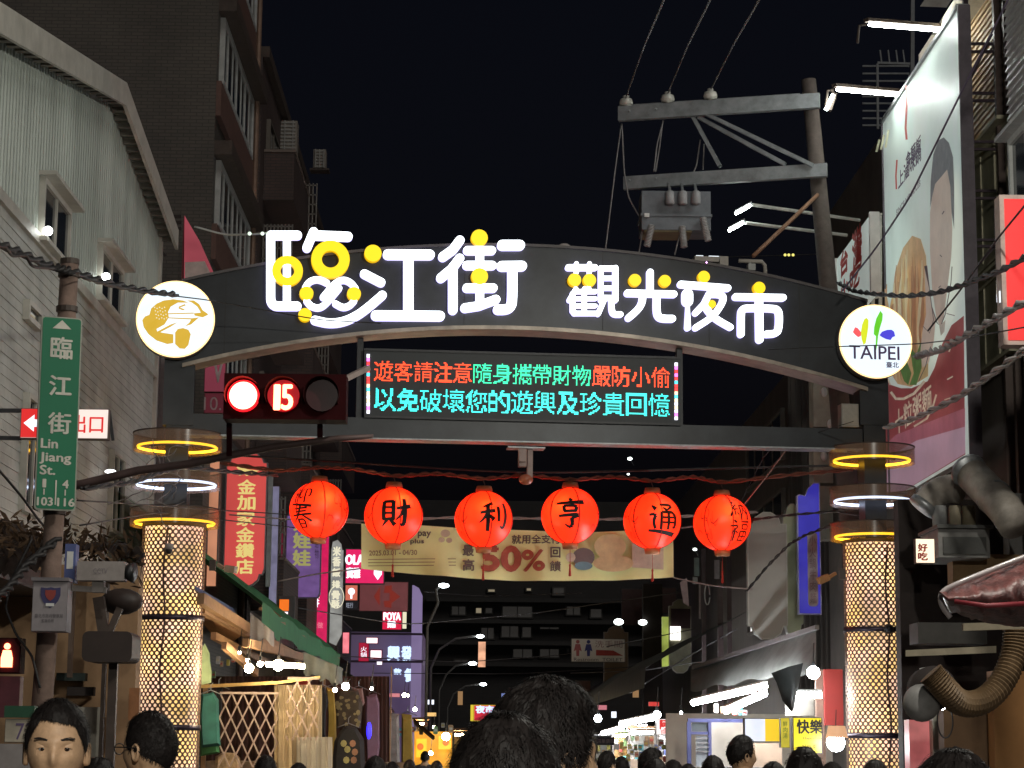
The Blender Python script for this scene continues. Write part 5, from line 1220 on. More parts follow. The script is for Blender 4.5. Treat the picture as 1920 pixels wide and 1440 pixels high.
# exit sign behind
root, F, W, H = sign('exit_sign', 'lit white sign reading 出口 with a red arrow end, behind the green street sign', 'sign', 37, 767, 205, 822, 21.5, E('exit_face', (1.0, 0.86, 0.78), .9), M('exit_case', (0.12, 0.08, 0.07)), depth=.12)
er = E('exit_red', (0.85, .03, .03), .8)
mb = MB(); mb.fbox(F, .01, .01, W * .42, H - .01, .014, .018); mb.build('red_field', er, root)
mb = MB(); mb.prism(F, [(W * .04, H * .5), (W * .16, H * .22), (W * .16, H * .38), (W * .40, H * .38), (W * .40, H * .62), (W * .16, H * .62), (W * .16, H * .78)], .02, .022); mb.build('arrow', w_lit2, root)
lettering(F, '出口', W * .58, H * .2, W * .94, H * .78, er, root, c=.02, bold=.003)
mb = MB(); mb.bar(A(-60, 770, 21.6), A(40, 770, 21.6), .04); mb.bar(A(-60, 820, 21.6), A(40, 822, 21.6), .04); mb.bar(A(205, 770, 21.6), A(212, 826, 21.6), .03); mb.build('bracket', dark, root)
# traffic signal on a mast arm
ty = 19.6
ts = thing('traffic_signal', 'horizontal traffic signal showing a glowing red light and a red 15 countdown', 'traffic light', A(455, 742, ty))
p, q = A(418, 785, ty), A(650, 702, ty)
hz = M('housing_red_glow_tint', (0.03, 0.003, 0.004), .8, spec=.1)  # dark red in the colour stands in for the lamp's red glow
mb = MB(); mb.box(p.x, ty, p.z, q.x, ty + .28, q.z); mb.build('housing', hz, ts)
for k, x in enumerate((457, 532, 604)):
    c = A(x, 743, ty - .01); mb = MB(); rr_ = .165
    k0 = 0
    for i in range(15):
        t_ = R(-25 + 230 * i / 14)
        for d0 in (0, -.17): mb.v.append((c.x + rr_ * math.cos(t_), ty + d0, c.z + rr_ * math.sin(t_)))
    for i in range(14): mb.f.append([i * 2, i * 2 + 1, i * 2 + 3, i * 2 + 2]); mb.m.append(0)
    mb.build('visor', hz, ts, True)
    mb = MB(); mb.tube([(c.x, ty - .004, c.z), (c.x, ty - .05, c.z)], .148, 28)
    ln_ = mb.build('lens', (E('red_lens_halo', (1.0, 0.01, 0.02), 1.3), E('red_digit_halo', (.6, 0.0, 0.008), .55), M('dark_lens', (0.05, 0.01, 0.012), .25))[k], ts)  # red rim and backing glow painted in as the halo of lamp and digits
    if k == 0: mb = MB(); mb.tube([(c.x, ty - .051, c.z), (c.x, ty - .058, c.z)], .128, 28); mb.build('led_array', E('red_signal', (1.0, 0.09, 0.06), 24), ln_)
Fs = Fr((0, ty - .056, 0)); c = A(532, 743, ty)
dg = E('countdown_red', (1.0, .2, .1), 9)
for body, x0, x1 in (('1', 514, 525), ('5', 528, 549)):
    a, b = Fs.hit(x0, 768); a1, b1 = Fs.hit(x1, 722); lettering(Fs, body, a, b, a1, b1, dg, ts, c=.005, bold=.008, name='countdown_digit')
mb = MB(); mb.bar(A(628, 720, ty + .4), A(690, 690, ty + .9), .05); mb.build('tie_rod', M('rod_pale', (0.3, 0.24, 0.22)), ts)
t = thing('mast_arm', 'long dark mast arm rising from the left toward the middle of the cross beam', 'mast arm', A(160, 905, 20.2))
mb = MB(); mb.tube([A(110, 917, 20.3), A(160, 906, 20.2), A(260, 882, 20.2), A(353, 870, 20.1), A(510, 838, 20), A(635, 822, 19.9), A(700, 818, 19.9)], .04, 10, radii=[.044, .042, .04, .038, .034, .03, .02]); mb.build('arm', M('arm_dark', (0.11, 0.07, 0.065), .6, .2), t, True)
for x in (430, 600):
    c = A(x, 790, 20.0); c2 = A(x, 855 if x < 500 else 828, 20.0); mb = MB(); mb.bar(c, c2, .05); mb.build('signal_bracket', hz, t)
# pedestrian signal
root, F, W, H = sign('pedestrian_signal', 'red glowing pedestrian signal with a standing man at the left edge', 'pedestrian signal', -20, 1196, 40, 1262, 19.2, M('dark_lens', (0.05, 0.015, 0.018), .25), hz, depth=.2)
c0 = F.hit(14, 1230)
mb = MB(); mb.prism(F, circle(c0[0], c0[1] + .085, .028, 14), .02, .03); mb.prism(F, [(c0[0] - .05, c0[1] - .1), (c0[0] + .05, c0[1] - .1), (c0[0] + .052, c0[1] - .02), (c0[0] + .035, c0[1] + .05), (c0[0] - .035, c0[1] + .05), (c0[0] - .052, c0[1] - .02)], .02, .03); mb.build('standing_man', E('pedestrian_red', (1, .16, .08), 9), root)
mb = MB(); p, q = A(-10, 1345, 19.2), A(38, 1268, 19.2); mb.box(p.x, 19.2, p.z, q.x, 19.35, q.z); mb.build('lower_housing', M('maroon_housing', (0.10, 0.02, 0.03)), root)
for (px, py, Yc, nm_, lb_) in ((1552, 1082, 28.4, 'orange', 'small orange lit flood lamp clamped to the left side of the right column'), (424, 1066, 27.6, 'tan', 'small tan camera clamped to the right side of the left column')):
    c = A(px, py, Yc); t = thing('clamp_lamp' if nm_ == 'orange' else 'security_camera', lb_, 'flood lamp' if nm_ == 'orange' else 'security camera', c); cm_ = M('lamp_%s' % nm_, (.5, .24, .1) if nm_ == 'orange' else (.42, .3, .22), .5)
    s_ = -1 if nm_ == 'orange' else 1
    MB().bar(c, c + Vector((.13 * s_, -.05, -.06 if s_ < 0 else -.02)), .09, .09).build('housing', cm_, t); MB().bar(c + Vector((-.02 * s_, .02, 0)), c + Vector((-.12 * s_, .1, .06)), .04).build('arm', cm_, t); MB().box(c.x - .2 * s_ - .03, c.y + .08, c.z - .02, c.x - .2 * s_ + .05, c.y + .14, c.z + .12).build('clamp', brown, t)
# control boxes on the pole
root, F, W, H = sign('control_box', 'grey control box with a blue and red shield badge on the leaning pole', 'control box', 58, 1090, 128, 1184, 18.7, M('box_grey', (0.30, 0.27, 0.28), .6, 0, .2, 6), M('box_side', (0.2, 0.18, 0.19)), depth=.22, border=.02)
def sh(s, cx, cy): return [(cx + x * s, cy + y * s) for x, y in ((-1, 1), (-.4, .93), (0, 1.02), (.4, .93), (1, 1), (1.02, .2), (.8, -.4), (.4, -.85), (0, -1.1), (-.4, -.85), (-.8, -.4), (-1.02, .2))]
mb = MB(); mb.prism(F, sh(.085, W * .52, H * .68), .014, .017); mb.build('shield', M('badge_blue', (0.05, 0.045, 0.13)), root)
mb = MB(); mb.prism(F, sh(.045, W * .52, H * .72), .018, .02); mb.build('shield_centre', M('badge_red', (0.3, 0.05, 0.04)), root)
mb = MB(); mb.prism(F, [(W * .4, H * .5), (W * .64, H * .5), (W * .64, H * .56), (W * .4, H * .56)], .021, .022); mb.build('shield_scroll', white, root)
lettering(F, '臺北市政府警察局', W * .1, H * .27, W * .9, H * .35, M('box_text', (0.1, 0.09, 0.1)), root, c=.016); lettering(F, '監錄系統', W * .3, H * .18, W * .65, H * .25, M('box_text', (0.1, 0.09, 0.1)), root, c=.016)
mb = MB(); mb.box(F.o.x - .01, 18.66, F.o.z + H, F.o.x + W + .01, 18.95, F.o.z + H + .03); mb.build('box_roof', M('box_side', (0.2, 0.18, 0.19)), root)
root, F, W, H = sign('street_camera', 'long pale tube camera pointing right beside the leaning pole', 'security camera', 144, 1053, 234, 1088, 18.8, M('camera_pale', (0.34, 0.3, 0.28)), M('camera_pale2', (0.28, 0.25, 0.23)), [('CCTV', .35, .35, .65, .62, M('print_dim', (0.2, 0.17, 0.19)))], depth=.18, border=0)
mb = MB(); mb.tube([F.p(W, H * .5, -.08), F.p(W + .07, H * .45, -.06)], .085, 16, radii=[.06, .09]); mb.build('hood', black, root, True)
mb = MB(); mb.box(F.o.x + W * .3, 18.85, F.o.z - .1, F.o.x + W * .55, 18.95, F.o.z); mb.bar(F.p(-.1, -.06, -.1), F.p(W * .6, -.08, -.1), .05); mb.build('mount', M('camera_pale2', (0.28, 0.25, 0.23)), root)
root, F, W, H = sign('blue_white_box', 'narrow blue and white box fixed between the pole and the tube camera', 'box', 120, 1020, 143, 1092, 18.9, M('box_blue', (0.09, 0.12, 0.3)), M('box_blue', (0.09, 0.12, 0.3)), depth=.15, border=0)
mb = MB(); mb.prism(F, [(W * .2, H * .35), (W * .8, H * .35), (W * .8, H * .8), (W * .2, H * .8)], .013, .016); mb.build('white_label', white, root)
t = thing('black_housing', 'big dark rounded housing on a post left of the left column', 'equipment housing', A(205, 1210, 20))
p, q = A(160, 1242, 20), A(255, 1186, 20)
mb = MB(); mb.prism(Fr((0, 20.3, 0)), rrect(p.x, p.z, q.x, q.z, .06), 0, .5); mb.build('body', M('housing_brown_black', (0.035, 0.022, 0.018), .6), t)
mb = MB(); mb.bar(((p.x + q.x) / 2, 20.2, 0), ((p.x + q.x) / 2, 20.2, p.z), .08); mb.bar(A(195, 1186, 20.1), A(185, 1120, 20.1), .1); mb.bar(A(205, 1186, 20.1), A(225, 1140, 20.1), .06); mb.build('post', brown, t)
mb = MB(); mb.ball(A(228, 1128, 20.4), .17, sx=1.2, sy=.8, sz=.75); mb.build('rubber_cover', M('housing_brown_black', (0.035, 0.022, 0.018), .6), t, True)
root, F, W, H = sign('house_number_box', 'green topped box with the number 73 low at the left edge', 'number sign', 8, 1348, 66, 1392, 17, M('number_cream', (0.52, 0.46, 0.36)), M('number_case', (0.1, 0.1, 0.09)), [('73', .38, .12, .95, .82, bk)], depth=.1)
mb = MB(); mb.box(F.o.x, 16.95, F.o.z + H + .01, F.o.x + W, 17.1, F.o.z + H + .1); mb.build('green_top', M('number_green', (0.02, 0.1, 0.05)), root)
mb = MB(); mb.box(F.o.x - .02, 16.93, F.o.z - .35, F.o.x + W, 17.1, F.o.z - .01); mb.build('lower_case', M('camera_grey', (0.3, 0.27, 0.26)), root)
# brown wall and awning clutter on the left
sf = thing('corner_shop', 'brown lit shop front behind the pole under a dark ragged canopy', 'shop', (-4.5, 23.5, 0))
bw = M('shop_tan_wall', (0.36, 0.22, 0.12), .85, 0, .3, 1.8, .15)
pxbox('wall', -80, 1060, 262, 1700, 24, bw, parent=sf); pxbox('notice_board', 112, 1326, 190, 1420, 23.8, M('notice_cream', (0.45, 0.42, 0.36)), parent=sf, depth=.1)
pxbox('shelf', 125, 1288, 175, 1304, 23.8, dkb, parent=sf, depth=.15); pxbox('shelf', 105, 1262, 160, 1276, 23.8, M('green_black', (0.03, 0.045, 0.04)), parent=sf, depth=.15); pxbox('post', 190, 1050, 199, 1440, 23.6, brown, parent=sf, depth=.1); pxbox('post', 125, 1100, 140, 1270, 23.6, M('dim_post2', (0.12, 0.08, 0.06)), parent=sf, depth=.1)
pxbox('pale_pipe', 205, 1250, 214, 1440, 23.5, M('pipe_pale', (0.33, 0.28, 0.22)), parent=sf, depth=.08); pxbox('orange_board', 240, 1290, 262, 1350, 23.5, M('orange_board', (0.36, 0.15, 0.06)), parent=sf, depth=.1)
t = thing('ragged_canopy', 'dark ragged canopy with tangled leaves and cables along the left shop front', 'canopy', A(100, 1020, 21))
random.seed(21); mb = MB(); N1, N2 = 40, 8
for j in range(N2 + 1):
    for i in range(N1 + 1):
        fx = i / N1; f = j / N2; x = -60 + fx * 330; yt = 985 + 62 * max(0, fx - .28) * 1.4 - 10 * math.sin(fx * 9); yb_ = 1062 + 24 * math.sin(fx * 5 + 1) - 10 * fx
        p = A(x, yt + (yb_ - yt) * f, 22.2 - 1.2 * f); p.y += .25 * noise.noise(Vector((fx * 12, f * 4, 2))); p.z += .16 * noise.noise(Vector((fx * 25, f * 6, 9))); mb.v.append(tuple(p))
for j in range(N2):
    for i in range(N1): k = j * (N1 + 1) + i; mb.f.append([k, k + N1 + 1, k + N1 + 2, k + 1]); mb.m.append(0)
mb.build('cloth', M('canopy_brown', (0.05, 0.032, 0.026), .9, 0, .6, 7, .5), t, True)
mb = MB()
for k in range(420):
    x = random.uniform(-20, 268); y = 985 + max(0, (x - 90)) * .28 + random.gauss(20, 22); c = A(x, y, random.uniform(20.6, 22)); d = Vector((random.gauss(0, 1), random.gauss(0, .6), random.gauss(0, 1))).normalized() * random.uniform(.04, .1); e = Vector((random.gauss(0, 1), random.gauss(0, 1), random.gauss(0, 1))).normalized() * .025
    mb.quad(c - d, c + e, c + d, c - e)
mb.build('dry_leaves', M('dry_leaf', (0.13, 0.075, 0.04), .8, 0, .6, 20), t, kind='stuff')

# cables across the picture
T = 'cable'
cable('thick_cable', 'thick twisted black cable over the green sign pole to the toad light box', [(-40, 440, 16), (30, 470, 17.5), (100, 500, 19), (133, 508, 19.1), (200, 530, 21), (270, 545, 24), (330, 552, 27)], .028, rubber, twist=1)
cable('thin_cable', 'thin black line crossing in front of the golden toad light box', [(150, 520, 19.1), (270, 548, 22), (395, 563, 26), (600, 600, 27), (715, 606, 27)], .008, rubber)
cable('looped_cable', 'loose looped black cable at the upper left edge', [(-30, 460, 15.5), (10, 462, 16), (22, 480, 16.4), (48, 478, 16.8), (60, 500, 17), (100, 503, 18)], .014, rubber)
cable('white_lead', 'pale lead with green plugs running to the first big letter', [(365, 425, 29), (420, 440, 28.6), (468, 440, 28), (500, 437, 27.8)], .014, white)
for x in (468, 492, 503): tag(MB().ball(A(x, 438, 27.75), .026, seg=8, rings=6).build('cable_joint', E('plug_glow', (.8, 1, .8), 1.2)), 'small bright joint, %s on the pale lead beside the first big letter' % {468: 'leftmost', 492: 'middle', 503: 'last'}[x], 'cable joint', 'bright joints of the pale lead')
for lb_, pts, r_, m_, tw in (('pale twisted cable bundle crossing in front of the red light box bottom', [(1718, 668, 25.4), (1735, 663, 25), (1765, 655, 23.5), (1800, 635, 22.5), (1860, 600, 21), (1930, 560, 19)], .03, wirepale, 1),
                       ('lower pale cable bundle climbing to the right edge below the red sign', [(1660, 802, 26), (1720, 782, 25), (1790, 748, 23), (1850, 708, 21.5), (1930, 650, 19)], .026, wirepale, 1),
                       ('dark sagging cable across the lower billboard from the white sign', [(1572, 530, 30), (1600, 545, 29), (1640, 551, 28), (1700, 555, 26), (1760, 548, 24), (1810, 532, 23), (1870, 510, 21), (1930, 478, 19)], .024, rubber, 1),
                       ('thin dark diagonal wire crossing the whole billboard', [(1580, 545, 28), (1645, 462, 27), (1705, 372, 26), (1805, 168, 24), (1870, 40, 23), (1890, 0, 22.6)], .013, M('wire_violet', (0.08, 0.06, 0.1)), 0),
                       ('thin dark wire from the lower billboard up over the red sign', [(1740, 620, 25), (1800, 545, 24), (1870, 448, 21.4), (1930, 375, 20)], .011, rubber, 0),
                       ('thin straight line passing over the TAIPEI light box', [(1440, 655, 27.9), (1570, 650, 27.4), (1720, 645, 26.8), (1800, 636, 24), (1930, 612, 20)], .008, rubber, 0),
                       ('thin slanting wire at the right of the lantern row', [(1480, 835, 29.5), (1440, 890, 30.2), (1392, 950, 31)], .01, wirepale, 0),
                       ('long thin wire from the cross beam down to the right', [(1600, 790, 28), (1440, 840, 30), (1380, 960, 33)], .006, rubber, 0),
                       ('dark bundle of wires in front of the left column rings', [(155, 915, 20), (245, 905, 22), (300, 885, 24), (340, 875, 25), (440, 885, 27), (520, 890, 29)], .022, rubber, 1),
                       ('thin wire across the red jewellery sign', [(145, 938, 20), (250, 945, 24), (400, 956, 28), (520, 963, 33), (560, 968, 33)], .009, rubber, 0),
                       ('lower thin wire across the red jewellery sign', [(150, 985, 20), (300, 960, 27), (420, 975, 30), (560, 990, 36)], .009, rubber, 0),
                       ('looping wire hanging in front of the blank grey sign', [(1400, 1108, 33), (1440, 1060, 32), (1480, 1020, 31.5), (1510, 1003, 31), (1560, 985, 30.5)], .016, rubber, 1),
                       ('dark wires from the lantern row end to the right post rings', [(1405, 975, 30.8), (1480, 966, 30.5), (1570, 958, 30), (1620, 968, 29.6)], .014, rubber, 1),
                       ('black hanging wires at the left shop front', [(-20, 860, 18), (40, 930, 19), (80, 985, 20), (120, 1000, 20.5)], .012, rubber, 0),
                       ('curved black wire down the left shop wall', [(60, 1010, 19), (20, 1090, 19), (10, 1140, 19), (30, 1190, 19), (60, 1230, 19), (75, 1290, 19)], .012, rubber, 0),
                       ('thick black cable over the left edge of the shop wall', [(110, 1010, 19.2), (50, 1060, 19), (20, 1100, 18.8), (-20, 1135, 18.5)], .03, rubber, 1)):
    cable('hanging_wire', lb_, pts, r_, m_, twist=tw)

t = thing('wire_tangle', 'tangle of loose thin wires and tape around the left gateway post rings', 'wires', A(310, 930, 27.4)); random.seed(8); mb = MB()
for k in range(12):
    x, y = random.uniform(262, 350), random.uniform(865, 955); pts = []; a_ = random.uniform(0, 6)
    for j in range(7): pts.append(tuple(A(x, y, 27.3 + random.uniform(-.1, .1)))); a_ += random.uniform(-.7, .9); x += 13 * math.cos(a_); y += 9 * math.sin(a_)
    mb.tube(smooth_pts(pts, 2), .007, 4)
mb.build('wires', M('line_grey', (0.22, 0.2, 0.2)), t, kind='stuff')
# ================================================================== LEFT MIDDLE: signs hung over the street
LW = 'signs'
gp = E('gold_lit_print', (0.95, 0.75, 0.25), .75)
lwhite = E('sign_white_glow', (.85, .9, 1), 1.5)
ornate = [(.05, .1), (.12, .1), (.16, .06), (.28, .03), (.5, 0), (.72, .03), (.84, .06), (.88, .1), (.95, .1), (1, .14), (1, .9), (.92, .9), (.88, .93), (.75, .965), (.6, .985), (.5, .99), (.4, .985), (.25, .965), (.12, .93), (.08, .9), (0, .9), (0, .14)]
root, F, W, H = sign('jewellery_sign', 'tall red ornate sign with golden characters 金加家金鑽店 left under the arch', 'sign', 417, 841, 503, 1104, 43, E('jewel_face', (0.72, 0.085, 0.075), .72, var=.12, scale=1), M('case_dim_steel', (0.22, 0.22, 0.23)), [('金加家金鑽店', .3, .1, .72, .78, gp, {'vertical': True, 'bold': .012})], poly=ornate, border=.03, bracket=-.6)
mb = MB(); mb.prism(F, [(W * .25, H * .86), (W * .5, H * .80), (W * .8, H * .84), (W * .6, H * .845), (W * .5, H * .85), (W * .35, H * .885)], .02, .022); mb.prism(F, [(W * .3, H * .80), (W * .48, H * .815), (W * .6, H * .83), (W * .45, H * .83)], .024, .026); mb.build('emblem', gp, root)
mb = MB(); mb.bar(F.p(W * 1.07, H * .02, -.1), F.p(W * 1.07, H * .82, -.1), .09); mb.build('grey_side', M('side_grey', (0.3, 0.31, 0.31)), root)
sign('lit_panel_sign', 'orange pink lit panel partly hidden behind the left column rings', 'sign', 352, 845, 414, 1100, 41, E('peach_face', (0.85, 0.36, 0.2), .62, var=.35, scale=1.2), M('case_dim', (0.1, 0.09, 0.09)), depth=.2)
sign('blank_side_sign', 'pale lavender blank strip sign beside the red jewellery sign', 'sign', 503, 912, 524, 1150, 47, E('lavender_face', (0.34, 0.32, 0.5), .4, var=.25), M('case_dim', (0.1, 0.09, 0.09)), depth=.3)
pur = E('purple_face', (0.17, 0.09, 0.27), .75, var=.2)
rn = [(.06, 0), (.94, 0), (1, .05), (1, .95), (.9, 1), (.1, 1), (0, .95), (0, .05)]
root, F, W, H = sign('purple_sign', 'purple vertical sign with cut out yellow green characters 娃娃 below the leftmost lantern', 'sign', 533, 960, 604, 1121, 52, pur, M('case_violet', (0.2, 0.17, 0.26)), [('夾娃娃', .22, .36, .7, .97, E('olive_print', (.38, .36, .12), .8), {'vertical': True, 'bold': .02}), ('選物', .82, .45, .93, .7, M('dim_violet_print', (.1, .05, .12)), {'vertical': True})], poly=rn)
root, F, W, H = sign('magenta_sign', 'tall magenta sign with white lettering behind the purple sign', 'sign', 554, 985, 619, 1215, 56, E('magenta_face', (0.78, 0.015, 0.12), .75, var=.15), M('case_dim', (0.1, 0.09, 0.09)), [('咖啡', .2, .33, .68, .43, lwhite, {'bold': .03}), ('小物', .2, .44, .7, .54, lwhite, {'bold': .03}), ('新鮮現做', .1, .16, .85, .21, E('pink_print', (1, .3, .4), .8))])
lanpoly = [(0, 0), (.55, -.03), (1, .08), (1, .9), (.9, .9), (.8, .96), (.5, 1), (.1, .98), (0, .9)]
root, F, W, H = sign('silver_strip_sign', 'narrow silver strip sign with round pale characters beside the magenta sign', 'sign', 617, 1012, 645, 1205, 58, E('silver_face', (0.42, 0.42, 0.4), .55, var=.4, scale=3), M('case_dim', (0.1, 0.09, 0.09)), poly=lanpoly, border=.02)
for k, (ch, b0, b1) in enumerate((('米', .84, .93), ('香', .74, .83), ('飯', .64, .72), ('排', .53, .60), ('骨', .42, .50), ('酥', .34, .41))):
    lettering(F, ch, W * .15, H * b0, W * .75, H * b1, E('cream_print', (.85, .8, .6), .9), root, c=.02, bold=.015)
mb = MB(); mb.tube([F.p(W * .5 + .2 * math.cos(i * .35), H * .44 + .3 * math.sin(i * .35), .03) for i in range(19)], .012, 5); mb.build('ring_ornament', E('cream_print', (.85, .8, .6), .9), root)
root, F, W, H = sign('pink_shop_sign', 'bright pink horizontal sign with white characters and a heart below the second lantern', 'sign', 646, 1029, 722, 1095, 62, E('hot_pink_face', (0.85, 0.02, 0.14), .9, var=.08), M('case_dim', (0.1, 0.09, 0.09)), [('OLAD', .02, .55, .62, .82, lwhite, {'bold': .02}), ('寶雅', .05, .17, .38, .46, lwhite, {'bold': .02})])
mb = MB(); mb.prism(F, [(W * .83, H * .12), (W * .73, H * .28), (W * .73, H * .38), (W * .78, H * .42), (W * .83, H * .37), (W * .88, H * .42), (W * .93, H * .38), (W * .93, H * .28)], .02, .022); mb.build('heart', lwhite, root)
root, F, W, H = sign('bulb_picture_sign', 'small peach sign with a white balloon shape under the pink sign', 'sign', 647, 1097, 671, 1126, 61, E('peach_sign', (0.8, 0.2, 0.13), .7), M('case_dim', (0.1, 0.09, 0.09)))
mb = MB(); mb.prism(F, circle(W * .5, H * .58, W * .28, 16), .02, .023); mb.prism(F, [(W * .42, H * .12), (W * .58, H * .12), (W * .58, H * .4), (W * .42, H * .4)], .024, .026); mb.build('balloon_shape', lwhite, root)
sign('dark_small_sign', 'small dark sign with pale characters under the balloon sign', 'sign', 647, 1127, 672, 1143, 61, M('small_dark_face', (.04, .04, .06)), None, [('旺行', .1, .2, .6, .8, E('pale_small_print', (.6, .65, .8), .6))])
root, F, W, H = sign('arrow_logo_sign', 'dull brown red sign with a two arrow shop emblem below the yellow banner', 'sign', 673, 1091, 766, 1146, 66, E('dull_red_face', (0.17, 0.045, 0.05), .55, var=.15, base=(.2, .08, .08)), M('case_brown', (0.12, 0.05, 0.05)), border=.02)
lg = E('logo_dull', (.27, .03, .02), .7)
mb = MB()
mb.prism(F, [(W * .30, H * .5), (W * .42, H * .82), (W * .42, H * .18)], .02, .022)
mb.prism(F, [(W * .52, H * .85), (W * .66, H * .88), (W * .66, H * .72), (W * .84, H * .5), (W * .66, H * .28), (W * .66, H * .12), (W * .52, H * .15), (W * .5, H * .35), (W * .62, H * .36), (W * .62, H * .62), (W * .5, H * .62)], .02, .022); mb.build('emblem', lg, root)
root, F, W, H = sign('red_square_sign', 'small bright red sign with white letters and a cream side below the arrow emblem sign', 'sign', 716, 1146, 754, 1181, 70, E('bright_red_face', (0.8, 0.015, 0.07), .85), M('case_dim', (0.1, 0.09, 0.09)), [('POYA', .08, .52, .92, .92, lwhite, {'bold': .015}), ('寶雅', .28, .12, .68, .48, lwhite, {'bold': .015})])
pxbox('cream_side', 754.5, 1147, 762, 1178, 70, E('cream_side_light', (.9, .85, .6), .9), parent=root, depth=.2)
vb = thing('violet_building', 'self-glowing violet building end wall with blue white characters on the left of the street', 'building', (-3, 76, 0))
vm = E('violet_wall_glow', (0.10, 0.065, 0.14), .42, var=.2, scale=.4, base=(.25, .2, .3))  # glow put into both wall colours instead of light shining on them
pxbox('wall', 648, 1186, 792, 1700, 76, vm, parent=vb, depth=8)
p, q = A(763, 1700, 75), A(792, 1097, 75)
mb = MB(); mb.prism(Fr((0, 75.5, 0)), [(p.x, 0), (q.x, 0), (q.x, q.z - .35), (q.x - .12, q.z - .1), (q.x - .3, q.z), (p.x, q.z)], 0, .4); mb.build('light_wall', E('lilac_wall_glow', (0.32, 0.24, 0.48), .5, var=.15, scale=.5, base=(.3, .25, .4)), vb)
for y in (1188, 1240): pxbox('ledge', 646, y - 1, 793, y + 1.5, 74.8, M('ledge_violet', (.07, .04, .08)), parent=vb, depth=.2)
Fv = Fr((0, 75.3, 0)); bw_ = E('blue_white_glow', (.55, .7, 1), 1.5)
for ch, x0, y0, x1, y1 in (('興', 727, 1212, 749, 1238), ('發', 753, 1212, 772, 1238), ('餐', 759, 1254, 776, 1278), ('飲', 739, 1254, 752, 1264)):
    a, b = Fv.hit(x0, y1); a1, b1 = Fv.hit(x1, y0); lettering(Fv, ch, a, b, a1, b1, bw_, vb, c=.02, bold=.03)
for (x0, y0, x1, y1, lbl, m_) in ((686, 1195, 709, 1207, 'small glowing white board above the red framed one beside the violet wall', E('pinkish_white', (1, .8, .85), 1.6)), (693, 1218, 717, 1236, 'larger glowing white board framed in red beside the violet wall', E('pinkish_white', (1, .8, .85), 1.6)), (706, 1240, 717, 1247, 'tiny glowing white board lowest beside the violet wall', lwhite)):
    sign('lit_board', lbl, 'sign', x0, y0, x1, y1, 66, m_, M('case_red', (.35, .02, .05)), border=.1)
sign('red_frame_sign', 'red lit framed sign post beside the violet building characters', 'sign', 672, 1205, 692, 1240, 67, E('case_red_glow', (.5, .01, .05), .7), M('case_red', (.35, .02, .05)), [('火鍋', .2, .2, .8, .8, lwhite, {'vertical': True})])
sign('pink_flag_sign', 'small pink glowing flag sign at the foot of the silver strip sign', 'sign', 642, 1186, 655, 1225, 60, E('pink_flag', (1, .25, .3), .9, var=.4, scale=4), M('case_red', (.35, .02, .05)))
root, F, W, H = sign('orange_black_sign', 'small orange and black sign at the corner under the lavender strip', 'sign', 521, 1118, 553, 1160, 44, M('case_dim', (0.1, 0.09, 0.09)), M('case_dim', (0.1, 0.09, 0.09)))
mb = MB(); mb.fbox(F, W * .08, H * .35, W * .65, H * .85, .02, .03); mb.build('orange_patch', E('orange_patch', (1, .2, .02), .85), root)
mb = MB(); mb.fbox(F, W * .2, H * .02, W * .6, H * .3, .02, .03); mb.build('white_patch', E('pinkish_white', (1, .8, .85), 1.6), root)
root, F, W, H = sign('roof_flag_sign', 'dull pink sign with a white V mark left of the traffic signal', 'sign', 382, 676, 424, 735, 38, E('v_sign_face', (.28, .05, .08), .55), M('case_brown', (0.12, 0.05, 0.05)), [('V', .45, .3, .85, .95, M('v_white', (.5, .42, .42)), {'bold': .01})])
sign('lower_v_sign', 'dark red sign part with pale strokes below the V sign', 'sign', 382, 737, 424, 775, 38, E('v2_sign_face', (.12, .02, .03), .6), M('case_brown', (0.12, 0.05, 0.05)), [('10.', .0, .15, .8, .8, M('v_white', (.5, .42, .42)))])
tf = thing('red_corner_sign', 'red and white wedge shaped sign jutting out above the toad light box', 'sign', A(370, 460, 36))
mb = MB(); Fw = Fr((0, 36, 0)); P_ = [Fw.hit(*q) for q in ((345, 524), (402, 516), (372, 448), (346, 404))]; mb.prism(Fw, P_, -.25, 0); mb.build('panel', E('wedge_face', (.50, .09, .12), .5, var=.3, scale=1.5), tf)
mb = MB(); P_ = [Fw.hit(*q) for q in ((347, 521), (395, 513), (384, 490), (347, 492))]; mb.prism(Fw, P_, .004, .01); mb.build('pale_corner', M('wedge_pale', (.55, .45, .42)), tf)
pxbox('side_post', 334, 402, 344, 700, 36, brown, parent=tf, depth=.3)
rl = thing('roof_railing', 'dark horizontal railing bars between the gabled building and the wedge sign', 'railing', A(285, 450, 35))
for y in (408, 419, 431): mb = MB(); mb.bar(A(283, y, 35), A(340, y - 2, 35), .05); mb.build('rail', dkb, rl)
mb = MB(); mb.bar(A(285, 405, 35), A(286, 520, 35), .06); mb.bar(A(285, 450, 35), A(310, 480, 35), .04); mb.build('post', dkb, rl)
for x, y in ((90, 433), (199, 519)):  # street lamp reflections in the panes, put in as small glowing balls
    c = FX(x, y, XL + .16); tag(MB().ball(c, .055, seg=10, rings=8).build('window_reflection', E('window_reflection_glow', (.95, 1, .95), 14), smooth=True), 'bright ball standing in for a street lamp reflection in the %s tall window of the corrugated gable' % ('nearer' if x < 100 else 'farther'), 'lamp')
c = A(207, 884, 29); tag(MB().ball(c, .05, sx=1.6, sz=.6, seg=8, rings=6).build('wall_lamp', E('wall_lamp_light', (.95, 1, 1), 3), smooth=True), 'small bright wall lamp beside the lower window of the boarded wall', 'lamp')

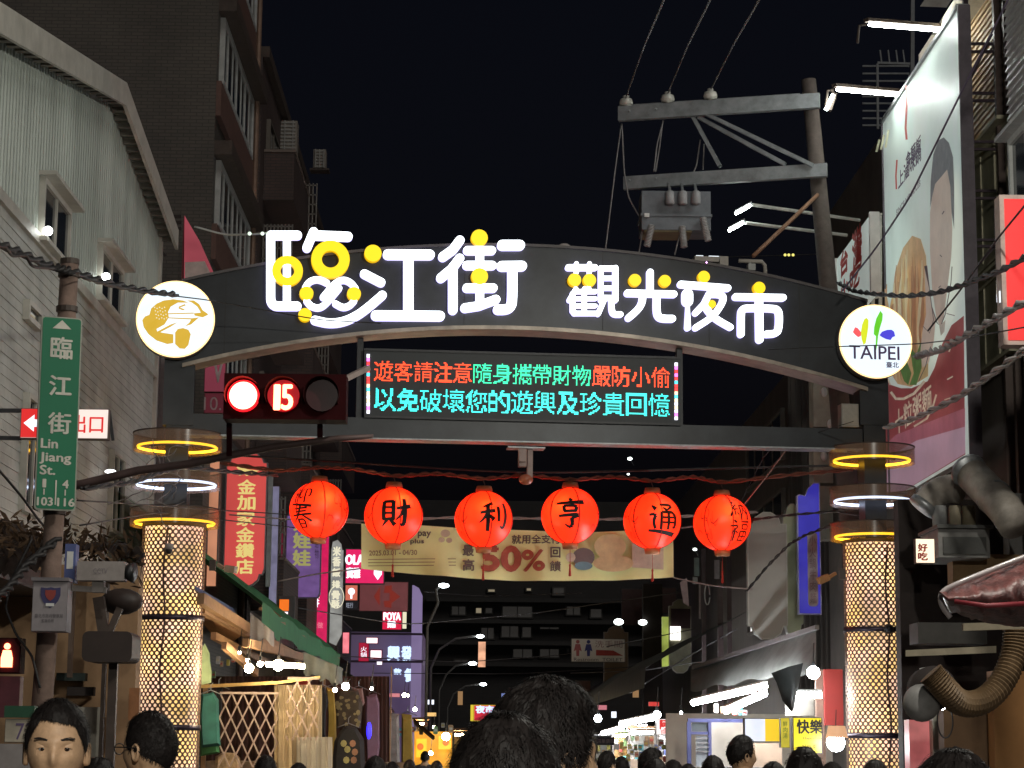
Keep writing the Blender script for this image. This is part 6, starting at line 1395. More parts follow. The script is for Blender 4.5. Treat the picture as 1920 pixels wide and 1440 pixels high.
# ================================================================== LEFT STALLS
wood = M('stall_wood', (0.28, 0.16, 0.08), .7, 0, .3, 4, .2)
def awning(label, x_in, z_in, x_out, z_out, y0, y1, mat, val=.25, name='stall_awning', grp=None, edge=None):
    t = thing(name, label, 'awning', (x_out, y0, z_out), grp)
    mb = MB(); n = 14
    for i in range(n + 1):
        y = y0 + (y1 - y0) * i / n; s = .05 * math.sin(i * 2.3) - .06 * math.sin(math.pi * ((i % 4) / 4))
        for x, z in ((x_in, z_in), ((x_in + x_out) / 2, (z_in + z_out) / 2 + s), (x_out, z_out + s * .6)): mb.v.append((x, y, z))
    for i in range(n):
        for j in range(2): k = i * 3 + j; mb.f.append([k, k + 1, k + 4, k + 3]); mb.m.append(0)
    mb.build('canopy_cloth', mat, t, True)
    if val:
        mb = MB()
        for i in range(n + 1):
            y = y0 + (y1 - y0) * i / n; s = .05 * math.sin(i * 2.3) - .06 * math.sin(math.pi * ((i % 4) / 4))
            mb.v += [(x_out + .005, y, z_out + s * .6 - .004), (x_out + .02 * math.sin(i * 1.7), y, z_out - val + s + .04 * math.sin(i * 3.1))]
        for i in range(n): k = i * 2; mb.f.append([k, k + 2, k + 3, k + 1]); mb.m.append(0)
        mb.build('valance', edge or mat, t, True)
    mb = MB(); mb.bar((x_out - .02, y0, z_out - .1), (x_out - .02, y1, z_out - .1), .04); mb.build('front_rail', wood, t)
    for k in range(3):
        y = y0 + (y1 - y0) * (k + .5) / 3; mb = MB(); mb.bar((x_in, y, z_in - .06), (x_out, y, z_out - .06), .05); mb.build('rafter', wood, t)
    return t
green = M('green_canvas', (0.045, 0.22, 0.08), .75, 0, .25, 3, .2); olive = M('olive_canvas', (0.2, 0.24, 0.12), .8, 0, .3, 3, .2)
awning('long dark green canvas awning sloping along the left stalls', -5.1, 5.1, -3.0, 3.55, 29.8, 47, green, .32)
awning('farther pale olive awning continuing the left row of stalls', -4.6, 3.9, -2.75, 3.1, 47.5, 66, olive, .35)
awning('low rust edged awning over the far left stalls', -4.6, 3.5, -2.9, 2.8, 67, 92, M('rust_canvas', (0.25, 0.12, 0.07)), .25)
# timber eaves of the clothes stall
te = thing('timber_eaves', 'rough timber eaves lit by bulbs over the clothes stall', 'eaves', (-4.4, 30, 3.3))
for (x0, y0, x1, y1, Y0, Y1, w_) in ((376, 1122, 462, 1178, 27.6, 29.5, .1), (378, 1140, 560, 1236, 28, 32, .1), (400, 1192, 502, 1244, 28.5, 32, .07), (460, 1205, 566, 1232, 28.5, 32, .08), (420, 1210, 480, 1262, 28.4, 30, .07)):
    mb = MB(); mb.bar(A(x0, y0, Y0), A(x1, y1, Y1), w_, w_ * 1.4); mb.build('beam', wood, te)
mb = MB(); mb.hexa([A(374, 1128, 27.6), A(462, 1185, 29.5), A(420, 1215, 31), A(372, 1160, 30), A(374, 1114, 27.6), A(462, 1170, 29.5), A(420, 1205, 31), A(372, 1150, 30)]); mb.build('roof_board', M('rust_board', (0.3, 0.13, 0.05), .8, 0, .3, 3), te)
mb = MB(); mb.hexa([A(366, 1106, 27.5), A(440, 1150, 29.5), A(430, 1160, 31), A(360, 1130, 30), A(366, 1098, 27.5), A(440, 1142, 29.5), A(430, 1152, 31), A(360, 1120, 30)]); mb.build('blue_sheet', M('blue_sheet', (0.05, 0.09, 0.2)), te)
sst = thing('tarpaulin', 'grey tarpaulin sheet hanging under the green awning beside the tube light', 'tarpaulin', A(600, 1260, 30))
mb = MB(); N = 14
for i in range(N + 1):
    f = i / N; x = 569 + 73 * f
    for (y, dy) in ((1222 + 30 * f, 0), (1250 + 22 * f, .06 * math.sin(i)), (1262 + 26 * f + 5 * math.sin(i * 1.3), .1 * math.sin(i * 1.4))): v = A(x, y, 30 + dy); mb.v.append(tuple(v))
for i in range(N):
    for j in range(2): k = i * 3 + j; mb.f.append([k, k + 1, k + 4, k + 3]); mb.m.append(0)
mb.build('sheet', M('tarp_grey', (0.17, 0.18, 0.17), .5, 0, .3, 4, .3), sst, True)
ss2 = thing('grey_cloth', 'grey cloth hanging below the timber eaves beside the red jewellery sign', 'cloth', A(490, 1190, 29.5))
mb = MB()
for i in range(9):
    f = i / 8; x = 469 + 45 * f
    for y in (1148 + 38 * f, 1185 + 15 * f, 1205 + 8 * math.sin(i)): v = A(x, y, 29.5 + .05 * math.sin(i * 1.8)); mb.v.append(tuple(v))
for i in range(8):
    for j in range(2): k = i * 3 + j; mb.f.append([k, k + 1, k + 4, k + 3]); mb.m.append(0)
mb.build('sheet', M('tarp_grey2', (0.22, 0.2, 0.2), .7, 0, .3, 4, .3), ss2, True)
# tube light and bulbs
def bulbs(items, Y, grp, m_, lab):
    for i, (x, y, r_) in enumerate(items):
        c = A(x, y, Y); t = thing('hanging_bulb', lab[i], 'light bulb', c, grp)
        MB().ball(c, r_, seg=12, rings=8).build('glass_bulb', m_, t, True)
        MB().bar(c + Vector((0, 0, r_ * .8)), c + Vector((0, 0, r_ * .8 + .07)), .035).build('socket', black, t)
        MB().tube([c + Vector((0, 0, r_ * .8 + .07)), c + Vector((.02, .05, r_ + .3))], .006, 4).build('flex', rubber, t)
bulbs([(467, 1253, .06), (488, 1245, .038), (464, 1238, .022), (522, 1247, .075), (449, 1224, .02), (628, 1294, .03), (648, 1287, .05), (697, 1291, .02)], 28.5, 'bulbs of the left clothes stall', bulb,
      ['large glowing bulb at the left of the clothes stall lights', 'small bulb between the large bulb and the tube light', 'tiny warm bulb just above the large left bulb', 'brightest bulb in front of the middle of the tube light', 'tiny bulb highest under the timber eaves', 'small bulb left of the bright one under the grey tarpaulin', 'bright bulb at the right lower corner of the grey tarpaulin', 'tiny greenish bulb under the olive awning edge'])
t = thing('tube_lamp', 'glowing tube lamp under the timber eaves of the clothes stall', 'fluorescent lamp', A(498, 1248, 28.7))
MB().tube([A(499, 1247, 28.7), A(571, 1251, 28.7)], .022, 10).build('tube', tubew, t, True)
MB().bar(A(497, 1243, 28.75), A(572, 1247, 28.75), .04).build('batten', white, t)
# back of the clothes stall
st = thing('clothes_stall', 'clothes stall with a hanging rail, pale curtain backdrop and timber posts on the left', 'market stall', (-4, 31, 0))
mb = MB(); mb.bar(A(360, 1288, 30), A(520, 1280, 30), .045); mb.bar(A(520, 1280, 30), A(600, 1270, 30), .04); mb.build('hanging_rail', M('rail_brass', (0.5, 0.33, 0.12), .35, .6), st)
def drape(parent, name, x0, x1, y0, y1, Y, mat, folds=5, amp=.06, kind=None):
    mb = MB(); N = folds * 12; c0 = 6
    for i in range(N + 1):
        f = i / N; x = x0 + (x1 - x0) * f
        for j in range(c0 + 1): y = y0 + (y1 - y0) * j / c0; mb.v.append(tuple(A(x, y, Y + amp * math.sin(f * folds * 2 * math.pi + 1.3 * math.sin(f * 9)) * (.3 + .7 * j / c0) * (.6 + .4 * math.sin(f * 23)) + .02 * math.sin(i * 1.9))))
    for i in range(N):
        for j in range(c0): k = i * (c0 + 1) + j; mb.f.append([k, k + 1, k + c0 + 2, k + c0 + 1]); mb.m.append(0)
    return mb.build(name, mat, parent, True)
drape(st, 'back_curtain', 374, 730, 1268, 1560, 33, M('stall_back', (0.07, 0.03, 0.02), .9, 0, .3, 2), 12)
pxbox('counter', 376, 1430, 760, 1700, 31, M('counter_brown', (0.2, 0.13, 0.08)), parent=st, depth=1)
for x in (376, 600, 727): pxbox('post', x, 1250, x + 6, 1700, 30.8, wood, parent=st, depth=.08)
def garment(label, pts, Y, mat, name='hanging_garment', cat='garment', deco=None, hang=True):
    t = thing(name, label, cat, A(pts[0][0], pts[0][1], Y)); Fg = Fr((0, Y, 0)); P = [Fg.hit(*q) for q in pts]
    n = len(P); cx = sum(p[0] for p in P) / n; cz = sum(p[1] for p in P) / n; mb = MB()
    front = [Fg.p(a, b, .0) for a, b in P]; m1 = [Fg.p(cx + (a - cx) * .75, cz + (b - cz) * .9, .07) for a, b in P]; back = [Fg.p(cx + (a - cx) * .75, cz + (b - cz) * .9, -.07) for a, b in P]
    mb.v = [tuple(v) for v in front + m1 + back]
    for i in range(n): k = (i + 1) % n; mb.f.append([i, k, n + k, n + i]); mb.f.append([k, i, 2 * n + i, 2 * n + k]); mb.m += [0, 0]
    mb.f.append([n + i for i in range(n)]); mb.f.append([2 * n + i for i in range(n - 1, -1, -1)]); mb.m += [0, 0]
    mb.build('cloth', mat, t)
    if hang:
        x = sum(q[0] for q in pts) / n; y = min(q[1] for q in pts); mb = MB(); c = A(x, y, Y); mb.tube([c + Vector((-.15, 0, -.03)), c + Vector((0, 0, .03)), c + Vector((.15, 0, -.03))], .008, 4); mb.tube([c + Vector((0, 0, .03)), c + Vector((0, 0, .1)), c + Vector((.03, 0, .13))], .006, 4); mb.build('hanger', steel, t)
    if deco: deco(t, Fg)
    return t
garment('teal green shirt hanging right of the left column', [(378, 1302), (400, 1298), (410, 1312), (412, 1380), (414, 1398), (378, 1402), (374, 1340)], 29.6, M('teal_cloth', (0.03, 0.14, 0.12), .8, 0, .3, 5))
garment('bright green cloth hanging below the teal shirt', [(374, 1360), (406, 1350), (412, 1412), (376, 1418)], 29.9, M('green_cloth', (0.06, 0.22, 0.08), .8, 0, .3, 5), hang=False)
garment('pale green dress form with a painted glow behind the left column', [(384, 1206), (393, 1225), (394, 1242), (397, 1260), (396, 1280), (378, 1284), (376, 1240), (379, 1215)], 30.4, E('dress_painted_glow', (.75, .8, .3), .55, var=.3), hang=False)  # cloth glows by itself in place of light falling on it
garment('black garment hanging behind the left edge of the lattice', [(406, 1290), (418, 1288), (416, 1330), (412, 1400), (404, 1408), (405, 1350)], 30.2, M('black_cloth', (0.012, 0.01, 0.012), .9))
garment('long black jacket hanging right of the short lattice', [(598, 1290), (608, 1288), (614, 1302), (616, 1318), (611, 1335), (610, 1382), (594, 1382), (592, 1330)], 30.2, M('black_cloth', (0.012, 0.01, 0.012), .9))
garment('black top hanging behind the short lattice', [(570, 1292), (592, 1292), (594, 1382), (568, 1382)], 30.5, M('black_cloth', (0.012, 0.01, 0.012), .9))
garment('red patterned cloth at the top of the short lattice', [(556, 1272), (582, 1272), (580, 1292), (560, 1292)], 30.3, M('red_cloth', (0.3, 0.03, 0.02), .9), hang=False)
t = thing('sheer_curtain', 'long sheer beige curtain cloth hanging in the middle of the clothes stall', 'curtain', A(560, 1350, 30))
drape(t, 'cloth', 514, 604, 1284, 1560, 30.05, M('beige_lace', (0.48, 0.36, 0.22), .85, 0, .1, 1.5), 5, .13)
drape(t, 'lower_cloth', 556, 624, 1382, 1580, 29.9, M('pale_lace', (0.5, 0.44, 0.36), .85, 0, .12, 1.5), 4, .1)
garment('tan patterned cloth hanging at the foot of the long lattice', [(404, 1418), (420, 1410), (440, 1412), (450, 1420), (452, 1460), (402, 1460)], 30.2, M('tan_cloth', (0.5, 0.34, 0.2), .85, 0, .5, 9), hang=False)
garment('yellow dress hanging beside the black jacket', [(612, 1288), (626, 1290), (630, 1340), (632, 1420), (614, 1420), (616, 1340)], 30.8, M('mustard_cloth', (0.42, 0.28, 0.05), .85, 0, .25, 5))
def spots(t, Fg):
    random.seed(4)
    for k in range(22):
        x, y = random.uniform(632, 676), random.uniform(1302, 1362); mb = MB(); c = Fg.hit(x, y); r_ = random.uniform(.016, .034); mb.prism(Fg, circle(c[0], c[1], r_, 7, r_ * random.uniform(.7, 1.4)), .075, .08); mb.build('print_spot', M('spot_ochre', (0.34, 0.27, 0.13)), t)
garment('brown camouflage like top with ochre spots', [(634, 1296), (652, 1290), (672, 1296), (680, 1320), (676, 1366), (630, 1366), (627, 1320)], 31, M('brown_cloth', (0.09, 0.065, 0.045), .85, 0, .4, 8), deco=spots)
def pics(t, Fg):
    for k, (x, y) in enumerate(((645, 1394), (662, 1394), (652, 1405), (666, 1410), (650, 1425), (664, 1425))):
        c = Fg.hit(x, y); mb = MB(); mb.prism(Fg, circle(c[0], c[1], .045, 8, .05), .075 + .001 * k, .085 + .001 * k); mb.build('print_patch', M('print_orange' if k % 2 else 'print_straw', (0.42, 0.2, 0.11) if k % 2 else (0.45, 0.38, 0.14)), t)
garment('dark charcoal shirt with an orange and straw print', [(636, 1372), (650, 1360), (668, 1364), (682, 1385), (685, 1440), (684, 1500), (624, 1500), (624, 1420), (627, 1390)], 30.7, M('charcoal_cloth', (0.03, 0.026, 0.026), .85), deco=pics)
garment('pinkish violet long top beside the charcoal shirt', [(686, 1304), (706, 1300), (712, 1320), (713, 1400), (708, 1440), (688, 1440), (684, 1340)], 33, M('violet_cloth', (0.34, 0.2, 0.27), .85, 0, .2, 5))
garment('dusty pink top hanging above the violet one', [(660, 1292), (680, 1290), (684, 1318), (676, 1330), (662, 1322)], 32.5, M('rose_cloth', (0.35, 0.2, 0.17), .85))
garment('grey white trousers hanging at the end of the clothes row', [(714, 1338), (748, 1338), (750, 1440), (738, 1560), (716, 1560), (712, 1440)], 34, M('greywhite_cloth', (0.34, 0.31, 0.28), .85, 0, .4, 7))
garment('mustard yellow towel hanging last in the clothes row', [(753, 1338), (772, 1340), (776, 1440), (768, 1560), (752, 1560)], 35, M('mustard_cloth', (0.42, 0.28, 0.05), .85, 0, .25, 5))
t = thing('neon_sign', 'small vertical blue neon shape among the hanging clothes', 'neon sign', A(692, 1369, 31)); mb = MB(); mb.ball(A(692, 1370, 31), .038, sz=3.2, sy=.5); mb.build('glow', E('blue_neon', (.03, .02, 1), 3.5), t, True)
def lattice(label, x0, y0, x1, y1, Y, step, mat):
    p, q = A(x0, y1, Y), A(x1, y0, Y); t = thing('lattice_panel', label, 'lattice', (p.x, Y, p.z), 'expanding display lattices'); W_, H_ = q.x - p.x, q.z - p.z; sl = 2.1
    n = 0
    for sgn in (1, -1):
        o = -H_ / sl
        while o < W_:
            aa, bb__ = (o, 0), (o + H_ / sl, H_)
            x_a, z_a = aa; x_b, z_b = bb__
            if x_a < 0: z_a = -x_a * sl; x_a = 0
            if x_b > W_: z_b = (W_ - o) * sl; x_b = W_
            if x_b > x_a + .02:
                if sgn < 0: x_a, x_b = W_ - x_a, W_ - x_b
                mb = MB(); mb.bar((p.x + x_a, Y + .012 * sgn, p.z + z_a), (p.x + x_b, Y + .012 * sgn, p.z + z_b), .02, .02); mb.build('slat', mat, t)
            o += step
    mb = MB(); mb.bar((p.x, Y, q.z), (q.x, Y, q.z), .03); mb.build('top_bar', mat, t)
    return t
lm = M('lattice_pinkish', (0.4, 0.29, 0.24), .5, .1, .2, 5)
lattice('long wide display lattice left of the beige curtain', 408, 1300, 522, 1438, 29.7, .16, lm)
lattice('short narrow display lattice in front of the black jacket', 536, 1272, 598, 1388, 29.5, .16, lm)

# ================================================================== RIGHT MIDDLE: shaped signs
shape_or = [(.02, .1), (.1, .1), (.18, .04), (.35, .0), (.65, .0), (.82, .04), (.9, .1), (.98, .1), (1, .12), (1, .9), (.85, .9), (.8, .95), (.6, .99), (.4, .99), (.2, .95), (.15, .9), (0, .9), (0, .12)]
sign('blank_grey_sign', 'large blank grey sign with a scalloped outline right of the lanterns', 'sign', 1403, 958, 1475, 1198, 34, M('blank_grey_face', (0.27, 0.28, 0.25), .6, 0, .15, 1), M('blank_rim', (0.4, 0.42, 0.38)), poly=shape_or, depth=.2)
sign('pale_green_sign', 'pale green blank sign standing behind the grey scalloped one', 'sign', 1470, 942, 1504, 1196, 35.2, M('blank_green_face', (0.38, 0.42, 0.28), .6, 0, .15, 1), M('blank_rim', (0.4, 0.42, 0.38)), poly=shape_or, depth=.25)
root, F, W, H = sign('blue_sign', 'tall blue sign with a white border and a pale list of characters', 'sign', 1497, 905, 1537, 1152, 34.5, E('blue_face', (0.04, 0.035, 0.42), .7, var=.1), M('white_border', (0.55, 0.57, 0.7)), poly=[(0, 0), (1, 0), (1, 1), (.75, 1), (.5, .96), (.35, .9), (.1, .91), (0, .9)], border=.05, depth=.12)
mb = MB(); mb.prism(F, rrect(W * .42, H * .06, W * .85, H * .62, .06), .014, .018); mb.build('pale_list', M('list_pale', (0.5, 0.46, 0.46)), root)
lettering(F, '小火鍋牛肉麵', W * .5, H * .08, W * .78, H * .6, M('list_print', (0.3, 0.22, 0.24)), root, c=.022, vertical=True)
root, F, W, H = sign('restroom_sign', 'white restroom direction sign with a pink and a blue figure and a red arrow', 'sign', 1071, 1198, 1172, 1241, 62, M('restroom_face', (0.7, 0.64, 0.6), .6, 0, .1, 2), M('case_dim', (0.1, 0.09, 0.09)), [('洗手間', .44, .62, .95, .92, M('restroom_pink_print', (0.35, 0.2, 0.2))), ('Restroom  TOILET', .05, .04, .95, .18, M('restroom_text', (0.15, 0.12, 0.14)))], border=.02)
for fx, m_ in ((.12, M('figure_pink', (0.45, 0.12, 0.13))), (.32, M('figure_blue', (0.04, 0.04, 0.2)))):
    mb = MB(); cx = W * fx; mb.prism(F, circle(cx, H * .86, H * .08, 12), .02, .022); mb.prism(F, [(cx - H * .17, H * .45), (cx - H * .1, H * .76), (cx + H * .1, H * .76), (cx + H * .17, H * .45), (cx + H * .07, H * .5), (cx + H * .06, H * .25), (cx - H * .06, H * .25), (cx - H * .07, H * .5)], .02, .022); mb.build('figure', m_, root)
mb = MB(); mb.prism(F, [(W * .46, H * .28), (W * .46, H * .52), (W * .78, H * .5), (W * .96, H * .28)], .02, .022); mb.build('arrow', M('arrow_red', (0.4, 0.04, 0.03)), root)
sign('peach_arch_sign', 'dim peach sign with a rounded top behind the restroom sign', 'sign', 1132, 1172, 1178, 1305, 66, M('peach_dim', (0.3, 0.21, 0.14), .7, 0, .25, 1), M('pale_rim', (0.4, 0.36, 0.33)), poly=shape_or, depth=.3)
sign('rose_sign', 'dull rose blank sign high behind the peach rounded sign', 'sign', 1165, 1104, 1208, 1172, 70, M('rose_dim', (0.13, 0.075, 0.08), .7), M('case_dim', (0.1, 0.09, 0.09)))
sign('rose_sign', 'second dull rose board right of the dark street pillar', 'sign', 1237, 1102, 1268, 1150, 64, M('rose_dim', (0.13, 0.075, 0.08), .7), M('case_dim', (0.1, 0.09, 0.09)))
root, F, W, H = sign('arch_top_sign', 'tall cream rimmed sign with a domed top and dark panel beyond the banner corner', 'sign', 1255, 1122, 1296, 1262, 58, M('cream_dim_face', (0.3, 0.29, 0.2), .7, 0, .3, 3), M('pale_rim', (0.4, 0.36, 0.33)), poly=shape_or, depth=.3)
mb = MB(); mb.fbox(F, W * .08, H * .6, W * .95, H * .86, .014, .02); mb.build('dark_panel', M('panel_maroon', (0.05, 0.02, 0.025)), root)
mb = MB(); mb.fbox(F, W * .05, H * .44, W * .5, H * .62, .022, .05); mb.build('lit_square', E('square_light', (1, .97, .9), 3.5), root)
mb = MB(); mb.fbox(F, -W * .32, H * .08, -W * .03, H * .75, -.1, .0); mb.build('yellow_green_side', E('lime_side', (.5, .6, .12), .5, var=.5, scale=2), root)
sign('orange_small_lamp_sign', 'small glowing amber vertical lamp sign above the right awning', 'sign', 1297, 1249, 1306, 1276, 50, E('amber_small', (1, .5, .08), 1.4), M('case_dim', (0.1, 0.09, 0.09)))
dp_ = thing('dark_street_pole', 'thick dark column rising behind the right lanterns to the banner', 'pillar', A(1228, 1395, 60)); pxbox('shaft', 1207, 1095, 1242, 1700, 60, dkb, parent=dp_, depth=.5)
pole2 = thing('wire_pole', 'dark pole with dangling cables and tags right of the banner', 'utility pole', A(1325, 1395, 42))
for x, w_ in ((1318, 5), (1348, 7), (1366, 5)): pxbox('shaft', x, 1030, x + w_, 1420, 42, M('pole_plum', (0.09, 0.06, 0.06)), parent=pole2, depth=.1)
for i, (x, y0, y1, c_) in enumerate(((1302, 1046, 1080, (0.2, 0.27, 0.25)), (1340, 1050, 1085, (0.4, 0.36, 0.38)), (1299, 1082, 1095, (0.35, 0.38, 0.36)), (1311, 1092, 1160, (0.3, 0.25, 0.24)), (1352, 1052, 1080, (0.3, 0.12, 0.08)))): pxbox('tag', x, y0, x + (9 if i < 3 else 3), y1, 41.5, M('tag_c%d' % i, c_), parent=pole2, depth=.08)
mb = MB(); c = A(1326, 1115, 41); mb.tube([(c.x + .05 * math.cos(i * .5), 41, c.z + .2 * math.sin(i * .5)) for i in range(13)], .012, 5); mb.build('cable_loop', white, pole2)
t = thing('pink_leaflet', 'tilted pale pink leaflet hanging from the banner cord', 'leaflet', A(1282, 1115, 40)); mb = MB(); mb.hexa([A(1281, 1130, 40), A(1292, 1137, 40), A(1292, 1137, 40.02), A(1281, 1130, 40.02), A(1275, 1092, 40), A(1288, 1083, 40), A(1288, 1083, 40.02), A(1275, 1092, 40.02)]); mb.build('paper', M('leaflet_pink', (0.5, 0.36, 0.36)), t)

# ================================================================== RIGHT STALLS
dca = M('dark_grey_canvas', (0.14, 0.15, 0.14), .7, 0, .3, 3, .3)
t = thing('dark_awning', 'big dark grey awning hanging over the right stalls with a drooping corner', 'awning', A(1400, 1230, 31))
mb = MB(); N = 20
for i in range(N + 1):
    f = i / N; x = 1295 + 235 * f; Y = 36 - 7.5 * f
    for (y, dY) in ((1250 - 72 * f, 1.2), (1262 - 50 * f, .5), (1285 - 48 * f + 6 * math.sin(f * 6), -.1), (1296 - 42 * f + 4 * math.sin(i * 1.2) + 26 * max(0, f - .62), -.2)): mb.v.append(tuple(A(x, y, Y + dY + .05 * math.sin(i * 1.7))))
for i in range(N):
    for j in range(3): k = i * 4 + j; mb.f.append([k, k + 1, k + 5, k + 4]); mb.m.append(0)
mb.build('canopy_cloth', dca, t, True)
mb = MB(); rows_ = [((1446, 1262), (1478, 1250), (1506, 1243)), ((1456, 1280), (1482, 1270), (1502, 1262)), ((1462, 1298), (1483, 1292), (1498, 1284)), ((1467, 1314), (1483, 1312), (1493, 1306)), ((1478, 1328), (1484, 1334), (1488, 1330))]
for j_, rw in enumerate(rows_):
    for i_, (x, y) in enumerate(rw): mb.v.append(tuple(A(x, y, 28.6 + .25 * abs(i_ - 1) + .08 * math.sin(j_ * 2))))
for j_ in range(4):
    for i_ in range(2): k = j_ * 3 + i_; mb.f.append([k, k + 3, k + 4, k + 1]); mb.m.append(0)
mb.build('drooping_corner', M('dark_green_grey', (0.025, 0.027, 0.026), .9), t, True)
mb = MB(); mb.bar(A(1300, 1252, 36.5), A(1532, 1176, 29.5), .06); mb.build('top_rail', M('rail_dim', (0.12, 0.11, 0.11)), t)
t = thing('rear_awning', 'farther dark awning row receding behind the big dark awning', 'awning', A(1250, 1310, 45)); mb = MB(); N = 12
for i in range(N + 1):
    f = i / N; Y = 75 - 36 * f; x_o, z_o = 3.05, 2.95
    for (x, z) in ((5.2, 4.2), (4.0, 3.6 + .05 * math.sin(i * 2)), (x_o, z_o + .06 * math.sin(i * 1.7)), (x_o - .02, z_o - .3)): mb.v.append((x, Y, z))
for i in range(N):
    for j in range(3): k = i * 4 + j; mb.f.append([k, k + 1, k + 5, k + 4]); mb.m.append(0)
mb.build('canopy_cloth', dca, t, True)
def tubel(label, pts, r_, grp='tube lamps of the right stalls'):
    t = thing('tube_lamp', label, 'fluorescent lamp', A(*pts[0]), grp); p, q = A(*pts[0]), A(*pts[1])
    MB().tube([p, q], r_, 10).build('tube', tube, t, True); MB().bar(p + Vector((0, 0, .06)), q + Vector((0, 0, .06)), .08, .03).build('batten', white, t); return t
tubel('longest glowing tube under the big dark awning', [(1300, 1318, 34), (1434, 1287, 29.5)], .045)
tubel('second tube just below the longest one', [(1360, 1334, 31.5), (1434, 1301, 29.3)], .04)
tubel('tube behind the white signboard nearer the camera side', [(1478, 1303, 29), (1540, 1303, 29)], .045)
tubel('tube far down the right row above the lit red white sign', [(1165, 1357, 45), (1228, 1345, 38)], .05)
tubel('thin tube left of the red white sign', [(1175, 1367, 46), (1213, 1363, 46)], .05)
tubel('farthest tube at the left end of the right row', [(1130, 1375, 56), (1166, 1365, 50)], .05)
tubel('tube running behind the red white sign toward the blue frame', [(1275, 1346, 38), (1320, 1347, 38)], .04)
bulbs([(1525, 1261, .085), (1567, 1392, .12), (1121, 1347, .05), (1277, 1336, .02), (1232, 1340, .05)], 28, 'bulbs of the right stalls', cbulb, ['big bulb glowing at the right end of the dark awning', 'big warm bulb under a cream shade beside the right column', 'small bulb at the far left end of the right stalls', 'tiny bulb above the red white sign', 'bulb at the upper left corner of the red white sign'])
t = thing('lamp_shade', 'cream lamp shade over the warm bulb beside the right column', 'lamp shade', A(1569, 1368, 28.0)); c = A(1569, 1380, 28)
MB().lathe([(.11, .13), (.14, .0), (.15, -.02)], c, 16).build('shade', E('shade_lit', (1, .55, .3), .7), t, True)
stl = thing('food_stall', 'brightly lit food stall with a blue framed glass front and cream boards on the right', 'market stall', (3.8, 32, 0))
pxbox('back_wall', 1250, 1340, 1560, 1700, 36, M('stall_cream', (0.62, 0.57, 0.48), .7, 0, .2, 1.5), parent=stl, depth=.1)
pxbox('board', 1334, 1352, 1396, 1700, 32.5, M('board_cream', (0.55, 0.5, 0.42), .6, 0, .12, 2), parent=stl, depth=.08)
for x0, y0, x1, y1 in ((1290, 1348, 1396, 1354), (1290, 1354, 1296, 1700), (1330, 1354, 1334, 1700), (1296, 1372, 1330, 1377)): pxbox('frame_bar', x0, y0, x1, y1, 32.2, M('blue_frame', (0.07, 0.08, 0.22)), parent=stl, depth=.08)
pxbox('pane', 1297, 1355, 1330, 1371, 32.25, M('pane_grey', (0.13, 0.15, 0.16), .15), parent=stl, depth=.02)
pxbox('pane', 1305, 1380, 1330, 1440, 32.28, M('pane_pale', (0.42, 0.46, 0.5), .2), parent=stl, depth=.02)
for k in range(4): pxbox('louvre', 1306, 1384 + k * 8, 1330, 1386 + k * 8, 32.2, M('louvre_grey', (0.3, 0.3, 0.3)), parent=stl, depth=.03)
pxbox('brown_board', 1396, 1394, 1466, 1700, 31, M('board_brown', (0.45, 0.33, 0.24), .7, 0, .2, 2), parent=stl, depth=.08)
pxbox('steel_hood', 1482, 1306, 1546, 1342, 30, M('hood_steel', (0.5, 0.48, 0.42), .25, .7), parent=stl, depth=.5)
pxbox('red_wall', 1547, 1255, 1580, 1360, 29.6, M('red_wall', (0.3, 0.025, 0.02), .7, 0, .15, 2), parent=stl, depth=.1); pxbox('side_wall', 1536, 1255, 1546, 1700, 29.7, M('dusky_wall', (0.24, 0.15, 0.11)), parent=stl, depth=.1)
pxbox('counter', 1290, 1440, 1560, 1700, 30, M('counter_grey', (0.25, 0.24, 0.22)), parent=stl, depth=.8)
root, F, W, H = sign('white_yellow_signboard', 'hanging signboard, white on the left and yellow on the right, under the dark awning', 'sign', 1396, 1347, 1462, 1391, 28.6, E('white_board_face', (.85, .88, 1), .9, var=.12), M('case_dim', (0.1, 0.09, 0.09)))
mb = MB(); mb.fbox(F, W * .58, .01, W - .01, H - .01, .014, .018); mb.build('yellow_half', E('yellow_face', (0.95, 0.62, 0.02), .85), root)
sign('yellow_side_board', 'narrow slanted yellow board with small green writing left of the yellow 快樂 sign', 'sign', 1464, 1346, 1480, 1402, 29, E('yellow_dim_face', (0.75, 0.62, 0.05), .7, var=.2), M('case_dim', (0.1, 0.09, 0.09)), [('鮮肉湯', .25, .3, .75, .9, M('green_print', (0.1, 0.2, 0.03)), {'vertical': True})])
sign('yellow_sign', 'yellow sign with black characters 快樂 left of the right column', 'sign', 1487, 1345, 1541, 1413, 28.4, E('yellow_happy_face', (0.9, 0.72, 0.02), .9), M('case_dim', (0.1, 0.09, 0.09)), [('快樂', .14, .55, 1.0, .93, ink, {'bold': .006}), ('Happy Tea', .35, .38, .98, .46, M('brown_print', (0.12, 0.07, 0.02))), ('好喝茶', .3, .12, .8, .26, M('brown_print', (0.12, 0.07, 0.02)))])
root, F, W, H = sign('red_white_sign', 'lit white sign with big red characters among the far right stalls', 'sign', 1230, 1348, 1280, 1378, 38, E('red_white_face', (1, .95, .92), 1.1), M('case_dim', (0.1, 0.09, 0.09)), [('阿', .15, .35, .42, .92, er, {'bold': .01}), ('麵', .65, .35, .92, .95, er, {'bold': .01}), ('食', .15, .05, .4, .35, er), ('歡迎光臨', .6, .05, .98, .16, E('small_green', (.2, .5, .1), .6))])
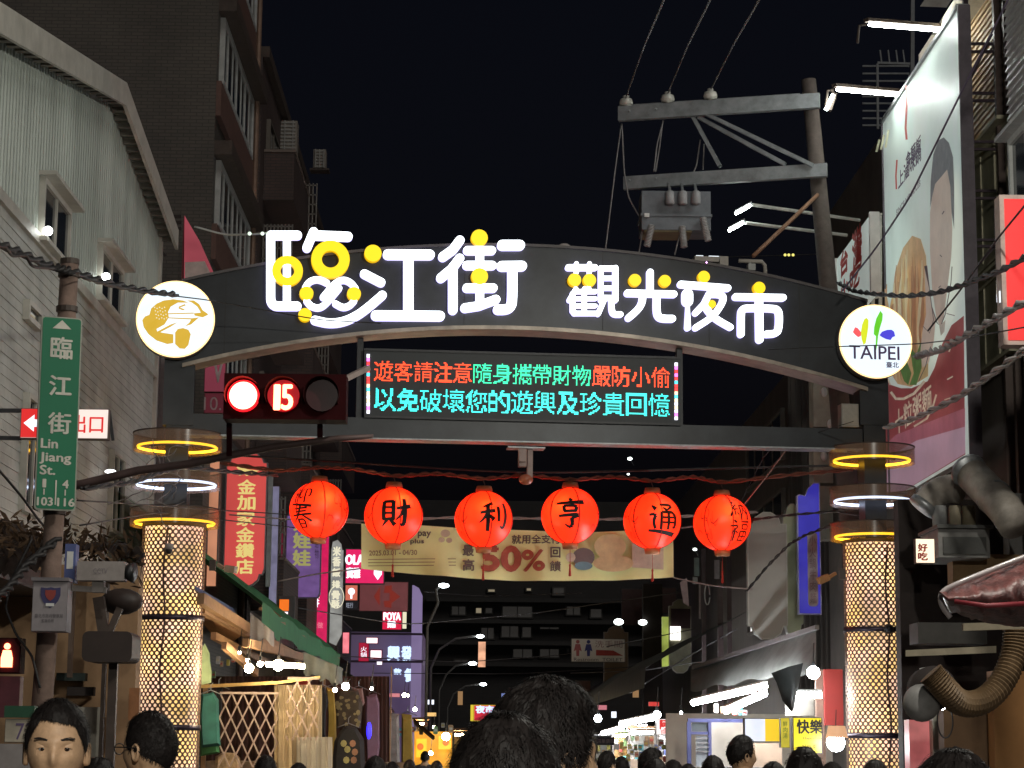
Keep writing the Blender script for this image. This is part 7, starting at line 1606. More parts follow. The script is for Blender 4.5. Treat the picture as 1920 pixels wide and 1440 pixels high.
# stock on and behind the right stalls
random.seed(31)
cols = [(0.5, 0.1, 0.08), (0.1, 0.4, 0.45), (0.6, 0.5, 0.08), (0.55, 0.5, 0.45), (0.15, 0.2, 0.5), (0.5, 0.3, 0.15), (0.55, 0.55, 0.58), (0.2, 0.35, 0.15)]
names = ['red', 'turquoise', 'yellow', 'cream', 'blue', 'tan', 'white', 'green']
def goods(x0, x1, y0, y1, n, Y0, Y1, where, sz=(8, 16)):
    cmb = [(i, j) for i in range(8) for j in range(3)]; random.shuffle(cmb)
    for k in range(n):
        f = (k + random.uniform(.1, .9)) / n; x = x0 + (x1 - x0) * f; y = random.uniform(y0, y1); w_ = random.uniform(*sz) * .6; h_ = random.uniform(*sz); Y = Y0 + (Y1 - Y0) * random.random(); c, lc = cmb[k]
        p, q = A(x, y + h_, Y), A(x + w_, y, Y); t = thing('hanging_packet', '%s packet with %s label hanging %s' % (names[c], ('a pale', 'a dark red', 'a golden')[lc], where), 'packet', (p.x, Y, p.z), 'packets hanging ' + where)
        mb = MB(); Fq = Fr((0, Y, 0)); a0, b0 = Fq.ab(p); a1, b1 = Fq.ab(q); e = (a1 - a0) * .15
        mb.prism(Fq, [(a0 + e, b0), (a1 - e, b0), (a1, b0 + e), (a1, b1 - e), (a1 - e, b1), (a0 + e, b1), (a0, b1 - e), (a0, b0 + e)], -.08, 0); mb.build('packet', M('packet_' + names[c], cols[c], .4, 0, .3, 9), t)
        mb = MB(); mb.fbox(Fq, a0 + e, b0 + (b1 - b0) * .35, a1 - e, b0 + (b1 - b0) * .65, .002, .006); mb.build('label', M('packet_label_%d' % lc, ((.6, .58, .5), (.5, .1, .08), (.6, .5, .1))[lc]), t)
goods(1150, 1290, 1378, 1400, 16, 36, 40, 'under the tube lamps of the right row')
goods(1170, 1290, 1400, 1425, 14, 36, 38, 'low behind the crowd on the right')
goods(1330, 1400, 1318, 1335, 6, 31, 33, 'under the longest right tube lamp', (10, 18))
goods(380, 440, 1225, 1262, 6, 31.5, 32.5, 'under the timber eaves on the left')
goods(730, 850, 1352, 1370, 8, 44, 52, 'along the far left stalls')
root, F, W, H = sign('blackboard', 'small dark board with a row of pale squares at the far right stalls', 'sign', 1118, 1382, 1152, 1397, 50, M('menu_dark', (0.05, 0.03, 0.04)), None, [('菜單價目', .05, .25, .95, .75, M('menu_pink', (0.4, 0.25, 0.25)))])
# far left orange stall
fs = thing('far_food_stall', 'far stall glowing orange and yellow down the left side of the street', 'market stall', A(815, 1400, 55))
pxbox('back_panel', 776, 1372, 848, 1440, 58, E('orange_glow_panel', (1, .42, .02), .75, var=.4, scale=2.5), parent=fs, depth=.1)
pxbox('yellow_panel', 780, 1385, 800, 1420, 57.5, E('amber_glow_panel', (1, .55, .02), 1.1), parent=fs, depth=.05); pxbox('yellow_panel', 822, 1380, 846, 1405, 57.4, E('amber_glow_panel', (1, .55, .02), 1.1), parent=fs, depth=.05)
Fo = Fr((0, 57.4, 0))
for cx, cy in ((788, 1400), (836, 1392)):
    c = Fo.hit(cx, cy); mb = MB(); mb.prism(Fo, circle(c[0], c[1], .09, 12), .02, .03); mb.build('round_mark', E('orange_red_mark', (.9, .2, .02), .8), fs)
mb = MB(); mb.hexa([A(775, 1352, 52), A(815, 1385, 50), A(812, 1388, 52), A(776, 1358, 54), A(775, 1346, 52), A(815, 1380, 50), A(812, 1384, 52), A(776, 1352, 54)]); mb.build('roof_edge', M('rust_board', (0.3, 0.13, 0.05)), fs)
bulbs([(836, 1381, .1), (814, 1364, .04), (808, 1412, .05), (758, 1303, .05), (765, 1304, .03), (778, 1330, .05)], 55, 'bulbs along the far left stalls', bulb, ['brightest bulb of the far orange stall', 'slanting small bulb above the far orange stall', 'low bulb at the foot of the far orange stall', 'left one of the twin bulbs beside the violet wall', 'right one of the twin bulbs beside the violet wall', 'small bulb at the end of the olive awning'])
root, F, W, H = sign('far_red_sign', 'small glowing sign, blue white characters over red, at the far end of the street', 'sign', 888, 1322, 930, 1352, 82, E('far_red_face', (.75, .03, .06), .8), E('far_yellow', (.9, .7, .05), .8), [('夜市', .1, .5, .9, .95, bw_, {'bold': .02})])
mb = MB(); mb.fbox(F, -.12, 0, -.01, H, -.1, .0); mb.build('yellow_edge', E('far_yellow', (.9, .7, .05), .8), root)
sign('far_orange_sign', 'narrow peach vertical sign glowing under the topmost far street lamp', 'sign', 896, 1203, 911, 1251, 88, E('far_peach_face', (1, .5, .3), .8, var=.4, scale=3), M('case_dim', (0.1, 0.09, 0.09)))
sign('far_brown_sign', 'dim brown sign behind the tall head at the centre', 'sign', 1078, 1276, 1108, 1306, 70, M('brown_sign_face', (.2, .1, .08)), M('case_dim', (0.1, 0.09, 0.09)))
# more stalls down both sides, each with its canopy, lit back, counter and stock
random.seed(77)
def far_stall(k, side, x0, x1, yt, Y, hue, lab):
    t = thing('far_stall', lab, 'market stall', A((x0 + x1) / 2, 1440, Y), 'lit stalls down the %s side of the street' % ('right' if side > 0 else 'left'))
    warm = hue == 'warm'
    pxbox('back_wall', x0, yt + 4, x1, 1500, Y + 1.2, M('far_back_warm' if warm else 'far_back_cool', (.6, .38, .16) if warm else (.6, .58, .54), .7, 0, .3, 2), parent=t, depth=.05)
    pxbox('counter', x0, 1424, x1, 1500, Y, M('far_counter', (.4, .3, .22)), parent=t, depth=.6)
    mb = MB(); e = 5
    mb.hexa([A(x0 - e, yt - 3, Y - .6), A(x1 + e, yt - 3, Y - .6), A(x1 + 2, yt + 2, Y + 1.2), A(x0 - 2, yt + 2, Y + 1.2), A(x0 - e, yt - 7, Y - .6), A(x1 + e, yt - 7, Y - .6), A(x1 + 2, yt - 2, Y + 1.2), A(x0 - 2, yt - 2, Y + 1.2)]); mb.build('canopy', M('far_canopy_%d' % (k % 3), ((.2, .2, .2), (.3, .16, .08), (.12, .2, .12))[k % 3], .8), t)
    mb = MB(); mb.tube([A(x0 + 3, yt + 6, Y - .3), A(x1 - 3, yt + 5, Y - .3)], .035, 8); mb.build('tube_light', tubew if warm else tube, t, True)
    n = max(3, int((x1 - x0) / 9))
    for i in range(n):
        x = x0 + 2 + (x1 - x0 - 4) * (i + .5) / n; c = random.randrange(8); y = random.choice((1372, 1384, 1396, 1406)); h = random.uniform(8, 16)
        p, q = A(x - 3, max(y, yt + 12) + h, Y + .9), A(x + 3, max(y, yt + 12), Y + .9); mb = MB(); mb.box(p.x, Y + .9, p.z, q.x, Y + 1.05, q.z); mb.build('goods', M('packet_' + names[c], cols[c], .4, 0, .3, 9), t)
        p, q = A(x - 3.5, 1426, Y + .1), A(x + 3.5, 1426 - random.uniform(4, 10), Y + .1); c = random.randrange(8); mb = MB(); mb.lathe([(0, 0), ((q.x - p.x) / 2, 0), ((q.x - p.x) / 2, (q.z - p.z) * .8), ((q.x - p.x) / 3, q.z - p.z), (0, q.z - p.z)], ((p.x + q.x) / 2, Y + .3, p.z), 8); mb.build('jar', M('packet_' + names[c], cols[c], .4, 0, .3, 9), t)
    for x in (x0, x1): MB().bar(A(x, yt, Y - .5), A(x, 1500, Y - .5), .05).build('post', M('far_post', (.25, .22, .2)), t)
for k, a_ in enumerate(((1, 1234, 1288, 1366, 39, 'cool', 'nearest lit stall left of the blue framed front on the right side'), (1, 1180, 1228, 1368, 45, 'cool', 'white lit stall under the slanting far tube on the right side'), (1, 1150, 1178, 1374, 54, 'warm', 'small warm lit stall beyond the white one on the right side'), (1, 1116, 1148, 1380, 64, 'cool', 'farthest white lit stall seen on the right side'),
                        (-1, 850, 872, 1372, 74, 'warm', 'narrow warm lit stall right of the glowing orange one'), (-1, 872, 892, 1378, 92, 'warm', 'far warm lit stall beside the far red sign'), (-1, 893, 912, 1384, 108, 'cool', 'last pale lit stall at the left side of the far street'), (-1, 778, 800, 1352, 66, 'warm', 'lit stall tucked above the glowing orange stall'))):
    far_stall(k, *a_)
# street lamps down the street
for i, (x, y, px0, Y, lb_) in enumerate(((832, 1098, 798, 62, 'nearest and highest street lamp glowing under the left half of the banner'), (900, 1193, 806, 80, 'bright street lamp over the narrow peach sign'), (886, 1244, 822, 95, 'street lamp on a curved arm left of the peach sign'), (906, 1283, 838, 110, 'street lamp low in the row right below the peach sign'), (921, 1308, 845, 130, 'farthest street lamp over the far red sign'), (880, 1309, 850, 128, 'far street lamp left of the far red sign'))):
    c = A(x, y, Y); b = A(px0, 1395, Y); t = thing('street_lamp', lb_, 'street lamp', (b.x, Y, 0), 'street lamps down the left side of the street')
    mb = MB(); mb.tube([(b.x, Y, 0), (b.x, Y, c.z - 1.2), (b.x + .3, Y, c.z - .5), (b.x + (c.x - b.x) * .5, Y, c.z - .1), (c.x, Y, c.z + .03)], .045, 7); mb.build('pole', M('lamp_pole_grey', (0.16, 0.15, 0.14)), t, True)
    mb = MB(); mb.ball(c, .11 + .02 * (Y > 90), sx=1.4, sz=.6, seg=10, rings=6); mb.build('lamp_head', E('street_lamp_light', (.85, .95, 1), 22), t, True)
for (x, y, Y, r_, lb_) in ((1160, 1166, 60, .1, 'slanting bright lamp head above the restroom sign'), (1205, 1167, 60, .09, 'square glowing lamp beside the dark column'), (1268, 1183, 57, .0, ''), (1181, 860, 110, .09, 'faint white light high in the dark above the lanterns'), (1178, 889, 110, .05, 'second faint white light just below the first above the lanterns'), (1303, 1030, 50, .035, 'tiny white light at the right end of the banner')):
    if not r_: continue
    t = thing('distant_lamp', lb_, 'lamp', A(x, y, Y)); MB().ball(A(x, y, Y), r_, sx=1.4, sz=.9, seg=10, rings=6).build('lamp_glass', E('distant_lamp_light', (.9, 1, .95), 6), t, True)
    MB().bar(A(x, y, Y) + Vector((0, .1, .02)), A(x + 8, y + 12, Y) + Vector((0, .12, 0)), .03).build('arm', dark, t)

# unseen street lamps: one for the near fronts, one put in for the faces
for i, (x, y, z, e, lab) in enumerate(((4.3, 15.5, 8.6, 1300, 'street lamp on the near right kerb lighting the gateway front'), (1.4, -4.5, 6.4, 2500, 'unseen street lamp put in behind the crowd to light the faces'))):
    t = thing('kerb_street_lamp', lab, 'street lamp', (x + .9, y, 0))
    mb = MB(); bx = x + .9; mb.tube([(bx, y, 0), (bx, y, z - .4), (bx - .3, y, z + .05), (x, y, z + .1)], .06, 10); mb.build('pole', steel, t, True)
    mb = MB(); mb.box(x - .3, y - .12, z, x + .3, y + .12, z + .08); mb.build('lamp_head', E('kerb_lamp_light', (.9, 1, .9), 6), t)
    ld = bpy.data.lights.new('kerb_lamp', 'POINT'); ld.energy = e; ld.shadow_soft_size = .15; ld.color = (1.0, .97, .86)
    lo = bpy.data.objects.new('kerb_lamp', ld); lo.location = (x, y, z - .15); COL.objects.link(lo); lo.parent = t; lo.location = Vector((x, y, z - .15)) - t.location

for k, pts in enumerate(([(560, 1140, 46), (760, 1172, 52), (1000, 1150, 56), (1290, 1108, 50)], [(640, 1230, 60), (860, 1242, 66), (1060, 1228, 66), (1300, 1180, 55)], [(700, 1262, 70), (960, 1264, 72), (1200, 1250, 64)], [(795, 1110, 62), (900, 1118, 66), (1090, 1112, 60)], [(1070, 1262, 60), (1200, 1258, 55), (1330, 1238, 48)], [(1180, 1300, 50), (1300, 1225, 46), (1380, 1180, 40)])):
    cable('street_wire', 'thin dark wire strung across the far street, %s' % ('just under the banner', 'level with the violet wall characters', 'just above the tall fluffy head', 'beside the nearest street lamp', 'below the restroom sign', 'slanting up to the blank grey sign')[k], pts, .014, M('wire_dim', (.09, .08, .085)), cat='wire')

random.seed(90)
for k, (x, y, w_, h_, Y, m_, lb_) in enumerate(((800, 1312, 14, 9, 84, lwhite, 'tiny white lit sign left of the low street lamps'), (858, 1296, 10, 26, 90, E('dim_amber_sign', (.8, .45, .2), .35), 'dim amber arched sign panel behind the street lamp poles'), (940, 1300, 16, 8, 96, E('dim_blue_sign', (.3, .4, .9), .6), 'small bluish sign left of the tall fluffy head'), (1120, 1322, 18, 9, 80, E('dim_pink_sign', (.9, .3, .35), .6), 'small pink lit sign above the far right stalls'), (1146, 1334, 10, 12, 70, lwhite, 'small white lit sign above the farthest right stall'), (1186, 1290, 12, 18, 62, E('dim_amber_sign', (.8, .45, .2), .35), 'dim amber panel below the peach rounded sign'), (1216, 1316, 20, 8, 56, E('dim_red_sign', (.8, .06, .05), .7), 'red lit strip sign right of the amber panel'), (730, 1300, 20, 7, 60, E('dim_pink_sign', (.9, .3, .35), .6), 'pink lit strip above the grey white trousers'), (796, 1336, 22, 7, 62, E('dim_amber_lit', (1, .6, .2), .9), 'warm lit strip sign above the glowing orange stall'))):
    sign('shop_sign', lb_, 'sign', x, y, x + w_, y + h_, Y, m_, M('case_dim', (0.1, 0.09, 0.09)), depth=.12)
# ================================================================== PEOPLE
skin_m = M('skin', (0.66, 0.42, 0.25), .5, 0, .2, 45, .12); skin_d = M('skin_shade', (0.3, 0.17, 0.11), .5)
hair_m = M('black_hair', (0.017, 0.013, 0.012), .62, 0, .5, 60, 0, .25)
eye_w = M('eye_white', (0.4, 0.36, 0.32), .25); iris = M('iris_brown', (0.02, 0.01, 0.006), .15); lipm = M('lips', (0.36, 0.15, 0.11), .45)
def g(x, m, s): return math.exp(-((x - m) / s) ** 2)
def head_pt(u, v, grow=0.0):
    """u: azimuth (0 = face front -Y), v: elevation; head centre at ear height"""
    x = math.cos(v) * math.sin(u); y = -math.cos(v) * math.cos(u); z = math.sin(v)
    X, Yy, Z = x * .077, y * .096, z * .118
    if Z < 0: k = min(1, -Z / .118); X *= 1 - .30 * k ** 1.6 * (1 if y < .2 else .5); Yy = Yy * (1 - .10 * k) - .012 * k * (y < 0) ; 
    if y > 0: Yy *= 1.03
    f = max(0, -y)
    if f > .2:
        az = abs(u)
        Yy -= .022 * g(X, 0, .011) * g(Z, -.030, .020) * (f > .5) + .010 * g(X, 0, .009) * g(Z, -.008, .016)       # nose and bridge
        Yy -= .006 * g(X, 0, .04) * g(Z, .022, .012)                                                          # brow
        Yy += .009 * (g(X, .031, .014) + g(X, -.031, .014)) * g(Z, .002, .012)                                  # eye sockets
        Yy -= .005 * (g(X, .040, .018) + g(X, -.040, .018)) * g(Z, -.028, .018)                                 # cheek bones
        Yy -= .007 * g(X, 0, .022) * g(Z, -.064, .010) - .004 * g(X, 0, .02) * g(Z, -.0645, .003) ; Yy -= .009 * g(X, 0, .022) * g(Z, -.098, .014)   # lips, chin
    return Vector((X, Yy, Z)) + Vector((x, y, z)) * grow
def build_head(parent, full=True):
    mb = MB(); nu, nv = (72, 56) if full else (28, 20)
    for j in range(nv + 1):
        for i in range(nu): mb.v.append(tuple(head_pt(-math.pi + 2 * math.pi * i / nu, -math.pi / 2 + math.pi * j / nv)))
    for j in range(nv):
        for i in range(nu): i2 = (i + 1) % nu; mb.f.append([j * nu + i, j * nu + i2, (j + 1) * nu + i2, (j + 1) * nu + i]); mb.m.append(0)
    return mb
def ear_mb(s):
    mb = MB(); n = 14; c = Vector((.074 * s, .008, -.012))
    ring = []
    for k in range(n):
        t = 2 * math.pi * k / n; ring.append((.019 * math.cos(t) * (1 + .15 * math.sin(t)), .031 * math.sin(t)))
    for sc_, ox in ((1.0, .0), (1.05, .008), (.9, .014), (.7, .009), (.35, .005)):
        for a, b in ring: mb.v.append((c.x + s * (ox + .25 * a * sc_ * .6), c.y + a * sc_ * .9, c.z + b * sc_))
    for l in range(4):
        for k in range(n): k2 = (k + 1) % n; mb.f.append([l * n + k, l * n + k2, (l + 1) * n + k2, (l + 1) * n + k]); mb.m.append(0)
    mb.f.append([4 * n + k for k in range(n)]); mb.m.append(0); return mb
def hairline(u, style):
    """lowest elevation (radians) covered by hair at azimuth u"""
    a = abs(u)
    if a < .7: return .64 - .12 * u + .012 * math.sin(u * 23)
    if a < 1.25: return .66 - (a - .7) * 1.25
    if a < 1.75: return -.02 - (a - 1.25) * (.2 if style == 'short' else .9)
    return (-.12 if style == 'short' else -.5) - (a - 1.75) * (.35 if style == 'short' else .22)
def hair_mb(style, seed, vol, full):
    random.seed(seed); mb = MB(); nu, nv = (64, 26) if full else (28, 12)
    for j in range(nv + 1):
        for i in range(nu):
            u = -math.pi + 2 * math.pi * i / nu; lo = hairline(u, style); v = lo + (math.pi / 2 - lo) * j / nv
            fade = min(1, j / (nv * .22)); n_ = noise.noise(Vector((math.sin(u) * 3 + seed, math.cos(u) * 3, v * 3))); n2 = noise.noise(Vector((math.sin(u) * 9 + seed, math.cos(u) * 9, v * 8)))
            up_ = max(0, math.sin(v)); gr = (.003 + vol * fade * (.55 + .6 * up_ + .35 * n_) + .004 * n2 * fade); mb.v.append(tuple(head_pt(u, v, gr)))
    for j in range(nv):
        for i in range(nu): i2 = (i + 1) % nu; mb.f.append([j * nu + i, j * nu + i2, (j + 1) * nu + i2, (j + 1) * nu + i]); mb.m.append(0)
    ns = (8000 if vol > .02 else 4000) if full else 260          # strands
    for k in range(ns):
        u = random.uniform(-math.pi, math.pi); lo = hairline(u, style); s_ = random.random(); v = lo + (math.pi / 2 - lo) * (1 - (1 - s_) ** .7 if s_ < .9 else s_)
        fade = min(1, (v - lo) / .3); up_ = max(0, math.sin(v)); base = head_pt(u, v, vol * fade * (.4 + .6 * up_)); N_ = base.normalized()
        tang = Vector((-N_.y, N_.x, 0)); down = N_.cross(tang).normalized(); down = down if down.z < 0 else -down
        if v > 1.2: down = (Vector((math.sin(u), -math.cos(u), 0)) * .8 + down * .2).normalized()
        d = (down * random.uniform(.6, 1.2) + tang * random.gauss(0, .6) + N_ * random.uniform(.1, .5 if vol > .02 else .35)).normalized(); L_ = random.uniform(.012, .026) * (1 + vol * 20) * (1 if full else 1.3) * (.45 if math.cos(u) > .3 and v < lo + .25 else 1)
        w_ = random.uniform(.0005, .0011) * (1 if full else 4.5); side = d.cross(N_).normalized() * w_; p1 = base + d * L_ * .55 + N_ * .002; p2 = base + d * L_ - N_ * L_ * .22
        mb.add([base - side, base + side, p1 + side * .8, p1 - side * .8, p2], [(0, 1, 2, 3), (3, 2, 4)])
    return mb
def skin_mesh(pts, edges, root_i=0, sub=1):
    me = bpy.data.meshes.new('b'); me.from_pydata([p[:3] for p in pts], edges, []); o = bpy.data.objects.new('b', me); COL.objects.link(o)
    m = o.modifiers.new('s', 'SKIN'); m.use_smooth_shade = True
    for i, v in enumerate(me.skin_vertices[0].data): v.radius = (pts[i][3], pts[i][4] if len(pts[i]) > 4 else pts[i][3]); v.use_root = (i == root_i)
    s_ = o.modifiers.new('u', 'SUBSURF'); s_.levels = sub; s_.render_levels = sub
    r = bpy.data.meshes.new_from_object(o.evaluated_get(bpy.context.evaluated_depsgraph_get())); bpy.data.objects.remove(o); bpy.data.meshes.remove(me); return r
# body standing, height of head centre 1.60: pelvis, spine, neck, arms with hands, legs with feet
BP = [(0, 0, .95, .15, .11), (0, 0, 1.12, .14, .10), (0, .0, 1.30, .16, .11), (0, .01, 1.42, .12, .09), (0, .0, 1.50, .06, .06), (0, -.005, 1.56, .055, .055)]
BE = [(0, 1), (1, 2), (2, 3), (3, 4), (4, 5)]
hands = []
for s in (-1, 1):
    k = len(BP); BP += [(.17 * s, .01, 1.41, .06), (.21 * s, .02, 1.14, .042), (.22 * s, -.05, .90, .028), (.225 * s, -.07, .85, .032, .018)]; BE += [(3, k), (k, k + 1), (k + 1, k + 2), (k + 2, k + 3)]
    for f, (dy, L_) in enumerate(((-.035, .065), (-.012, .075), (.01, .07), (.03, .055))):
        j = len(BP); BP += [(.23 * s, -.07 + dy, .80, .009), (.222 * s, -.075 + dy, .80 - L_, .0075)]; BE += [(k + 3, j), (j, j + 1)]
    j = len(BP); BP += [(.215 * s, -.11, .83, .01), (.205 * s, -.12, .79, .009)]; BE += [(k + 3, j), (j, j + 1)]
    k = len(BP); BP += [(.09 * s, 0, .88, .095), (.10 * s, -.01, .5, .06), (.10 * s, .01, .1, .042), (.105 * s, -.11, .04, .04, .028)]; BE += [(0, k), (k, k + 1), (k + 1, k + 2), (k + 2, k + 3)]
body_me = skin_mesh(BP, BE)
SP = [(0, 0, .90, .165, .125), (0, 0, 1.12, .165, .12), (0, 0, 1.30, .185, .125), (0, .01, 1.43, .14, .10), (0, 0, 1.485, .075, .072)]; SE = [(0, 1), (1, 2), (2, 3), (3, 4)]
for s in (-1, 1): k = len(SP); SP += [(.18 * s, .01, 1.405, .075), (.215 * s, .02, 1.14, .058), (.22 * s, -.04, .95, .045)]; SE += [(3, k), (k, k + 1), (k + 1, k + 2)]
shirt_me = skin_mesh(SP, SE)
TP = [(0, 0, .96, .165, .12)]; TE = []
for s in (-1, 1): k = len(TP); TP += [(.09 * s, 0, .86, .108), (.10 * s, -.01, .5, .075), (.10 * s, .01, .12, .06)]; TE += [(0, k), (k, k + 1), (k + 1, k + 2)]
trouser_me = skin_mesh(TP, TE)
shoe = MB()
for s in (-1, 1): shoe.ball((.105 * s, -.07, .04), .05, sx=1.0, sy=2.6, sz=.85)
HC = {}
def person(px, py, wpx, label, style='short', vol=.012, rz=0.0, shirt=(.05, .05, .06), full=True, seed=1, head_w=.165, glasses=False, mask=False, tilt=0, group=None):
    """px, py: top of the hair in the photo; wpx: width of the head there"""
    t = thing('person', label, 'person', (0, 0, 0), group)
    hw = head_w + vol * 1.1; Y = hw * FPX / wpx
    top = A(px, py, Y); zc = top.z - (.118 + vol * 1.1 + .004); drop = zc - 1.60
    def mesh_ob(nm, me, m):
        me2 = me.copy(); me2.materials.clear(); me2.materials.append(m); o = bpy.data.objects.new(nm, me2); COL.objects.link(o); o.parent = t; return o
    hs_ = zc / 1.60
    b = mesh_ob('body', body_me, skin_m)
    hd = build_head(t, full); hd.v = [(x, y, z + 1.60) for x, y, z in hd.v]; 
    # head is joined to the body mesh so the figure stays one surface
    n0 = len(b.data.vertices); bm_v = [tuple(v.co) for v in b.data.vertices] + hd.v; bm_f = [tuple(p.vertices) for p in b.data.polygons] + [[n0 + i for i in f] for f in hd.f]
    for s in (-1, 1):
        e = ear_mb(s); n1 = len(bm_v); bm_v += [(x, y, z + 1.60) for x, y, z in e.v]; bm_f += [[n1 + i for i in f] for f in e.f]
    me = bpy.data.meshes.new('body'); me.from_pydata(bm_v, [], bm_f); me.materials.append(skin_m); me.polygons.foreach_set('use_smooth', [True] * len(me.polygons)); b.data = me
    key = (style, seed, vol, full)
    if key not in HC: h = hair_mb(style, seed, vol, full); h.v = [(x, y, z + 1.60) for x, y, z in h.v]; HC[key] = h
    HC[key].build('hair', hair_m, t, False, local=True)
    mesh_ob('shirt', shirt_me, M('shirt_%s' % '_'.join('%02d' % int(c * 99) for c in shirt), shirt, .85, 0, .25, 12, .2))
    mesh_ob('trousers', trouser_me, M('trousers_dark', (.03, .03, .04), .85)); shoe.build('shoes', black, t, True, local=True)
    if full and abs(rz) < 1.5:
        for s in (-1, 1):
            mb = MB(); mb.ball((.0305 * s, -.0712, 1.6005), .0122, seg=16, rings=12); e = mb.build('eye', eye_w, t, True, local=True)
            mb = MB(); mb.ball((.0305 * s + .0012, -.0806, 1.6003), .0072, sy=.5, seg=14, rings=10); mb.build('iris', iris, e, True, local=True)
            mb = MB()                                                  # lids
            for i in range(9):
                u = (i / 8 - .5) * .034; q_ = (u / .017) ** 2; mb.v += [(.0305 * s + u, -.0838 + q_ * .007, 1.6050 - q_ * .0045), (.0305 * s + u, -.0842 + q_ * .006, 1.6095 - q_ * .003), (.0305 * s + u, -.0810 + q_ * .004, 1.6160)]
            for i in range(8):
                for j in range(2): k = i * 3 + j; mb.f.append([k, k + 3, k + 4, k + 1]); mb.m.append(0)
            k0 = len(mb.v)
            for i in range(9):
                u = (i / 8 - .5) * .034; q_ = (u / .017) ** 2; mb.v += [(.0305 * s + u, -.0832 + q_ * .007, 1.5955 + q_ * .0045), (.0305 * s + u, -.0815 + q_ * .004, 1.5890), (.0305 * s + u, -.0790, 1.5840)]
            for i in range(8):
                for j in range(2): k = k0 + i * 3 + j; mb.f.append([k, k + 1, k + 4, k + 3]); mb.m.append(0)
            mb.build('eyelid', skin_m, t, True, local=True)
            mb = MB()
            for k in range(110):
                f = k / 109; x = (.014 + .034 * f) * s; z = 1.6225 + .0055 * math.sin(f * 2.4) + random.uniform(-.0026, .0026); y = -.0955 + f * f * .015; mb.bar((x, y, z), (x + .006 * s, y + .001, z + .0012), .0009)
            mb.build('eyebrow', hair_m, t, local=True)
        mb = MB(); mb.ball((0, -.098, 1.536), .02, sx=1.15, sy=.3, sz=.28); mb.build('lips', lipm, t, True, local=True)
    if glasses:
        mb = MB(); gy = -.108
        for s in (-1, 1):
            pts = [(.033 * s + .026 * math.cos(k * .5236), gy, 1.600 + .019 * math.sin(k * .5236)) for k in range(13)]; mb.tube(pts, .002, 6, False)
            mb.tube([(.059 * s, gy, 1.606), (.079 * s, -.06, 1.606), (.086 * s, .012, 1.604), (.084 * s, .03, 1.588)], .0022, 6)
        mb.tube([(-.008, gy, 1.604), (.008, gy, 1.604)], .0018, 6); mb.build('glasses', black, t, True, local=True)
    t.scale = (1, 1, 1)
    t.location = (top.x, Y, 0); t.rotation_euler = (0, 0, rz)
    t.scale = (1, 1, 1)
    for ch in t.children_recursive: pass
    t.location.z = zc - 1.60 if zc < 1.62 else zc - 1.60
    if abs(t.location.z) > .0:      # keep the feet on the ground: stretch the figure below the head, not the head
        for ch in [c for c in t.children_recursive if c.type == 'MESH']:
            if ch.name.startswith(('body', 'shirt', 'trousers', 'shoes')):
                if ch.data.users > 1: ch.data = ch.data.copy()
                zz = t.location.z; n = len(ch.data.vertices); co = [0.0] * (n * 3); ch.data.vertices.foreach_get('co', co)
                for i in range(n):
                    z = co[i * 3 + 2]
                    if z < 1.44: co[i * 3 + 2] = z * (1.44 + zz) / 1.44 - zz
                ch.data.vertices.foreach_set('co', co); ch.data.update()
    return t
person(110, 1310, 122, 'young man with short black hair looking at the camera, at the lower left', rz=.12, shirt=(.12, .12, .13), seed=2, vol=.011)
person(283, 1333, 106, 'man with cropped black hair and glasses seen from behind, turned to the left', rz=-math.pi * .68, shirt=(.08, .08, .09), seed=3, vol=.008, glasses=True, head_w=.19)
person(946, 1338, 210, 'nearest person, big dark head of hair seen from behind at the bottom centre', 'full', .022, math.pi, (.03, .03, .035), seed=4)
person(1026, 1270, 195, 'tall person with fluffy black hair and lit cheek, right of the nearest head', 'short', .026, math.pi * .68, (.04, .035, .035), seed=5)
person(1788, 1404, 170, 'dark haired head seen from behind below the shop at the lower right', 'full', .02, math.pi, (.04, .04, .04), seed=6)
person(1508, 1400, 74, 'head with flat black hair in front of the yellow 快樂 sign', 'full', .014, math.pi, (.05, .04, .06), False, 7)
person(1391, 1378, 50, 'man with thick hair turned to the right in front of the brown board', 'short', .02, math.pi / 2 + .4, (.07, .06, .06), False, 8)
person(1337, 1416, 46, 'round dark head below the blue framed stall front', 'full', .012, math.pi, (.06, .04, .04), False, 9)
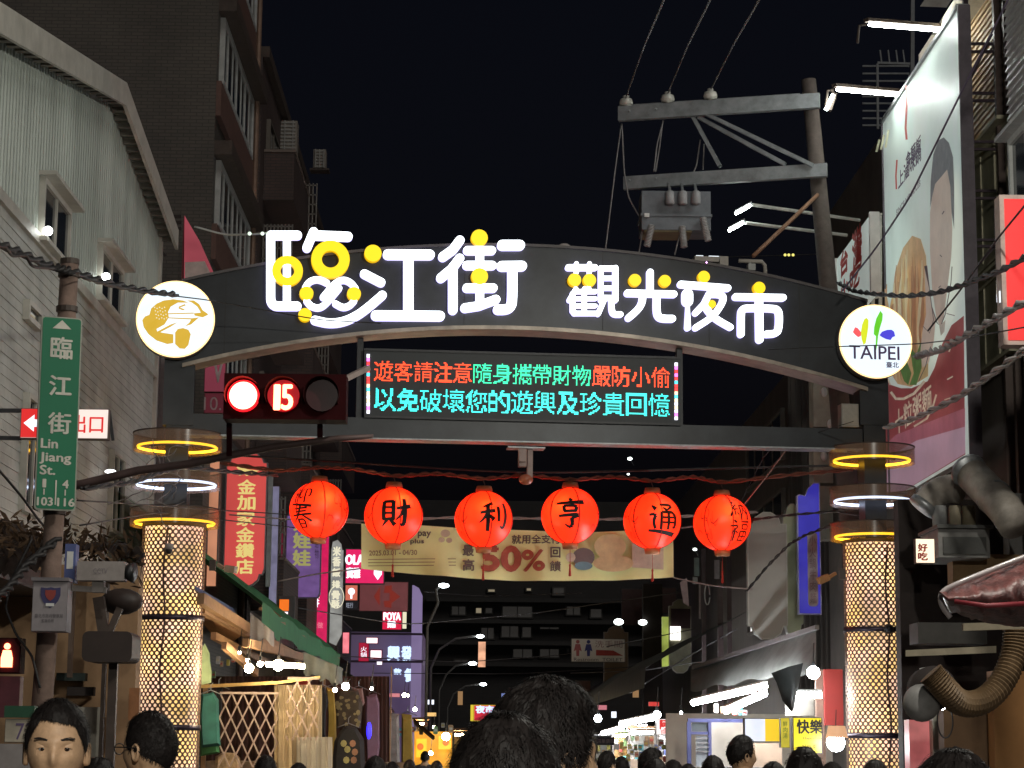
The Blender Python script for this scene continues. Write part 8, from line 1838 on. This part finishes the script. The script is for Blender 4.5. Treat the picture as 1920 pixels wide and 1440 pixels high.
person(1222, 1402, 44, 'person in profile below the red white sign', 'short', .018, math.pi / 2, (.08, .07, .07), False, 10)
person(1228, 1420, 52, 'dark head directly in front of the person in profile', 'full', .012, math.pi, (.05, .05, .05), False, 11)
person(1138, 1408, 34, 'small person standing right of the tall fluffy haired one', 'short', .016, 2.4, (.25, .22, .2), False, 12)
person(499, 1415, 42, 'dark head in front of the foot of the sheer curtain', 'full', .012, math.pi, (.05, .05, .05), False, 13)
person(704, 1417, 44, 'dark head in front of the charcoal shirt at the end of the clothes row', 'full', .014, math.pi, (.05, .05, .05), False, 14)
person(186, 1420, 62, 'reddish lit person between the young man and the man in glasses', 'full', .012, 2.6, (.2, .05, .05), False, 15)
person(1450, 1428, 60, 'black haired head low between the man in profile and the flat haired one', 'full', .014, math.pi, (.04, .04, .04), False, 16)
person(1640, 1424, 50, 'dark head in front of the foot of the right column', 'full', .012, math.pi, (.05, .04, .04), False, 17)
person(1290, 1432, 40, 'low dark head between the two heads right of the red white sign', 'full', .012, math.pi, (.05, .05, .05), False, 18)
person(797, 1408, 17, 'far small person in front of the glowing orange stall, left one', 'short', .012, math.pi, (.06, .05, .05), False, 19)
person(768, 1424, 24, 'far person walking beside the mustard towel', 'full', .012, math.pi, (.05, .05, .06), False, 20)
person(819, 1426, 24, 'far person in front of the glowing orange stall, right one', 'full', .012, math.pi, (.06, .05, .05), False, 21)

for k, (x, y, w_, lb_) in enumerate(((1165, 1418, 30, 'small dark head between the pale topped person and the profile one'), (1262, 1424, 34, 'small dark head right of the head below the red white sign'), (735, 1428, 30, 'low dark head below the grey white trousers'), (860, 1432, 22, 'tiny head right of the glowing orange stall'), (1560, 1428, 40, 'dark head just below the warm lamp shade'), (560, 1430, 36, 'low dark head below the pale lace of the clothes stall'), (1100, 1418, 26, 'tiny head just right of the lit cheek of the tall person'))):
    person(x, y, w_, lb_, 'full' if k % 2 else 'short', .013, math.pi * random.uniform(.8, 1.2), (.06, .05, .05), False, 30 + k % 3)
